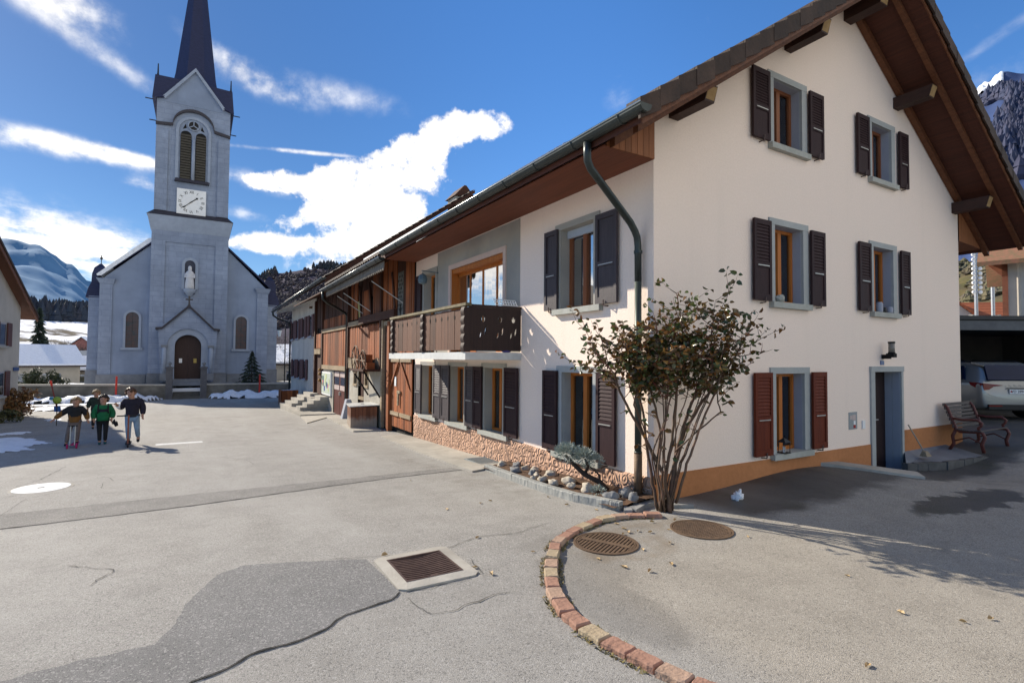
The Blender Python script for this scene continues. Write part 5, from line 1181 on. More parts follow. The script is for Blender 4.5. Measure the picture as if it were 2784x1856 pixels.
# round covers
def cover(cx, cy, r, kind, lab):
    z = G(cx, cy); t = thing('manhole_cover', lab, 'manhole cover', (cx,cy,z))
    mb = MB(); n = 40
    def rg(r0, r1, z0, z1):
        i0 = [(r0*math.cos(2*math.pi*k/n), r0*math.sin(2*math.pi*k/n)) for k in range(n+1)]
        vs = [(cx+p[0],cy+p[1],z+z0) for p in i0]+[(cx+p[0]*r1/r0,cy+p[1]*r1/r0,z+z0) for p in i0]+[(cx+p[0],cy+p[1],z+z1) for p in i0]+[(cx+p[0]*r1/r0,cy+p[1]*r1/r0,z+z1) for p in i0]
        m_ = n+1; fs = []
        for k in range(n): fs += [(2*m_+k,2*m_+k+1,3*m_+k+1,3*m_+k),(k,2*m_+k,2*m_+k+1,k+1),(m_+k,m_+k+1,3*m_+k+1,3*m_+k)]
        mb.add(vs, fs)
    rg(r*.93, r, -.02, .012); rg(r*.86, r*.91, -.02, .010); mb.build('rim', IRON, t, flip=False)
    mb = MB(); mb.lathe([(r*.99,z-.02),(r*.99,z+.003)], (cx,cy,0), n); mb.build('pit', BLACK, t)
    mb = MB(); R = r*.86
    if kind == 'slots':
        q0 = R_(28); e = (math.cos(q0), math.sin(q0)); f = (-e[1], e[0])
        m_ = 15
        for k in range(m_):
            v = -R+2*R*(k+.5)/m_; hw = math.sqrt(max(.0004, R*R-v*v))
            for a, b in ((-hw, hw),):
                mb.hexa([(cx+e[0]*u+f[0]*(v+s), cy+e[1]*u+f[1]*(v+s), z+zz) for zz in (.0, .010) for u, s in ((a,-.012),(b,-.012),(b,.010),(a,.010))])
        mb.hexa([(cx+e[0]*u+f[0]*v, cy+e[1]*u+f[1]*v, z+zz) for zz in (.0, .013) for u, v in ((-.035,-R*.9),(.035,-R*.9),(.035,R*.9),(-.035,R*.9))])
    else:
        mb.lathe([(R,z),(R,z+.007)], (cx,cy,0), n)
        for i in range(-9, 10):
            for j in range(-9, 10):
                x, y = i*.033, j*.033
                if x*x+y*y < (R*.95)**2:
                    q = math.pi/4; mb.lathe([(.013,z+.007),(.010,z+.012)], (cx+x,cy+y,0), 4)
    mb.build('grille' if kind == 'slots' else 'studded_plate', IRON, t)
cover(3.57, 4.16, .325, 'slots', 'round rusty drain cover with slots and a cross bar')
cover(4.77, 3.98, .33, 'studs', 'round rusty cover with a fine studded lattice near the rose')
cx, cy = -2.1, 11.1; z = G(cx, cy); t = thing('manhole_cover', 'round cover at the far left, its sun glint painted white', 'manhole cover', (cx,cy,z))
mb = MB(); mb.lathe([(.36,z-.03),(.36,z+.012)], (cx,cy,0), 40); mb.build('plate', WHITEM, t)
mb = MB(); mb.lathe([(.40,z-.04),(.40,z+.006)], (cx,cy,0), 40); mb.build('rim', CONC, t)
mb = MB(); mb.box(cx-.05,cx+.03,cy-.02,cy+.03,z+.011,z+.016); mb.build('lifting_slot', INK, t)
t = thing('street_drain', 'square street drain with dished iron bars in a pale concrete frame', 'drain', (1.77,4.48,G(1.77,4.48)))
z = 0.0
mb = MB(); x0,x1,y0,y1 = 1.41,2.12,4.09,4.87; a0,a1,b0,b1 = 1.50,2.01,4.20,4.74; c_ = .05
def oct_(x0,x1,y0,y1,c): return [(x0+c,y0),(x1-c,y0),(x1,y0+c),(x1,y1-c),(x1-c,y1),(x0+c,y1),(x0,y1-c),(x0,y0+c)]
o_, i_ = oct_(x0,x1,y0,y1,c_), oct_(a0,a1,b0,b1,.004); n = 8
vs = [(x,y,-.1) for x,y in o_]+[(x,y,.014+rnd.uniform(-.003,.003)) for x,y in o_]+[(x,y,.026) for x,y in i_]+[(x,y,-.1) for x,y in i_]
mb.add(vs, [(k,(k+1)%n,n+(k+1)%n,n+k) for k in range(n)]+[(n+k,n+(k+1)%n,2*n+(k+1)%n,2*n+k) for k in range(n)]+[(2*n+k,2*n+(k+1)%n,3*n+(k+1)%n,3*n+k) for k in range(n)])
mb.build('concrete_frame', CONC, t)
mb = MB(); mb.box(a0+.001,a1-.001,b0+.001,b1-.001,-.12,.004); mb.build('pit', BLACK, t)
mb = MB()
for k in range(13):
    y = b0+.02+(b1-b0-.04)*(k+.5)/13; pts = [(a0+.006+(a1-a0-.012)*j/8, (.026-.014*math.sin(math.pi*j/8))) for j in range(9)]
    mb.prism([(x,y-.0095,zz) for x,zz in pts]+[(x,y-.0095,zz-.012) for x,zz in reversed(pts)], [(x,y+.0095,zz) for x,zz in pts]+[(x,y+.0095,zz-.012) for x,zz in reversed(pts)])
mb.build('grate_bars', IRONG, t)
mb = MB()
for q in ((a0,a1,b0,b0+.018),(a0,a1,b1-.018,b1),(a0,a0+.016,b0+.018,b1-.018),(a1-.016,a1,b0+.018,b1-.018)): mb.box(q[0],q[1],q[2],q[3],-.05,.029)
mb.box((a0+a1)/2-.03,(a0+a1)/2+.03,b0+.016,b0+.06,-.03,.024); mb.build('grate_frame', IRONG, t)
# repairs, seams and cracks of the road surface
def jag(pts, amp, st=.05, seed=0):
    out = []
    for i, p in enumerate(resample(pts, st)): out.append((p.x+amp*noise.noise(Vector((i*.35, seed, 0)))+amp*.6*noise.noise(Vector((i*1.1, seed, 5))), p.y+amp*noise.noise(Vector((i*.35, seed, 9)))+amp*.6*noise.noise(Vector((i*1.1, seed, 13)))))
    return out
def flat(name, pts, h, mat, cell=.22):
    # drape an outline over the ground: earclip through bmesh, subdivided
    me = bpy.data.meshes.new(name); bm = bmesh.new()
    f = bm.faces.new([bm.verts.new((x, y, G(x,y)+h)) for x, y in pts]); bmesh.ops.triangulate(bm, faces=[f], ngon_method='EAR_CLIP')
    bmesh.ops.recalc_face_normals(bm, faces=bm.faces)
    for f in bm.faces:
        if f.normal.z < 0: f.normal_flip()
    for _ in range(3):
        ed = [e for e in bm.edges if e.calc_length() > cell]
        if ed: bmesh.ops.subdivide_edges(bm, edges=ed, cuts=2); bmesh.ops.triangulate(bm, faces=bm.faces[:])
    for v in bm.verts: v.co.z = G(v.co.x, v.co.y)+h
    bm.to_mesh(me); bm.free(); me.materials.append(mat); o = bpy.data.objects.new(name, me); COL.objects.link(o); o['kind'] = 'structure'; return o
top_ = [(-.96,4.10),(-.60,4.14),(-.20,4.14),(-.1,4.37),(-.04,4.72),(.17,5.23),(.37,5.39),(.68,5.28),(1.07,5.10),(1.41,4.93)]
bot_ = [(1.41,4.10),(1.33,4.01),(.92,3.92),(.84,3.83),(.65,3.73),(.31,3.71),(.24,3.63),(.01,3.55),(-.3,3.35),(-.8,3.15),(-1.3,3.0)]
flat('asphalt_patch', jag(top_, .02, .04, 1)+jag(bot_, .02, .04, 2)+[(-1.5,3.3),(-1.3,3.9)], .006, ASPHP)
def ribbon(name, pts, w, h, mat, seed, amp=.02, st=.05, vary=True):
    c = jag(pts, amp, st, seed); mb = MB(); n = len(c); vs = []
    for i, p in enumerate(c):
        a = Vector(c[max(0,i-1)]); b = Vector(c[min(n-1,i+1)]); d = (b-a); d = d.normalized() if d.length > 0 else Vector((1,0)); nn = Vector((-d.y,d.x))
        ww = w*(.35+1.1*abs(noise.noise(Vector((i*.23,seed,2))))*1.6 if vary else 1)*(.2 if i in (0,n-1) and vary else 1)
        for s in (-1,1): vs.append((p[0]+nn.x*ww*s, p[1]+nn.y*ww*s, G(p[0],p[1])+h))
    mb.add(vs, [(2*i,2*i+1,2*i+3,2*i+2) for i in range(n-1)]); o = struct(mb, name, mat, flip=False)
    return o
ribbon('road_crack', bot_, .009, .010, CRACK, 2, .02, .04); pass
flat('trench_repair', jag([(-3.2,9.36),(-1.27,9.30),(.02,9.33),(1.92,9.26),(4.2,9.25)], .03, .08, 3)+jag([(4.23,8.95),(2.94,8.93),(1.83,8.81),(.03,8.53),(-1.02,8.47),(-3,8.4)], .03, .08, 4), .005, ASPHS)
ribbon('road_crack', [(-3.,8.4),(-1.02,8.47),(.03,8.53),(1.83,8.81),(2.94,8.93),(4.23,8.95)], .008, .009, CRACKS, 4, .03, .06)
ribbon('road_crack', [(-3.2,9.36),(-1.27,9.30),(.02,9.33),(1.92,9.26),(4.2,9.25)], .006, .009, CRACKS, 3, .03, .06)
for i, q in enumerate(([(1.43,3.98),(1.44,3.74),(1.5,3.63),(1.7,3.61),(2.0,3.69),(2.25,3.66)], [(1.08,5.13),(1.63,4.92),(2.16,4.85),(2.55,5.01),(2.95,4.9),(3.5,5.05)], [(-1.28,10.54),(-1.32,11.06),(-1.19,11.18),(-1.29,11.58),(-1.44,11.7)], [(-2.3,8.7),(-2.15,9.26),(-2.11,10.22),(-1.84,10.54),(-1.31,10.56)], [(1.42,4.08),(1.9,4.05),(2.15,4.12),(2.2,4.5)], [(-2.2,13.5),(-2.3,12),(-2.5,11.4)], [(.4,13.2),(.9,12.4),(1.0,11.6)], [(-1.0,6.3),(-.6,5.9),(-.75,5.5)])):
    ribbon('road_crack', q, .0055, .007, CRACKS, 20+i, .03, .05)
ribbon('road_crack', [(-.9,16.35),(.2,16.4)], .13, .006, LINEW, 40, .02, .08, False)['label'] = 'worn white road marking'
# ---------------------------------------------------------------- flower bed with stones, lavender and the rose
kb = [(4.57,8.71),(4.45,7.61),(4.36,6.75),(4.30,5.93),(4.36,5.45),(4.49,5.04)]
KB = resample(kb, .60)+[Vector((4.50,5.0))]
for i in range(len(KB)-1):
    a, b = KB[i], KB[i+1]; d = (b-a).normalized(); nn = Vector((-d.y,d.x)); 
    if nn.x < 0: nn = -nn
    mb = MB(); g_ = 12
    h0, h1 = G(*a)+.105, G(*b)+.105
    vs = []
    for k in range(g_+1):
        p = a+d*.004+(b-a-d*.008)*k/g_; z0 = G(p.x,p.y); j1, j2 = rnd.uniform(-.006,.006), rnd.uniform(-.005,.005)
        vs += [(p.x,p.y,z0-.1),(p.x+nn.x*j1,p.y+nn.y*j1,z0+.095+j2),(p.x+nn.x*(.012),p.y+nn.y*.012,z0+.108+j2),(p.x+nn.x*.10,p.y+nn.y*.10,z0+.108),(p.x+nn.x*.10,p.y+nn.y*.10,z0-.1)]
    mb.add(vs, [(5*k+j,5*k+(j+1)%5,5*k+5+(j+1)%5,5*k+5+j) for k in range(g_) for j in range(5)]+[(0,1,2,3,4),tuple(5*g_+j for j in (4,3,2,1,0))])
    solo(mb, 'bed_kerb', CONCG, 'grey rough-hewn granite kerb stone edging the flower bed', 'kerb stone', (a.x,a.y,G(*a)), 'kerb stones of the flower bed')
mb = MB(); mb.grid(lambda s, t: ((lambda y, xo: (xo+(XC-.02-xo)*s, y, G(xo,y)+.05+.05*s+.03*noise.noise(Vector((s*6,y*5,1)))))(5.0+3.75*t, 4.42 if t < .4 else 4.42+.2*(t-.4))), 20, 90)
solo(mb, 'soil_bed', SOIL, 'leaf-strewn soil of the narrow flower bed', 'flower bed', (4.8,6.5,0), flip=False)
rocks = [(5.0,7.95,.08,0),(4.80,7.42,.10,1),(4.98,7.15,.12,0),(4.62,6.86,.09,0),(4.58,6.52,.08,0),(4.82,6.45,.12,0),(4.72,5.88,.12,0),(4.66,5.32,.11,1),(4.86,8.55,.10,0),(5.06,8.35,.10,1),(4.72,7.85,.11,1),(4.98,7.62,.12,0),(4.72,7.18,.08,0),(4.95,5.35,.13,1),(4.58,7.05,.06,0),(4.84,5.10,.10,1),(4.66,6.18,.07,0)]
for i, (x, y, r, k) in enumerate(rocks):
    mb = MB(); z = G(4.4,y)+.10; mb.blob((x,y,z), r*rnd.uniform(.65,.85), r*rnd.uniform(.8,1.15), r*rnd.uniform(.5,.7), .28, 14, 9, 0, rnd.random()*3)
    solo(mb, 'boulder', (ROCK, ROCKD)[k], ('rounded pale boulder lying in the flower bed', 'rounded slate-grey boulder lying in the flower bed')[k], 'stone', (x,y,z), ('pale boulders', 'grey boulders')[k], smooth=True)
# silver lavender on a twisted woody stem
lv = thing('lavender_bush', 'silvery lavender cushion on a dark crooked stem in the flower bed', 'lavender', (4.87,5.72,.06))
mb = MB(); mb.tube([(4.90,5.68,.04),(4.86,5.80,.14),(4.74,5.98,.22),(4.66,6.12,.34),(4.60,6.25,.46)], [.045,.04,.035,.03,.02], 8); mb.tube([(4.74,5.98,.22),(4.78,5.95,.34),(4.70,5.95,.48)], [.025,.02,.012], 6); mb.tube([(4.86,5.8,.14),(4.95,5.9,.2),(4.9,6.05,.3)], [.02,.015,.01], 6); mb.build('stem', HEDGEW, lv, smooth=True)
mb = MB()
def tuft(cx, cy, cz, rx, ry_, rz2, n, s):
    for i in range(n):
        d = Vector((rnd.gauss(0,1),rnd.gauss(0,1),rnd.gauss(0,.8)+.5)).normalized(); q = rnd.uniform(.35,1)
        p = Vector((cx+d.x*rx*q, cy+d.y*ry_*q, cz+d.z*rz2*q)); d2 = (d+Vector((rnd.gauss(0,.35),rnd.gauss(0,.35),.45))).normalized(); b = d2.orthogonal().normalized(); b.rotate(Matrix.Rotation(rnd.random()*6,3,d2)); k = s*rnd.uniform(.6,1.3)
        mb.face([p, p+d2*k*.5+b*k*.10, p+d2*k, p+d2*k*.5-b*k*.10])
tuft(4.62,6.22,.50,.17,.22,.12,1500,.055); tuft(4.72,5.98,.47,.16,.2,.11,1300,.055); tuft(4.80,5.82,.44,.10,.12,.07,400,.05); tuft(4.92,6.15,.27,.07,.09,.06,160,.05); tuft(4.60,5.52,.10,.09,.10,.06,220,.05)
mb.build('foliage', LEAFSIL, lv, flip=False)
# the rose at the corner
rs = thing('rose_bush', 'tall old climbing rose with bronze-green leaves standing at the house corner', 'rose bush', (4.92,4.70,0))
CR, CF = Vector((.861,-.508,0)), Vector((.508,.861,0)); B0 = Vector((4.92,4.70,0))
def rp(l, z, f=0): return B0+CR*l+CF*f+Vector((0,0,z))
leafpts = []
stems = MB()
def cane(pts, r0, r1, mbx, n=7):
    # smooth polyline with wobble
    ps = []
    for i in range(len(pts)-1):
        a, b = pts[i], pts[i+1]
        for k in range(5): ps.append(a+(b-a)*k/5+Vector((noise.noise(a*3+Vector((k*.7,0,0))),noise.noise(b*3+Vector((0,k*.7,0))),0))*.018)
    ps.append(pts[-1]); L = len(ps)
    mbx.tube(ps, [r0+(r1-r0)*i/(L-1) for i in range(L)], n); return ps
def shoot(p, d, L, r, depth, leafy):
    n = max(3, int(L/.07)); ps = [p]; q = p.copy(); d = d.normalized()
    for i in range(n):
        d = (d+Vector((rnd.gauss(0,.13),rnd.gauss(0,.13),rnd.gauss(.03,.10)))).normalized(); q = q+d*L/n; ps.append(q.copy())
        if leafy and i > 0:
            for _ in range(leafy): leafpts.append((q.copy(), d.copy()))
        if depth and rnd.random() < .33: shoot(q.copy(), (d+Vector((rnd.gauss(0,.6),rnd.gauss(0,.6),rnd.gauss(.1,.35)))), L*rnd.uniform(.35,.6), r*.6, depth-1, leafy)
    stems.tube(ps, [r*(1-.7*i/n) for i in range(n+1)], 5, int(rnd.random() < .25))
mains = [
 ([rp(.10,-.03,-.05),rp(.02,.45),rp(-.12,.75,.05),rp(-.30,1.05,.0),rp(-.52,1.45,-.05),rp(-.62,1.70,-.1)],.030,.012),
 ([rp(-.03,.0,.05),rp(-.10,.4,.1),rp(-.16,.8,.1),rp(-.20,1.2,.1),rp(-.35,1.65,.05),rp(-.45,2.05,0)],.026,.010),
 ([rp(.0,.0,.0),rp(-.05,.5,.05),rp(.0,.95,.05),rp(-.10,1.45,.1),rp(-.12,1.85,.1),rp(-.05,2.15,.1)],.024,.009),
 ([rp(.03,.0,.05),rp(.06,.5,.0),rp(.14,.95,.0),rp(.16,1.45,-.05),rp(.22,1.85,-.05),rp(.26,2.25,0),rp(.20,2.68,.05)],.026,.006),
 ([rp(.08,.0,.0),rp(.14,.45,.0),rp(.22,.8,.05),rp(.33,1.15,.05),rp(.48,1.6,.0),rp(.60,1.95,.0),rp(.66,2.35,.05)],.040,.007),
 ([rp(.12,.0,.05),rp(.20,.55,.1),rp(.30,.95,.1),rp(.55,1.35,.1),rp(.85,1.75,.05),rp(1.02,2.1,0)],.034,.010),
 ([rp(.16,.72,.0),rp(.42,.98,-.05),rp(.70,1.22,-.05),rp(.66,1.5,-.05),rp(.74,1.72,-.05)],.012,.007),
 ([rp(-.18,.85,.05),rp(-.36,1.3,-.1),rp(-.30,1.7,-.1)],.014,.008),
 ([rp(.0,.1,-.1),rp(-.08,.55,-.12),rp(-.02,1.0,-.15),rp(.08,1.5,-.15),rp(.05,1.9,-.1)],.018,.008),
 ([rp(.18,.1,.0),rp(.25,.5,-.1),rp(.42,1.0,-.1),rp(.62,1.5,-.15),rp(.75,1.9,-.1)],.022,.009),
 ([rp(-.05,.3,.1),rp(-.12,.7,.0),rp(.02,1.1,-.05),rp(-.02,1.6,-.1)],.012,.007),
]
for _ in range(9):
    a_, b_ = rnd.uniform(-.05,.16), rnd.uniform(-.6,.85); f_ = rnd.uniform(-.15,.15); zt_ = rnd.uniform(1.7,2.2)
    mains.append(([rp(a_,.0,f_*.3),rp(a_+(b_-a_)*.18,.5,f_*.4),rp(a_+(b_-a_)*.45,1.0,f_*.7),rp(a_+(b_-a_)*.75,1.5,f_),rp(b_,zt_,f_)],.013,.005))
for pts, r0, r1 in mains:
    ps = cane(pts, r0*.85, r1, stems)
    for k in range(len(ps)):
        if ps[k].z > 1.30 and rnd.random() < .75:
            a = rnd.random()*6.28; shoot(ps[k], Vector((math.cos(a),math.sin(a),.75)), rnd.uniform(.22,.55), .006, 1, 3)
        elif .5 < ps[k].z < 1.4 and rnd.random() < .14:
            a = rnd.random()*6.28; shoot(ps[k], Vector((math.cos(a),math.sin(a),.5)), rnd.uniform(.08,.2), .005, 0, 1)
for c, d, L in ((rp(-.62,1.70,-.1),Vector((-.5,.2,.6)),.5),(rp(-.6,1.75),CR*-1+Vector((0,0,.45)),.62),(rp(-.62,1.7),CR*-1+Vector((0,0,.05)),.5),(rp(1.0,2.0),CR+Vector((0,0,.6)),.42),(rp(.95,1.9),CR+Vector((0,0,.05)),.45),(rp(1.0,2.05),CR*.5+Vector((0,0,1)),.4),(rp(.64,2.3),Vector((0,0,1)),.3),(rp(-.40,2.0),Vector((0,0,1))-CR*.2,.32),(rp(-.05,2.1),Vector((0,0,1))-CR*.2,.35),(rp(-.66,1.75),Vector((0,0,1))-CR*.1,.62),(rp(.8,1.7),CR+Vector((0,0,.2)),.4),(rp(.2,2.6),Vector((0,0,1)),.1)):
    shoot(c, d, L, .007, 1, 2)
for i in range(330):
    l = rnd.uniform(-.78,.85) if i % 3 == 0 else rnd.gauss(.05,.38); z = 1.80+rnd.gauss(0,.23)+.14*l; f = rnd.gauss(0,.18)
    a = rnd.random()*6.28; shoot(rp(l,z,f), Vector((math.cos(a),math.sin(a),.35)), rnd.uniform(.15,.35), .005, 0, 3)
stems.build('stem', [STEM, STEMR], rs, smooth=True)
mb = MB()
for p, d in leafpts:
    for _ in range(1 if rnd.random() < .72 else 0):
        s = rnd.uniform(.040,.076); dd = (d*.3+Vector((rnd.gauss(0,1),rnd.gauss(0,1),rnd.gauss(-.25,.6)))).normalized(); b = dd.orthogonal().normalized(); b.rotate(Matrix.Rotation(rnd.random()*6.28,3,dd)); nn = dd.cross(b)
        o = p+dd*.012; c = rnd.uniform(.05,.30)*s
        mid = [o, o+dd*s*.55-nn*c*.4, o+dd*s*1.25-nn*c*1.4]; l_ = [o+dd*s*.3+b*s*.36+nn*c, o+dd*s*.8+b*s*.34+nn*c*.8]; r_ = [o+dd*s*.3-b*s*.36+nn*c, o+dd*s*.8-b*s*.34+nn*c*.8]
        mb.add([mid[0],mid[1],mid[2],l_[0],l_[1],r_[0],r_[1]], [(0,1,3),(1,4,3),(1,2,4),(0,5,1),(1,5,6),(1,6,2)])
fl = mb.build('foliage', LEAF, rs, smooth=True, flip=False)
# stone slabs around the rose foot, fallen leaves
for x, y, a, w, d in ((4.72,4.93,.4,.16,.07),(4.98,5.0,.2,.15,.06),(4.55,4.90,.9,.10,.05),(5.28,4.72,-.5,.16,.05)):
    mb = MB(); z = G(x,y)+.03; ca, sa = math.cos(a), math.sin(a)
    q = [(x+ca*u*w-sa*v*d, y+sa*u*w+ca*v*d) for u, v in ((-1,-1),(.9,-.9),(1,.8),(-.8,1))]; mb.prism([(p[0],p[1],z-.06) for p in q],[(p[0],p[1],z+rnd.uniform(.01,.03)) for p in q])
    solo(mb, 'edging_stone', ROCKD, 'flat grey edging stone laid around the foot of the rose', 'stone', (x,y,z), 'edging stones at the rose')
LV = [(2.8,4.32),(3.91,4.28),(4.12,4.28),(4.44,4.14),(4.13,3.84),(3.72,3.44),(3.43,3.42),(3.23,3.87),(3.76,3.84),(4.99,3.57),(4.85,2.51),(4.49,1.95),(4.72,1.66),(4.95,1.58),(3.54,1.72),(4.1,4.60),(4.49,4.44),(4.78,4.36),(2.54,4.98),(2.76,6.28),(3.27,6.33),(3.08,8.49),(2.14,4.25),(2.2,4.05),(3.44,6.38),(1.55,4.96),(4.0,4.3),(4.2,4.18),(4.05,4.42),(3.55,4.55),(3.3,3.6),(4.2,6.1),(4.15,5.6),(4.3,5.2)]
for i, (x, y) in enumerate(LV):
    mb = MB(); z = G(x,y)+.006; a = rnd.random()*6.28; s = rnd.uniform(.022,.040); ca, sa = math.cos(a), math.sin(a); cu = rnd.uniform(.008,.022)
    out = [(-1,0,.3),(-.5,.42,1),(.1,.5,1.2),(.6,.36,.9),(1.05,0,.1),(.6,-.34,1),(.1,-.48,.8),(-.5,-.4,1)]
    vs = [(x+s*(ca*u-sa*v), y+s*(sa*u+ca*v), z+cu*h*rnd.uniform(.5,1.3)) for u,v,h in out]+[(x,y,z)]
    mb.add(vs, [(k,(k+1)%8,8) for k in range(8)])
    pale = i in (10,11,12,13,14,26)
    solo(mb, 'fallen_leaf', LEAFDRY, 'curled straw-coloured fallen leaf on the asphalt' if pale else 'curled brown fallen leaf on the asphalt', 'leaf', (x,y,z), 'straw-coloured fallen leaves' if pale else 'brown fallen leaves', flip=False)
# ---------------------------------------------------------------- people (skinned figures)
SKIN = M('skin', (.42,.24,.17), (.38,.21,.15), 6, .6)
def skin(name, nodes, edges, mats, parent, rootn, sub=2, matfn=None, off=None):
    names = list(nodes); bm = bmesh.new(); lay = bm.verts.layers.skin.verify(); vs = {}
    for k in names:
        p, r = nodes[k]; v = bm.verts.new(p); v[lay].radius = r if isinstance(r, tuple) else (r, r); v[lay].use_root = (k == rootn); vs[k] = v
    for a, b in edges: bm.edges.new((vs[a], vs[b]))
    me = bpy.data.meshes.new(name); bm.to_mesh(me); bm.free()
    o = bpy.data.objects.new(name, me); COL.objects.link(o)
    o.modifiers.new('skin', 'SKIN').use_smooth_shade = True
    s = o.modifiers.new('sub', 'SUBSURF'); s.levels = sub; s.render_levels = sub
    bpy.context.view_layer.update()
    m2 = bpy.data.meshes.new_from_object(o.evaluated_get(bpy.context.evaluated_depsgraph_get()))
    o.modifiers.clear(); o.data = m2; bpy.data.meshes.remove(me); m2.name = name
    mats = mats if isinstance(mats, list) else [mats]
    m2.materials.clear()
    for m in mats: m2.materials.append(m)
    for p in m2.polygons:
        p.use_smooth = True
        p.material_index = matfn(p.center) if matfn else 0
    o.parent = parent; return o
def person(lab, loc, rotz, h, pose, jacket, trousers, shoes, hair, group=None, jfn=None, headgear=None, bulk=1.0, hs=1.0):
    t = thing('person', lab, 'person', loc, rotz, group, local=True)
    def q(p): return Vector(p)*h
    J = dict(pelvis=(0,.0,.52), spine=(0,.0,.62), chest=(0,-.005,.73), neck=(0,-.005,.815), jaw=(0,-.02,.855), head=(0,-.012,.925), crown=(0,.0,.965))
    for s, k in ((1,'l'),(-1,'r')):
        J['sh'+k] = (s*.105,0,.775); J['hip'+k] = (s*.055,0,.49)
    J.update(pose)
    arms = [('chest','shl'),('shl','ell'),('ell','wrl'),('wrl','hal'),('chest','shr'),('shr','elr'),('elr','wrr'),('wrr','har')]
    for k in 'lr':
        w, e = Vector(J['wr'+k]), Vector(J['el'+k]); d = (w-e).normalized(); J['ha'+k] = tuple(w+d*.035)
        sd = d.orthogonal().normalized()
        for f in range(4):
            o_ = (f-1.5)*.011; base = Vector(J['ha'+k])+sd*o_; J['f%d%s' % (f,k)] = tuple(base+d*(.030+.006*(1 if f in (1,2) else 0)))
            J['g%d%s' % (f,k)] = tuple(base+d*(.048+.008*(1 if f in (1,2) else 0))+sd.cross(d)*.014)
            arms += [('ha'+k,'f%d%s' % (f,k)),('f%d%s' % (f,k),'g%d%s' % (f,k))]
        J['t0'+k] = tuple(w+d*.018+sd*.024); J['t1'+k] = tuple(w+d*.040+sd*.032); arms += [('wr'+k,'t0'+k),('t0'+k,'t1'+k)]
    for k in 'lr':
        a = Vector(J['an'+k]); J['to'+k] = tuple(a+Vector(J.get('foot'+k,(0,-.085,-.018))))
    legs = [('pelvis','hipl'),('hipl','knl'),('knl','anl'),('anl','tol'),('pelvis','hipr'),('hipr','knr'),('knr','anr'),('anr','tor')]
    J = {k: v for k, v in J.items() if not k.startswith('foot')}
    RA = dict(pelvis=.062, spine=.055, chest=.062, neck=.030, jaw=.044, head=(.064,.066), crown=.052)
    RA.update(jaw=.044*hs, head=(.064*hs,.066*hs), crown=.052*hs)
    for k_ in ('head','crown','jaw'):
        v_ = J[k_]; J[k_] = (v_[0], v_[1], .835+(v_[2]-.835)*(1+(hs-1)*.55))
    def rad(k):
        if k in RA: return RA[k]
        return {'sh':.036,'el':.026,'wr':.017,'ha':.018,'hi':.052,'kn':.034,'an':.024,'to':.018,'t0':.008,'t1':.007}.get(k[:2], .0065)
    nod = {k: (q(v), tuple(x*h for x in rad(k)) if isinstance(rad(k), tuple) else rad(k)*h) for k, v in J.items()}
    bd = skin('body', nod, [('pelvis','spine'),('spine','chest'),('chest','neck'),('neck','jaw'),('jaw','head'),('head','crown')]+arms+legs, SKIN, t, 'pelvis')
    # face
    hd = q(J['head']); mb = MB(); mb.blob(hd+Vector((0,-.066*hs,-.010))*h, .010*h, .015*h, .018*h, 0, 8, 6); mb.build('nose', SKIN, bd, smooth=True)
    for s in (-1,1):
        mb = MB(); mb.blob(hd+Vector((s*.026,-.060*hs,.012))*h, .0085*h, .006*h, .006*h, 0, 8, 5); mb.build('eye', INK, bd, smooth=True)
        mb = MB(); mb.blob(hd+Vector((s*.066*hs,.0,-.002))*h, .010*h, .016*h, .022*h, 0, 8, 6); mb.build('ear', SKIN, bd, smooth=True)
    mb = MB(); mb.blob(hd+Vector((0,-.058*hs,-.040))*h, .020*h, .007*h, .006*h, 0, 10, 5); mb.build('mouth', M('lips', (.30,.11,.09)), bd, smooth=True)
    # jacket
    cs = {k: nod[k] for k in ('spine','chest','shl','ell','wrl','shr','elr','wrr')}
    c2 = {}
    for k, (p, r) in cs.items(): c2[k] = (p, {'spine':.096,'chest':.098,'sh':.058,'el':.050,'wr':.036}.get(k, {'sh':.058,'el':.050,'wr':.036}.get(k[:2],.05))*h*bulk)
    c2['hem'] = (q(J['pelvis'])+Vector((0,0,-.02*h)), .100*h*bulk); c2['collar'] = (q(J['neck'])+Vector((0,0,-.008*h)), .045*h)
    skin('jacket', c2, [('hem','spine'),('spine','chest'),('chest','collar'),('chest','shl'),('shl','ell'),('ell','wrl'),('chest','shr'),('shr','elr'),('elr','wrr')], jacket, t, 'spine', matfn=(lambda c: jfn(c/h)) if jfn else None)
    c3 = {'pelvis': (q(J['pelvis']), .082*h)}
    for k in 'lr':
        c3['hip'+k] = (q(J['hip'+k]), .064*h); c3['kn'+k] = (q(J['kn'+k]), .044*h); a = Vector(J['an'+k]); kk = Vector(J['kn'+k]); c3['an'+k] = (q(a+(kk-a)*.08), .036*h)
    skin('trousers', c3, [('pelvis','hipl'),('hipl','knl'),('knl','anl'),('pelvis','hipr'),('hipr','knr'),('knr','anr')], trousers, t, 'pelvis')
    for k in 'lr':
        a, b = Vector(J['an'+k]), Vector(J['to'+k]); d = b-a
        skin('shoe', {'heel': (q(a+Vector((0,.022,-.018))), .026*h), 'mid': (q(a+d*.45+Vector((0,0,-.008))), .028*h), 'toe': (q(b+Vector((0,-.008,0))), .022*h), 'top': (q(a+Vector((0,.004,.022))), .028*h)}, [('heel','mid'),('mid','toe'),('heel','top')], shoes, t, 'heel')
    if headgear:
        mb = MB(); mb.lathe([(.078*h,-.0),(.082*h,.018*h),(.074*h,.048*h),(.05*h,.072*h),(.015*h,.082*h)], hd+Vector((0,.006*h,.016*h)), 16); mb.build('helmet', headgear, t, smooth=True)
    mb = MB()
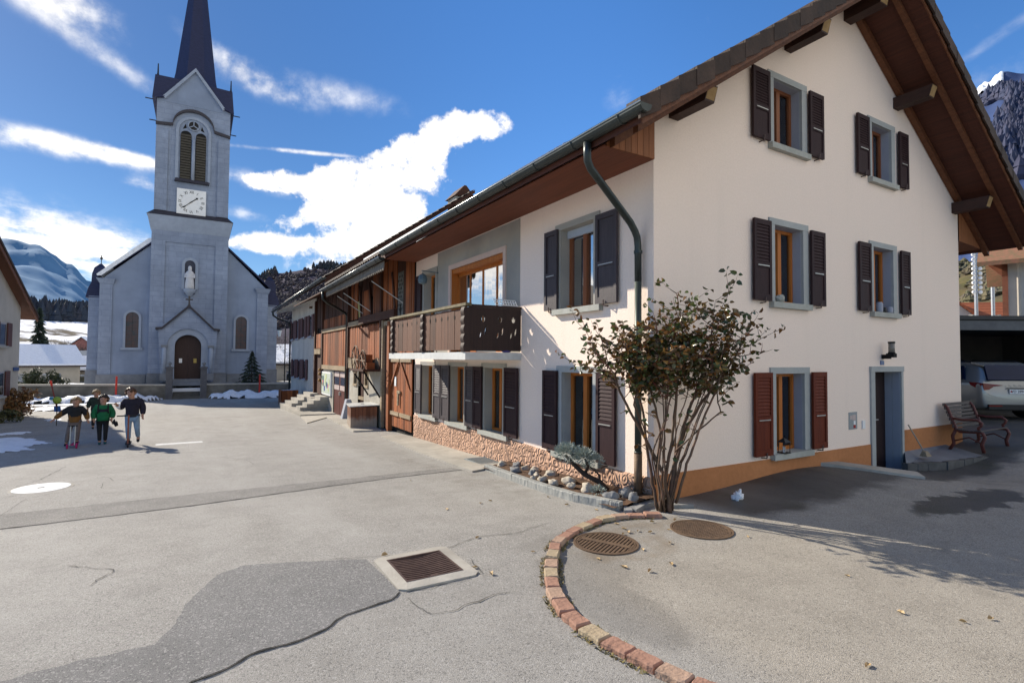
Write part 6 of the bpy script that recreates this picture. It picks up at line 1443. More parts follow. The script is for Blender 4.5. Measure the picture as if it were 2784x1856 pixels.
    for i in range(90):
        a = rnd.uniform(-.45, 3.59) if i > 26 else rnd.uniform(0,6.28); e = rnd.uniform(-.35,1.4) if i > 26 else rnd.uniform(.55,1.5); c = hd+Vector((math.cos(a)*math.cos(e)*.060, math.sin(a)*math.cos(e)*.062+.006, math.sin(e)*.068-.002))*h*hs
        if headgear and c.z > hd.z+.02*h: continue
        mb.blob(c, .022*h*hs, .022*h*hs, .019*h*hs, .35, 7, 5)
    if mb.v: mb.build('hair', hair, t, smooth=True)
    return t
def cloth(n, c): return M(n, c, tuple(x*.75 for x in c), 14, .9, .2, 30)
NAVY = cloth('navy_wool', (.020,.018,.032)); BLK = cloth('black_cloth', (.016,.017,.020)); OCH = cloth('ochre_cloth', (.16,.075,.02)); GRN = cloth('green_fleece', (.012,.135,.055)); JEAN = cloth('pale_denim', (.22,.32,.45)); TAUPE = cloth('taupe_cloth', (.16,.13,.125)); DKGRN = cloth('dark_green_cloth', (.022,.036,.030)); TEAL = cloth('teal_shoe', (.02,.10,.11))
HAIRB = M('brown_hair', (.085,.045,.025), (.06,.03,.018), 20, .5); HAIRD = M('dark_hair', (.03,.02,.015), (.02,.014,.01), 20, .5); HAIRF = M('fair_hair', (.28,.19,.10), (.2,.13,.07), 20, .5)
HELM = M('cream_helmet', (.62,.58,.52), (.5,.46,.4), 5, .35)
REDC = cloth('red_cloth', (.40,.03,.03)); WHS = cloth('white_sleeve', (.75,.74,.76))
pz = lambda x, y: (x, y, G(x, y))
# boy in jeans, one foot pushing
person('tall child in a navy sweater and pale jeans rolling on a scooter, head turned down', pz(-1.42,16.55), .05, 1.45,
 dict(ell=(.150,.01,.655), wrl=(.150,-.045,.535), elr=(-.165,.0,.665), wrr=(-.205,-.09,.715), knl=(.075,-.03,.29), anl=(.09,.10,.125), footl=(0,-.045,-.075), knr=(-.05,-.035,.275), anr=(-.045,.0,.10), jaw=(-.02,-.035,.855), head=(-.035,-.035,.92), crown=(-.03,-.02,.965)),
 [NAVY, WHS], JEAN, BLK, HAIRB, jfn=lambda c: 1 if c.x < -.172 and c.z > .60 else 0, bulk=1.12, hs=1.1)
# child in green
gp_ = person('child in a green jacket with dark rucksack straps and black trousers', pz(-2.11,17.35), .08, 1.24,
 dict(ell=(.165,.01,.65), wrl=(.150,-.05,.535), elr=(-.165,.01,.65), wrr=(-.150,-.05,.535), knl=(.05,-.04,.28), anl=(.045,.01,.045), knr=(-.055,.0,.28), anr=(-.045,-.02,.045)),
 [GRN, NAVY], BLK, TEAL, HAIRD, bulk=1.3, hs=1.25, jfn=lambda c: 1 if (c.y < -.03 and .66 < c.z < .715 and abs(c.x) < .09) else 0)
mb = MB(); h_ = 1.24
for s in (-1,1): mb.tube([(s*.075*h_,.07*h_,.80*h_),(s*.078*h_,-.01*h_,.835*h_),(s*.082*h_,-.085*h_,.78*h_),(s*.085*h_,-.105*h_,.68*h_),(s*.10*h_,-.03*h_,.60*h_)], .014*h_, 6)
mb.build('rucksack_straps', BLK, gp_)
mb = MB(); mb.blob((0,.13*h_,.70*h_), .10*h_,.07*h_,.13*h_, .1, 12, 8); mb.build('rucksack', NAVY, gp_, smooth=True)
gl = thing('gloves', 'pair of dark gloves dangling at the side of the child in green', 'gloves', (-1.87,17.28,G(-1.9,17.3)+.50))
mb = MB()
for dx in (0,.05): mb.blob((-1.87+dx,17.28,G(-1.9,17.3)+.56-dx), .04,.035,.07,.4,9,6)
mb.build('glove', BLK, gl, smooth=True)
# child with a pink scooter
person('small child in a black and ochre jacket riding with arms held out', pz(-2.66,17.2), .0, 1.22,
 dict(ell=(.185,.0,.665), wrl=(.215,-.045,.545), elr=(-.21,.0,.69), wrr=(-.325,-.02,.585), knl=(.055,-.03,.31), anl=(.045,.0,.10), knr=(-.10,.0,.29), anr=(-.135,.03,.06), jaw=(.02,-.035,.85), head=(.015,-.035,.92), crown=(.01,-.02,.96)),
 [BLK, OCH, REDC], TAUPE, NAVY, HAIRF, bulk=1.2, hs=1.2, jfn=lambda c: 2 if c.z < .455 and abs(c.x) < .13 else (1 if c.z < .645 or abs(c.x) > .2 else 0))
# child at the back
person('child in a dark coat walking behind the other three', pz(-2.95,22.6), .1, 1.27,
 dict(ell=(.14,.01,.655), wrl=(.135,-.02,.545), elr=(-.15,.01,.655), wrr=(-.165,.0,.55), knl=(.05,-.03,.28), anl=(.05,.03,.045), knr=(-.05,-.02,.28), anr=(-.05,-.03,.045)),
 DKGRN, BLK, BLK, HAIRF, bulk=1.2, hs=1.2)
by = thing('ball', 'yellow, green and blue toy ball behind the children', 'ball', pz(-4.3,24.5)); x, y, z = by.location
z += .92
mb = MB(); mb.blob((x,y,z), .13,.13,.13,0,14,10); mb.build('ball_shell', M('yellow_green_toy', (.32,.36,.03), (.05,.25,.08), 6, .5), by, smooth=True)
mb = MB(); mb.blob((x-.16,y,z+.06), .07,.07,.06,0,10,7); mb.build('toy_fin', M('blue_toy', (.06,.25,.42)), by, smooth=True)
mb = MB(); mb.tube([(x,y,z-.9),(x,y,z-.1)], .015, 5); mb.build('stick', INK, by)
def scooter(lab, loc, rotz, H_, wheelm, twin):
    t = thing('scooter', lab, 'scooter', loc, rotz, local=True)
    mb = MB(); mb.extr([(-.055,-.30),(.055,-.30),(.06,.2),(.04,.28),(-.04,.28),(-.06,.2)], lambda u, v, w: (u, v, .075+w), 0, .02); mb.build('deck', wheelm if twin else BLK, t)
    mb = MB()
    if twin:
        for s in (-.045,.045): mb.tube([(s,-.33,.09),(s,-.28,H_)], .014, 7)
    else: mb.tube([(0,-.36,.09),(0,-.29,H_)], .018, 8)
    mb.build('column', METG if twin else M('orange_column', (.28,.10,.06), (.2,.07,.05)), t)
    mb = MB(); hw = .09 if twin else .24; mb.tube([(-hw,-.28,H_-.01),(hw,-.28,H_-.01)], .016, 7); mb.build('handlebar', INK, t)
    for y, xs in ((-.37, (-.09,.09) if twin else (0,)), (.33, (0,))):
        for x in xs:
            mb = MB(); mb.lathe([(.03,-.018),(.058,-.014),(.06,0),(.058,.014),(.03,.018)], (x,y,.06), 14, ax='x'); mb.build('wheel', wheelm, t, smooth=True)
    return t
scooter('silver twin-stem scooter with a pink deck under the small child', pz(-2.63,17.1), .0, .56, M('pink_plastic', (.42,.02,.12)), True)
scooter('dark scooter with an orange stem under the child in jeans', pz(-1.48,16.5), .05, .80, M('dark_wheel', (.03,.025,.03)), False)
# ---------------------------------------------------------------- yard on the right
YAW = R_(30.551)
def cam_xy(l, f): return (l*math.cos(YAW)+f*math.sin(YAW), -l*math.sin(YAW)+f*math.cos(YAW))
mb = MB(); A_ = [(9.0,5.09),(9.5,5.09),(10.30,4.20),(9.95,3.95)]
mb.prism([(x,y,-.5) for x,y in A_],[(9.0,5.09,.155),(9.5,5.09,.13),(10.30,4.20,.03),(9.95,3.95,.03)])
solo(mb, 'kerb_ramp', CONC, 'pale concrete strip running from the wall in front of the sunken doorway', 'kerb', (9.6,4.6,0))
pd = thing('stone_pad', 'low rough-edged stone slab right of the front door', 'slab', (12,4.6,-.1))
pts = [(11.93,5.07),(11.35,4.80),(12.2,4.5),(13.5,4.30),(13.7,5.07)]; pzs = [.10,-.06,-.05,-.02,.10]
mb = MB(); top = [(x,y,z) for (x,y),z in zip(pts, pzs)]; mb.prism([(x,y,-.4) for x,y in pts], top); mb.build('slab', M('sky_tinted_slab', (.20,.21,.23), (.14,.15,.17), 3, .7, .2, 20), pd)  # sky's blue on the shaded slab put into its grey colour
mb = MB()
for (a, b, za, zb) in ((pts[1],pts[2],-.06,-.05),(pts[2],pts[3],-.05,-.02)):
    a, b = Vector(a), Vector(b); n = int((b-a).length/.22)
    for k in range(n):
        p0, p1 = a+(b-a)*k/n, a+(b-a)*(k+.95)/n; j = rnd.uniform(0,.02); nn = Vector((0,-1))
        q = [p0+nn*(.01+j), p1+nn*(.01+j), p1-nn*.07, p0-nn*.07]; mb.prism([(v.x,v.y,-.4) for v in q], [(v.x,v.y,za+(zb-za)*k/n+.016+rnd.uniform(-.01,.012)) for v in q])
mb.build('rough_edge', CONCD, pd)
br = thing('broom', 'broom leaning by the right door jamb', 'broom', (12.1,4.7,.05))
mb = MB(); mb.tube([(11.97,5.02,.62),(12.02,4.78,.12)], .013, 6); mb.build('stick', M('broom_stick', (.40,.34,.26), (.3,.25,.2)), br)
mb = MB(); mb.hexa([(11.93,4.83,.045),(12.13,4.83,.045),(12.13,4.70,.045),(11.93,4.70,.045),(11.98,4.80,.14),(12.08,4.80,.14),(12.08,4.75,.14),(11.98,4.75,.14)]); mb.build('bristles', M('bristle', (.30,.24,.17), (.2,.16,.1), 30), br)
# bench: red cast ends, dark slats
bn = thing('bench', 'slatted park bench with red-brown cast-iron ends against the gable wall', 'bench', (14.0,4.6,.04), 0, local=True)
BR = M('red_cast_iron', (.13,.035,.025), (.09,.025,.02), 6, .5); SLT = M('grey_brown_slat', (.085,.065,.06), (.05,.04,.04), 3, .6, .2, 20, (.5,8,8))
for x in (-.62, .62):
    mb = MB()
    def bar(pts, w=.032, tx=.03):
        mb.tube([(x, y, z) for y, z in pts], w, 7)
    bar([(.36,.93),(.30,.86),(.22,.62),(.16,.44),(.10,.40),(-.20,.42),(-.27,.40),(-.30,.33),(-.25,.18),(-.28,.02)]); bar([(.16,.44),(.22,.30),(.20,.15),(.28,.0)]); bar([(.24,.66),(.05,.64),(-.18,.66),(-.26,.60),(-.24,.54),(-.20,.50),(-.22,.42)], .026); bar([(-.25,.2),(-.05,.30),(.2,.2)], .014)
    mb.build('end_frame', BR, bn, smooth=True)
mb = MB()
for k in range(7):
    t = k/6; y = .19+.16*t; z = .50+.43*t; mb.hexa([(-.68,y-.012,z-.029),(.68,y-.012,z-.029),(.68,y+.012,z-.033),(-.68,y+.012,z-.033),(-.68,y-.006,z+.029),(.68,y-.006,z+.029),(.68,y+.018,z+.025),(-.68,y+.018,z+.025)])
mb.build('backrest', SLT, bn)
mb = MB()
for k in range(7):
    y = -.26+.06*k; z = .435-.02*math.sin(k/6*math.pi); mb.box(-.68,.68,y,y+.05,z,z+.025)
mb.build('seat', SLT, bn)
bn.location.z = G(14,4.6)+.0
# things on the window sills
sl = thing('sill_lantern', 'small black glass lantern on the sill of the ground floor gable window', 'lantern', (7.95,5.02,.40))
mb = MB()
for x in (7.90,8.03):
    for y in (4.99,5.10): mb.tube([(x,y,.40),(x,y,.57)], .006, 5)
mb.box(7.885,8.045,4.975,5.115,.40,.412); mb.prism([(7.885,4.975,.57),(8.045,4.975,.57),(8.045,5.115,.57),(7.885,5.115,.57)],[(7.945,5.03,.63),(7.985,5.03,.63),(7.985,5.06,.63),(7.945,5.06,.63)]); mb.tube([(7.935,5.045,.63),(7.965,5.045,.68),(7.995,5.045,.63)], .005, 5); mb.build('frame', INK, sl)
mb = MB(); mb.lathe([(.022,.412),(.022,.50)], (7.965,5.045,0), 10); mb.build('candle', WHITE, sl)
mb = MB(); mb.blob((7.90,5.05,2.83), .09,.07,.065,.12,10,7)
solo(mb, 'stone_block', SILL, 'cream stone block on the sill of the middle left gable window', 'stone', (7.90,5.05,2.77))
for x, r, h, lab in ((10.98,.055,.19,'tall glass jar on the sill of the middle right gable window'),(11.14,.04,.10,'little dark pot between the jar and the cup'),(11.36,.055,.12,'blue-grey cup at the right end of the middle right sill')):
    mb = MB(); mb.lathe([(r*.9,2.77),(r,2.80),(r,2.77+h*.8),(r*.75,2.77+h)], (x,5.04,0), 12); solo(mb, 'jar', STONEB if h != .10 else INK, lab, 'jar', (x,5.04,2.77), smooth=True)
dr_ = thing('drying_rack', 'small white wire rack standing on the end of the balcony rail', 'rack', (4.85,8.45,2.815))
mb = MB()
for k in range(9): mb.tube([(4.62+k*.055,8.40,2.82),(4.64+k*.055,8.50,2.93)], .006, 5)
for y, z in ((8.40,2.825),(8.45,2.88),(8.50,2.93)): mb.tube([(4.60,y,z),(5.08,y,z)], .008, 5)
mb.build('wires', WHITE, dr_)
mb = MB(); mb.box(4.25,4.62,8.40,8.46,1.965,1.985)
solo(mb, 'board', M('white_board', (.7,.68,.6)), 'white lath lying on the balcony slab under the end panel', 'board', (4.4,8.43,1.96))
mb = MB(); mb.blob((4.86,8.44,1.98), .10,.03,.02,.2,10,6)
solo(mb, 'cloth', M('violet_cloth', (.07,.06,.22)), 'violet cloth lying on the balcony slab edge', 'cloth', (4.86,8.44,1.96))
# ---- estate car
PAINT = M('silver_car_paint', (.30,.30,.285), (.29,.29,.275), 2, .25, metal=.35, spec=.5); CGL = M('car_glass', (.010,.02,.055), (.008,.016,.04), 2, .12, spec=.12); RUB = M('black_trim', (.02,.02,.022), (.015,.015,.016), 4, .6)  # car glass: blue sky reflection painted into its base colour
TLR = M('tail_light_red', (.20,.006,.008), (.13,.005,.006), 6, .15)
def car(lab, l, f, paint, zoff, rot, plate=None, letters=None):
    x, y = cam_xy(l, f); t = thing('parked_car', lab, 'car', (x,y,G(x,y)+zoff), rot, local=True)
    # stations along the body, y=0 at the rear; (y, floor, belt, roof, half width at belt, half width at roof)
    ST = [(0.0,.34,.62,.63,.80,.72),(.035,.30,.80,.82,.89,.76),(.08,.28,.99,1.02,.91,.70),(.22,.25,1.01,1.20,.925,.65),(.46,.22,1.0,1.43,.93,.61),(.62,.22,.99,1.475,.93,.62),(1.4,.20,.97,1.50,.93,.63),(2.4,.20,.95,1.49,.93,.62),(2.9,.20,.94,1.40,.92,.62),(3.6,.22,.93,1.02,.91,.72),(4.3,.25,.80,.84,.87,.74),(4.65,.32,.60,.62,.74,.66)]
    mb = MB(); rows = []
    for (yy, fl, be, ro, wb, wr) in ST:
        m_ = (fl+be)/2
        half = [(0,fl),(wb*.86,fl),(wb*.97,fl+.07),(wb,m_),(wb*.995,be-.05),(wb*.965,be),(wr+.05+(wb-wr)*.18,be+(ro-be)*.45),(wr,ro-.05),(wr*.86,ro),(0,ro+.012)]
        rows.append([(u, yy, v) for u, v in half]+[(-u, yy, v) for u, v in reversed(half[1:-1])])
    n = len(rows[0]); k = len(rows)
    mb.add([p for r in rows for p in r], [(i*n+j,i*n+(j+1)%n,(i+1)*n+(j+1)%n,(i+1)*n+j) for i in range(k-1) for j in range(n)]+[tuple(range(n)),tuple(range((k-1)*n,k*n))])
    bd = mb.build('body', paint, t, smooth=True)
    sm = bd.modifiers.new('s', 'SUBSURF'); sm.levels = 1; sm.render_levels = 2
    def pn(pts, name, mat, th=.012):
        m2 = MB(); c = sum((Vector(p) for p in pts), Vector())/len(pts); nrm = (Vector(pts[1])-Vector(pts[0])).cross(Vector(pts[2])-Vector(pts[1])).normalized()
        m2.prism([tuple(Vector(p)-nrm*th) for p in pts], [tuple(Vector(p)+nrm*th) for p in pts]); return m2.build(name, mat, t)
    pn([(-.72,.085,1.045),(.72,.085,1.045),(.57,.385,1.42),(-.57,.385,1.42)], 'rear_window', CGL, .03)
    for s in (-1, 1):
        pn([(s*.875,.62,1.04),(s*.885,1.5,1.02),(s*.685,1.5,1.41),(s*.70,.85,1.40)], 'side_window', CGL, .012)
        pn([(s*.885,1.56,1.02),(s*.885,2.6,1.0),(s*.70,2.45,1.40),(s*.685,1.56,1.41)], 'side_window', CGL, .012)
        pn([(s*.36,.045,.915),(s*.86,.055,.965),(s*.85,.05,.78),(s*.72,.045,.80),(s*.60,.045,.885)], 'tail_light', TLR, .016)
        pn([(s*.87,.07,.965),(s*.925,.42,.985),(s*.925,.36,.90),(s*.88,.08,.78)], 'tail_light', TLR, .016)
        for yy in (.85, 3.75):
            m2 = MB(); m2.lathe([(.20,-.11),(.31,-.10),(.33,-.05),(.33,.05),(.31,.10),(.20,.11)], (s*.80,yy,.33), 24, ax='x'); w_ = m2.build('wheel', RUB, t, smooth=True)
            m2 = MB(); m2.lathe([(.21,-.01),(.21,.012),(.05,.02)], (s*.90,yy,.33), 18, ax='x'); m2.build('rim', METG, w_)
        m2 = MB(); m2.tube([(s*.60,.75,1.50),(s*.62,.95,1.55),(s*.62,2.3,1.56),(s*.61,2.6,1.50)], .02, 6); m2.build('roof_rail', RUB, t)
    m2 = MB(); m2.hexa([(-.60,.36,1.40),(.60,.36,1.40),(.62,.75,1.47),(-.62,.75,1.47),(-.60,.36,1.43),(.60,.36,1.43),(.62,.75,1.51),(-.62,.75,1.51)]); m2.build('spoiler', paint, t)
    m2 = MB(); m2.box(-.78,.78,-.03,.12,.29,.42); m2.build('bumper_trim', RUB, t)
    for s in (-1,1):
        m2 = MB(); m2.box(s*.62-.16,s*.62+.16,-.036,.0,.37,.40); m2.build('reflector', M('reflector_red', (.22,.01,.01), (.15,.01,.01), 6, .2), t)
    if plate:
        m2 = MB(); m2.box(-.25,.25,-.012,.02,.70,.81); pl = m2.build('number_plate', WHITE, t)
        me = text_mesh(plate, .10, .002); m2 = MB(); add_mesh(m2, me, lambda x, y, z: (x*.95, -.0135-z, .755+y*.95)); m2.build('plate_writing', INK, pl, flip=False)
        m2 = MB(); m2.box(-.235,-.195,-.0145,-.012,.735,.775); m2.build('plate_shield', M('shield_red', (.45,.03,.03)), pl)
        m2 = MB(); m2.box(-.30,.30,.0,.03,.83,.85); m2.build('handle_strip', RUB, t)
    if letters:
        for i, c in enumerate(letters):
            me = text_mesh(c, .075, .002); m2 = MB(); add_mesh(m2, me, lambda x, y, z: ((i-2)*.13+x, .012-z-.012, .905+y)); m2.build('tailgate_letter', M('badge_metal' , (.16,.16,.16), (.1,.1,.1), 5, .3, metal=.8) if i == 0 else bpy.data.materials['badge_metal'], t, flip=False)
    return t
car('silver estate car with its red tail lamps turned to the yard', 13.15, 13.75, PAINT, .0, -YAW-R_(4), 'VD 289428', 'SKODA')
car('dark car parked deeper in the carport beyond the silver car', 14.9, 17.6, M('dark_car_paint', (.02,.025,.03), (.018,.02,.025), 2, .2, metal=.3, spec=.6), .12, -YAW)
# carport, its roof edge across the picture
cx, cy = cam_xy(14.2, 15.4); cpz = G(cx, cy)
cp = thing('carport', 'flat-roofed dark carport sheltering the parked cars', 'carport', (cx,cy,cpz), -YAW, local=True)
DKM = M('dark_carport_metal', (.035,.037,.042), (.025,.026,.03), 4, .5); DKW = M('dark_carport_wall', (.085,.075,.065), (.06,.055,.05), 2, .8)
zt = 3.12-cpz
mb = MB(); mb.box(-5,7,-.3,7.5,zt-.16,zt-.03); rf = mb.build('roof', DKM, cp)
mb = MB(); mb.box(-5,7,-.36,-.29,zt-.36,zt-.09); mb.build('fascia', M('grey_fascia', (.10,.11,.12), (.07,.075,.085), 4, .5), rf)
mb = MB(); mb.box(-5,7,-.40,-.28,zt-.06,zt+.05); mb.build('roof_edge', DKM, rf)
mb = MB()
for k in range(16): mb.box(-4.9+k*.75,-4.84+k*.75,-.41,-.27,zt+.05,zt+.07)
mb.build('roof_clip', METG, rf)
mb = MB(); mb.box(-5,7,7.3,7.5,-.5,zt-.16); mb.box(6.8,7,0,7.3,-.5,zt-.16); mb.build('rear_wall', DKW, cp)
for x in (-3.6, 5.9):
    mb = MB(); mb.box(x,x+.16,.0,.16,-.4,zt-.16); mb.build('post', DKM, cp)
# ---------------------------------------------------------------- houses, masts behind the carport
ORG = M('orange_roof_tiles', (.42,.13,.055), (.33,.095,.04), 5, .8, .4, 18, (1,1,3), dirt=.15, extra=lambda nt, tc, col: mixc(nt, mnode(nt, 'GREATER_THAN', mnode(nt, 'SINE', mnode(nt, 'MULTIPLY', sep(nt, tc.outputs['Object'])[2], 26)), .75), col, (.6,.55,.55), 'MULTIPLY'))
PLAS = M('pale_house_plaster', (.58,.54,.47), (.52,.48,.42), 2, .9, dirt=.1); OLDR = M('mossy_old_tiles', (.30,.13,.08), (.16,.12,.06), 6, .85, .4, 25)
def house(name, lab, loc, rot, w, d, hw, hr, wallm, roofm, wins=(), ov=.6, snow=None, group=None, ridge='x', chimney=False):
    t = thing(name, lab, 'house', loc, rot, group, local=True)
    mb = MB()
    if ridge == 'x':
        mb.add([(-w/2,0,-6),(w/2,0,-6),(w/2,d,-6),(-w/2,d,-6),(-w/2,0,hw),(w/2,0,hw),(w/2,d,hw),(-w/2,d,hw),(-w/2,d/2,hr),(w/2,d/2,hr)], [(0,1,5,4),(2,3,7,6),(1,2,6,9,5),(3,0,4,8,7)])
        P = lambda u, v, z: (u, v, z); W_, D_ = w, d
    else:
        mb.add([(-w/2,0,-6),(w/2,0,-6),(w/2,d,-6),(-w/2,d,-6),(-w/2,0,hw),(w/2,0,hw),(w/2,d,hw),(-w/2,d,hw),(0,0,hr),(0,d,hr)], [(0,1,5,8,4),(2,3,7,9,6),(1,2,6,5),(3,0,4,7)])
    mb.build('wall', wallm, t)
    mb = MB(); sl = (hr-hw)/((d if ridge == 'x' else w)/2); e = ov*sl
    def rslab(z0, z1, s0=1):
        out = MB()
        for s in (-1, 1):
            if ridge == 'x':
                yo, zo = (d/2+s*(d/2+ov)), hw-e; q = [(-w/2-ov,yo,zo),(w/2+ov,yo,zo),(w/2+ov,d/2,hr),(-w/2-ov,d/2,hr)]
            else:
                xo, zo = s*(w/2+ov), hw-e; q = [(xo,-ov,zo),(xo,d+ov,zo),(0,d+ov,hr),(0,-ov,hr)]
            out.prism([(a,b,c+z0) for a,b,c in q], [(a,b,c+z1) for a,b,c in q])
        return out
    r = rslab(.02, .22).build('roof', roofm, t)
    if snow: rslab(.225, .225+snow).build('roof_snow', SNOW, r)
    for (u, z, ww, hh) in wins:
        mb = MB(); mb.box(u-ww/2,u+ww/2,-.06,-.005,z,z+hh); f = mb.build('window', STONEB, t)
        mb = MB(); mb.box(u-ww/2+.06,u+ww/2-.06,-.07,-.061,z+.06,z+hh-.06); mb.build('pane', GLASS, f)
    if chimney:
        mb = MB(); mb.box(w*.2,w*.2+.6,d/2-.9,d/2-.3,hw,hr+.8); mb.build('chimney', MASON, r)
    return t
x, y = cam_xy(35.2, 37); house('tiled_house', 'low house with a bright orange tiled roof beyond the carport', (x,y,.2), -YAW-R_(12), 7.5, 7, 3.6, 6.0, PLAS, ORG)
x, y = cam_xy(32.2, 39); house('tiled_house', 'small gabled house end with orange roof showing just past the gable wall', (x,y,1.0), -YAW-R_(35), 3.2, 6, 4.0, 5.6, PLAS, ORG, ridge='y', ov=.35)
x, y = cam_xy(25.1, 23.3); th = house('tiled_house', 'tall pale house with old mossy tiles and an orange bracket at the right edge', (x,y,.3), -YAW-R_(44), 5, 8, 6.6, 9.0, PLAS, OLDR, ov=.9)
mb = MB(); mb.box(-2.55,-2.35,-.15,.0,0,6.5); mb.prism([(-2.55,-.15,5.6),(-2.35,-.15,5.6),(-2.35,0,5.6),(-2.55,0,5.6)], [(-3.2,-.15,6.35),(-2.35,-.15,6.35),(-2.35,0,6.35),(-3.2,0,6.35)]); mb.build('timber_post', M('orange_timber', (.28,.10,.05), (.2,.07,.04)), th)
mb = MB(); mb.tube([(-2.2,-.2,6.5),(-2.0,-.2,6.2),(-2.0,-.2,-1)], .06, 6); mb.build('downpipe', M('beige_pipe', (.50,.44,.36)), th)
x, y = cam_xy(31.6, 36); fm_ = thing('floodlight_mast', 'grey steel mast carrying two columns of round floodlights', 'mast', (x,y,0), -YAW, local=True)
mb = MB(); mb.tube([(0,0,-2),(0,0,9.4)], .10, 8); mb.build('pole', M('galvanised_pole', (.42,.44,.46), (.36,.38,.4), 6, .4, metal=.5), fm_)
for k in range(9):
    for s in (-1,1):
        mb = MB(); mb.lathe([(.03,.12),(.11,.06),(.13,-.02),(.12,-.05)], (s*.22,-.1,6.6+k*.32), 10, ax='y'); mb.build('floodlight', WHITE, fm_, smooth=True)
x, y = cam_xy(33.2, 36.5); mb = MB(); mb.tube([(x,y,-2),(x,y,11.0)], .11, 8); solo(mb, 'steel_pole', bpy.data.materials['galvanised_pole'], 'plain bright steel pole right of the floodlight mast', 'pole', (x,y,0))
# ---------------------------------------------------------------- village below the church, trees
BEIGE = M('beige_house_plaster', (.50,.43,.33), (.44,.38,.29), 2, .9, dirt=.1); ROSE = M('rose_house_plaster', (.30,.13,.11), (.24,.10,.09), 2, .9); GREYR = M('grey_blue_roof', (.16,.20,.24), (.12,.15,.19), 3, .8)
def az(px, d):     # a spot on the valley floor: bearing given by tan(angle from the camera axis), distance along the axis
    return cam_xy(px*d, d)
def vh(tanx, d, zb, lab, *a, rot=0, **k):
    x, y = az(tanx, d); return house('village_house', lab, (x,y,zb), -YAW+R_(rot), *a, **k)
vh(-.888, 70, -2.5, 'wide beige village house with a snow-covered roof behind the churchyard wall', 8.5, 8, 3.1, 5.4, BEIGE, TILE, ((-2.2,.9,1.1,1.0),(1.2,.9,1.9,1.0)), rot=56, snow=.22)
vh(-.812, 77, -2.6, 'small beige annexe with a snowy lean roof beside the wide village house', 4.2, 6, 2.4, 4.0, BEIGE, TILE, ((-.3,.4,1.6,1.3),), rot=56, snow=.2)
vh(-.812, 155, .2, 'rose-red village house with a snowy gable roof', 6.5, 12, 4.0, 6.8, ROSE, TILE, ((-1.6,2,1,1.2),(1.2,2,1,1.2)), rot=26, snow=.22, ridge='y')
vh(-.815, 92, -2.5, 'village house with a bare grey-blue roof between snowy neighbours', 7, 7, 3.6, 5.0, PLAS, GREYR, (), rot=50)
vh(-.415, 66, -1.9, 'low snow-roofed house seen between the church and the end house', 9, 8, 3.0, 5.0, PLAS, TILE, ((0,.8,1.2,1.2),), rot=0, snow=.2)
def btree(lab, loc, h, r, n=500, mat=None, group=None, tw=.05):
    t = thing('bare_tree', lab, 'tree', loc, group=group); x, y, z = loc; mb = MB(); tips = []
    def grow(p, d, L, rr, k):
        q = p+d*L; mb.tube([p, p+d*L*.5+Vector((rnd.gauss(0,.03),rnd.gauss(0,.03),0))*L, q], [rr, rr*.8, rr*.6], 5)
        if k == 0: tips.append(q); return
        for _ in range(3): grow(q, (d+Vector((rnd.gauss(0,.5),rnd.gauss(0,.5),rnd.gauss(.1,.3)))).normalized(), L*rnd.uniform(.6,.85), rr*.6, k-1)
    grow(Vector(loc), Vector((0,0,1)), h*.32, h*.02, 3); mb.build('trunk', BARK, t)
    mb = MB()
    for i in range(n):
        c = rnd.choice(tips); p = c+Vector((rnd.gauss(0,r*.28),rnd.gauss(0,r*.28),rnd.gauss(0,r*.25))); a = Vector((rnd.gauss(0,1),rnd.gauss(0,1),rnd.gauss(.4,.8))).normalized(); b = a.orthogonal()
        k = h*tw*rnd.uniform(.6,1.4); mb.face([p-b*k*.06, p+b*k*.06, p+a*k])
    mb.build('twigs', mat or BARK, t, flip=False); return t
for tx, d, h, lab in ((-.893, 75, 11, 'tall dark spruce rising close to the left house corner'), (-.878, 95, 7.5, 'dark spruce at the edge of the snowfield')):
    x, y = az(tx, d); conifer('spruce_tree', lab, (x,y,-2.5), h, 1.9, n=1500)
for tx, d, h, lab in ((-.855, 125, 8, 'dense leafless tree above the snowy beige house'), (-.835, 128, 7, 'rounded leafless tree in the snowfield'), (-.80, 150, 8, 'leafless tree beside the rose-red house'), (-.785, 140, 7, 'leafless tree high behind the rose-red house'), (-.88, 118, 8, 'leafless tree right of the spruce'), (-.435, 72, 8, 'leafless tree behind the street lantern'), (-.40, 62, 5, 'bushy leafless tree left of the end house')):
    x, y = az(tx, d); btree(lab, (x,y,-2.6), h, h*.38, 1100)
for tx, d, rx, h, lab in ((-.868, 52, 1.3, 2.6, 'olive clipped hedge behind the churchyard wall'), (-.90, 50, 1.2, 2.2, 'dark rounded hedge next to the left house')):
    x, y = az(tx, d); bush('hedge', lab, 'hedge', (x,y,-1.9), rx, rx, h, LEAFHEDGE, 1800, .12, wood=False)
x, y = az(-.40, 46); conifer('spruce_tree', 'dark spruce peeping out left of the end house', (x,y,-1.4), 3.4, 1.1, n=1300)
x, y = az(-.428, 42); lt = thing('street_lantern', 'hanging glass street lantern between the church and the end house', 'lantern', (x,y,-1.0), local=True)
mb = MB(); mb.tube([(0,0,0),(0,0,4.2),(-.0,0,5.1)], .045, 6); mb.tube([(0,0,5.1),(-.45,-.1,5.15)], .03, 6); mb.build('pole', INK, lt)
mb = MB(); mb.lathe([(.09,4.45),(.17,4.95)], (-.45,-.1,0), 6); mb.build('glass', M('milky_lantern_glass', (.55,.62,.66), (.5,.56,.6), 4, .2), lt)
mb = MB(); mb.lathe([(.20,4.95),(.05,5.12),(.02,5.2)], (-.45,-.1,0), 6); mb.build('hood', INK, lt)
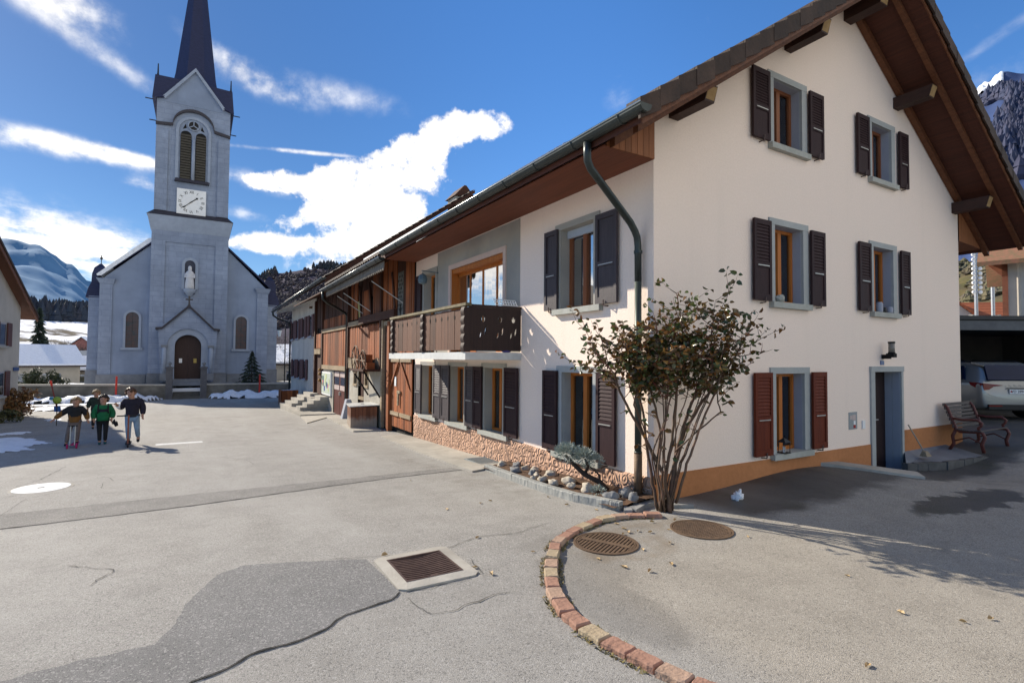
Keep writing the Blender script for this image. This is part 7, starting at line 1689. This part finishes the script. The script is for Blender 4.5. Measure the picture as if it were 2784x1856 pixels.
# ---------------------------------------------------------------- terrain: hills and mountains
def hill(name, prof, r0, r1, mat, zf=-3, nz_=8, seed=0, nu=90, nv=36, pw=1.3, zb=1.85, cut=None, smooth=True):
    # prof: list of (bearing in degrees from +Y, elevation tangent of the skyline)
    a0, a1 = prof[0][0], prof[-1][0]
    def hh(a):
        for (p, h), (q, k) in zip(prof, prof[1:]):
            if p <= a <= q: return h+(k-h)*ss(0, 1, (a-p)/(q-p)) if q > p else h
        return prof[-1][1]
    mb = MB()
    def f(s, t):
        a = a0+(a1-a0)*s; r = r0+(r1-r0)*t; top = zb+hh(a)*r1; z = zf+(top-zf)*t**pw
        z += nz_*(noise.fractal(Vector((r*math.sin(R_(a))/r1*14, r*math.cos(R_(a))/r1*14, seed)), .9, 2.1, 5))*t*(1 if t < .999 else .5)
        return (r*math.sin(R_(a)), r*math.cos(R_(a)), z)
    mb.grid(f, nu, nv); o = struct(mb, name, mat, flip=False, smooth=smooth)
    return f
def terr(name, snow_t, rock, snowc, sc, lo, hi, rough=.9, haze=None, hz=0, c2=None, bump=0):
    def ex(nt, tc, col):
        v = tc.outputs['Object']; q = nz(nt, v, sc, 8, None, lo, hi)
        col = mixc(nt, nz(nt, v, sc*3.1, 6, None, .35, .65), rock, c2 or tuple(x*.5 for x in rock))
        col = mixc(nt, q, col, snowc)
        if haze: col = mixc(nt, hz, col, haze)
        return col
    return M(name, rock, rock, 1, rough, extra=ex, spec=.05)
SNF = terr('snowfield', 0, (.12,.10,.07), (.84,.86,.90), .035, .40, .47)
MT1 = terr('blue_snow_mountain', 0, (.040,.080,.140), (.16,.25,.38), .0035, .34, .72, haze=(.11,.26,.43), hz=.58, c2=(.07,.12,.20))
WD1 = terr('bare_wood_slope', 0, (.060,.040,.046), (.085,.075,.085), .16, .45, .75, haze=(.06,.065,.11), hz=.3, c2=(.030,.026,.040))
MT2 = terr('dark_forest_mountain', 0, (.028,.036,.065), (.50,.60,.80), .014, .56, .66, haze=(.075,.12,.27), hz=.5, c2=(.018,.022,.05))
GR1 = terr('dry_grass_hillside', 0, (.16,.125,.06), (.09,.075,.055), .10, .40, .6, c2=(.10,.10,.035))
f1 = hill('snowfield_hill', [(-26,.052),(-18,.058),(-13,.060),(-9,.055),(-6,.050),(2,.045)], 130, 430, SNF, -3, 3, 3)
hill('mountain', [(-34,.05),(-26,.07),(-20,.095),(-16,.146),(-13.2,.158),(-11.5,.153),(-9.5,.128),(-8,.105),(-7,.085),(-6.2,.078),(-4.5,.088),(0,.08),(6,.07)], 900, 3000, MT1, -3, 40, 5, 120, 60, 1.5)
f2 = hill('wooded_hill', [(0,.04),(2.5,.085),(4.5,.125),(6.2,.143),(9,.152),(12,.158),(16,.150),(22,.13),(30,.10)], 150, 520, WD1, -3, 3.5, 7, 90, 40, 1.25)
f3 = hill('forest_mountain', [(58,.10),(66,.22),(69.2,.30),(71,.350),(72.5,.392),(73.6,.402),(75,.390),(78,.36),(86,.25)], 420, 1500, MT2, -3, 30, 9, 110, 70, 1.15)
f4 = hill('dry_hillside', [(58,.05),(66,.12),(70,.140),(74,.150),(80,.16),(88,.14)], 75, 260, GR1, -1, 5, 11, 70, 30, 1.2)
# snow slope near the summit on the right
mb = MB()
def sslope(s, t):
    a = 70.9+(73.75-70.9)*s; b = f3((a-58)/28, 1.0); c = f3((a-58)/28, .955-.02*math.sin(s*3.14)); 
    w = 1 if s > .02 else 0
    return tuple(b[i]+(c[i]-b[i])*(.18+.82*t)*min(1, s*5+.1)+(0,0,4)[i]+(0,0,6*noise.noise(Vector((s*9,t*4,1))))[i] for i in range(3))
mb.grid(sslope, 40, 10); struct(mb, 'snow_slope', SNOW, flip=False, smooth=True)
# forests as one mass each
def forest(name, f, n, su, tv, hgt, wid, mat, dens=None, seed=1):
    r = random.Random(seed); mb = MB(); i = 0; tries = 0
    while i < n and tries < n*6:
        tries += 1; s, t = r.uniform(*su), r.uniform(*tv)
        p = Vector(f(s, t))
        if dens and noise.noise(Vector((p.x*dens, p.y*dens, seed))) < -.05: continue
        h = hgt*r.uniform(.55,1.25); w = wid*r.uniform(.7,1.3); k = 6; i += 1
        vs = []
        for z, q in ((-.1,.25),(.12,1.0),(.45,.62),(.48,.8),(.8,.28)):
            for j in range(k):
                a = 6.283*j/k+r.random()*.5; vs.append((p.x+w*q*math.cos(a)*r.uniform(.7,1.2), p.y+w*q*math.sin(a)*r.uniform(.7,1.2), p.z+h*z))
        vs.append((p.x, p.y, p.z+h)); m_ = len(vs)-1
        mb.add(vs, [(a*k+j,a*k+(j+1)%k,(a+1)*k+(j+1)%k,(a+1)*k+j) for a in range(4) for j in range(k)]+[(4*k+j,4*k+(j+1)%k,m_) for j in range(k)])
    return struct(mb, name, mat, 'stuff', flip=False)
FORB = leafmat('blue_forest', [(.020,.030,.045),(.030,.040,.060),(.014,.022,.034),(.045,.045,.06)], .9)
FORC = leafmat('conifer_forest', [(.014,.020,.022),(.022,.028,.034),(.030,.030,.040)], .9)
FORD = leafmat('bare_forest', [(.036,.027,.032),(.028,.024,.034),(.048,.032,.032),(.02,.02,.032)], .9)
FORS = leafmat('mountain_forest', [(.024,.034,.078),(.036,.046,.095),(.045,.046,.085),(.018,.027,.06)], .9)
forest('forest', f1, 2200, (.2,.95), (.88,1.0), 10, 3.0, FORB, seed=2)
forest('forest', f2, 700, (.05,.95), (.955,1.0), 6.5, 2.0, FORC, .02, seed=3)
forest('forest', f3, 3200, (.35,.75), (.45,1.0), 26, 8, FORS, .006, seed=5)
forest('forest', f2, 3500, (.05,.8), (.30,.97), 3.0, 1.5, FORD, seed=4)
forest('scrub', f4, 1500, (.3,.7), (.5,1.0), 2.2, 1.6, leafmat('scrub', [(.07,.07,.025),(.12,.10,.05),(.09,.07,.05),(.05,.055,.03)], .9), .05, seed=6)
# ---------------------------------------------------------------- ground sheet
def lines(a, b, st, far0, far1):
    out = []; x = a
    while x < b: out.append(x); x += st
    out.append(b); q = a; s = st
    left = []
    while q > far0: s *= 1.35; q -= s; left.append(max(q, far0))
    q = b; s = st; right = []
    while q < far1: s *= 1.35; q += s; right.append(min(q, far1))
    return list(reversed(left))+out+right
gx, gy = lines(-9, 20, .3, -4000, 4000), lines(0, 48, .3, -300, 5000)
mb = MB(); nx = len(gx)
def GG(x, y):
    z = G(x, y)
    # sunken landing in front of the doorway
    if 9.6 < x < 12 and 4.75 < y < 5.7: z -= .28*ss(9.6,10.3,x)*ss(4.75,5.0,y)*(1-ss(11.7,12,x))
    return z
for y in gy:
    for x in gx: mb.v.append((x, y, GG(x, y)))
for j in range(len(gy)-1):
    for i in range(nx-1): mb.f.append([j*nx+i, j*nx+i+1, (j+1)*nx+i+1, (j+1)*nx+i]); mb.m.append(0)
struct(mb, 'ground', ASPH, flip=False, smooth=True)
# ---------------------------------------------------------------- sky, sun, camera
SUNV = Vector((-1, 2.0, 1.3)).normalized()
el = math.asin(SUNV.z); rot = math.atan2(SUNV.x, SUNV.y)
w = bpy.data.worlds.new('World'); SC.world = w; w.use_nodes = True; nt = w.node_tree; n = nt.nodes
bg = n['Background']; out = n['World Output']
sky = n.new('ShaderNodeTexSky'); sky.sky_type = 'NISHITA'; sky.sun_disc = False; sky.sun_elevation = el; sky.sun_rotation = rot
sky.altitude = 1200; sky.air_density = 1.0; sky.dust_density = .2; sky.ozone_density = 3.5
SKYK = .12
hs = n.new('ShaderNodeHueSaturation'); hs.inputs['Saturation'].default_value = 1.2; hs.inputs['Hue'].default_value = .504; lk(nt, sky.outputs[0], hs.inputs['Color'])
tc = n.new('ShaderNodeTexCoord'); D = tc.outputs['Generated']
sdot = n.new('ShaderNodeVectorMath'); sdot.operation = 'DOT_PRODUCT'; lk(nt, D, sdot.inputs[0]); sdot.inputs[1].default_value = (-.447, .894, 0)
lk(nt, mixc(nt, 1.0, hs.outputs[0], maprange(nt, sdot.outputs['Value'], .25, .92, 1.14, .53), 'MULTIPLY'), bg.inputs[0]); bg.inputs[1].default_value = SKYK
o = sep(nt, D)
zz = mnode(nt, 'MAXIMUM', o[2], .03)
cbx = n.new('ShaderNodeCombineXYZ'); lk(nt, mnode(nt, 'DIVIDE', o[0], zz), cbx.inputs[0]); lk(nt, mnode(nt, 'DIVIDE', o[1], zz), cbx.inputs[1])
lay = cbx.outputs[0]
puff = nz(nt, D, 9, 10); wisp = nz(nt, lay, 2.6, 9, (1, .45, 1)); fine = nz(nt, D, 26, 7)
def blob(azd, eld, wa, we, tilt=0, amp=1.0):
    # a soft cloud region around one bearing and elevation, in degrees
    a, e = R_(azd), R_(eld); c = Vector((math.sin(a)*math.cos(e), math.cos(a)*math.cos(e), math.sin(e)))
    rt = Vector((math.cos(a), -math.sin(a), 0)); u_ = c.cross(rt)*-1; u_ = rt.cross(c); t_ = R_(tilt)
    X = rt*math.cos(t_)+u_*math.sin(t_); Y = u_*math.cos(t_)-rt*math.sin(t_)
    def dot(v):
        q = n.new('ShaderNodeVectorMath'); q.operation = 'DOT_PRODUCT'; lk(nt, D, q.inputs[0]); q.inputs[1].default_value = v; return q.outputs['Value']
    xx = mnode(nt, 'DIVIDE', mnode(nt, 'SUBTRACT', dot(X), c.dot(X)), math.sin(R_(wa))); yy = mnode(nt, 'DIVIDE', mnode(nt, 'SUBTRACT', dot(Y), c.dot(Y)), math.sin(R_(we)))
    d2 = mnode(nt, 'ADD', mnode(nt, 'MULTIPLY', xx, xx), mnode(nt, 'MULTIPLY', yy, yy))
    front = mnode(nt, 'GREATER_THAN', dot(c), 0)
    return mnode(nt, 'MULTIPLY', mnode(nt, 'MULTIPLY', mnode(nt, 'EXPONENT', mnode(nt, 'MULTIPLY', d2, -1)), front), amp)
def total(bl):
    s = bl[0]
    for b in bl[1:]: s = mnode(nt, 'ADD', s, b)
    return s
cum = total([blob(26,23.8,3.6,1.5,8), blob(22,22.2,3.2,1.3,20,.9), blob(19.5,20.3,4.2,1.9,25), blob(14.8,18.6,4.8,2.2,18), blob(9.5,17.2,4.2,1.3,8,.9), blob(6,16.6,2.5,.8,0,.8), blob(15,15.2,5,1.9,8,.95), blob(20.5,17.6,3.6,1.7,10,.9), blob(9,13.6,3.6,1.0,10,.75), blob(17,12.6,5,1.8,8,1.0), blob(7.5,11.2,5.5,.9,4,.9), blob(15.5,10,6,2.0,10,1.05), blob(24,10,9,3), blob(-30,12,12,4.5,5,1.5)])
qn = mnode(nt, 'ADD', mnode(nt, 'MULTIPLY', mnode(nt, 'SUBTRACT', puff, .5), 3.4), mnode(nt, 'MULTIPLY', mnode(nt, 'SUBTRACT', fine, .5), 1.8))
dcum = maprange(nt, mnode(nt, 'MULTIPLY_ADD', mnode(nt, 'MINIMUM', mnode(nt, 'MULTIPLY', cum, 2.5), 1), qn, mnode(nt, 'MINIMUM', cum, 1.1)), .46, 1.02)
wis = total([blob(-11,16.8,7,.85,-1), blob(-6,17.0,4,.5,-4), blob(-10,8.9,8.5,2.7,-13,1.15), blob(-4,8.8,6,1.2,-14,.6), blob(-10.5,27.2,3.4,1.3,-8,.9), blob(-7.5,24.2,6.5,.8,-24,.45), blob(3,26,4.5,1.0,-22,.75), blob(10,25.4,8,1.5,-2,.55), blob(8,19.9,5.5,.22,3,.8), blob(42,26.5,2.0,1.6,45,.38), blob(74,24.8,5,.6,25,.3), blob(-4.4,14.9,1.7,.55,-8,.8), blob(5,16.6,3,.8,-10,.9), blob(3.5,13.6,2.5,.6,-5,.5), blob(-60,35,30,12,0,.5)])
wn2 = maprange(nt, mnode(nt, 'ADD', mnode(nt, 'MULTIPLY', wisp, .55), mnode(nt, 'ADD', mnode(nt, 'MULTIPLY', fine, .25), mnode(nt, 'MULTIPLY', puff, .2))), .36, .66)
dwis = mnode(nt, 'MULTIPLY', maprange(nt, mnode(nt, 'MULTIPLY', mnode(nt, 'MINIMUM', wis, 1.3), mnode(nt, 'MULTIPLY_ADD', wn2, 1.25, .18)), .10, 1.05), .90)
fill_bank = maprange(nt, mnode(nt, 'ADD', blob(150,30,46,30,0,1.25), mnode(nt, 'MULTIPLY', mnode(nt, 'SUBTRACT', puff, .5), .8)), .25, .8)  # unseen cloud bank behind the camera, added to light the shaded gable

den = mnode(nt, 'MAXIMUM', dcum, dwis)
cl = n.new('ShaderNodeBackground'); shade = maprange(nt, fine, .3, .7, .86, 1.06)
cc = n.new('ShaderNodeCombineXYZ')
for i, k in enumerate((1.03, 1.0, .96)): lk(nt, mnode(nt, 'MULTIPLY', shade, k), cc.inputs[i])
lk(nt, cc.outputs[0], cl.inputs[0]); cl.inputs[1].default_value = .85
mx = n.new('ShaderNodeMixShader'); lk(nt, den, mx.inputs[0]); lk(nt, bg.outputs[0], mx.inputs[1]); lk(nt, cl.outputs[0], mx.inputs[2]); bk = n.new('ShaderNodeBackground'); bk.inputs[0].default_value = (1.0, .95, .88, 1); bk.inputs[1].default_value = .74
m2 = n.new('ShaderNodeMixShader'); lk(nt, fill_bank, m2.inputs[0]); lk(nt, mx.outputs[0], m2.inputs[1]); lk(nt, bk.outputs[0], m2.inputs[2])
lk(nt, m2.outputs[0], out.inputs[0])
w.cycles.sampling_method = 'MANUAL'; w.cycles.sample_map_resolution = 512
sd = bpy.data.lights.new('sun', 'SUN'); sd.energy = 5.0; sd.angle = R_(.55); sd.color = (1, .91, .77)
so = bpy.data.objects.new('sun', sd); COL.objects.link(so); so.rotation_euler = SUNV.to_track_quat('Z', 'Y').to_euler(); so.location = (0, 0, 60)
cam = bpy.data.cameras.new('camera'); co = bpy.data.objects.new('camera', cam); COL.objects.link(co); SC.camera = co
cam.sensor_width = 36; cam.sensor_fit = 'HORIZONTAL'; cam.lens = 1441.3/2784*36; cam.clip_end = 9000; cam.clip_start = .05
t, p, r = YAW, R_(1.852), R_(.431)
R0 = Vector((math.cos(t), -math.sin(t), 0)); F = Vector((math.sin(t)*math.cos(p), math.cos(t)*math.cos(p), math.sin(p))); U0 = R0.cross(F)
Rv = R0*math.cos(r)+U0*math.sin(r); Uv = U0*math.cos(r)-R0*math.sin(r)
m = Matrix.Identity(4)
for i in range(3): m[i][0], m[i][1], m[i][2] = Rv[i], Uv[i], -F[i]
m.translation = (0, 0, 1.85); co.matrix_world = m
SC.view_settings.view_transform = 'Standard'; SC.view_settings.look = 'None'; SC.view_settings.exposure = 0; SC.view_settings.gamma = 1; SC.cycles.film_exposure = 1.55
SC.render.engine = 'CYCLES'; SC.cycles.use_denoising = True; SC.cycles.max_bounces = 5; SC.cycles.diffuse_bounces = 3; SC.cycles.glossy_bounces = 3; SC.cycles.transparent_max_bounces = 12
try: SC.cycles.denoiser = 'OPENIMAGEDENOISE'
except Exception: pass
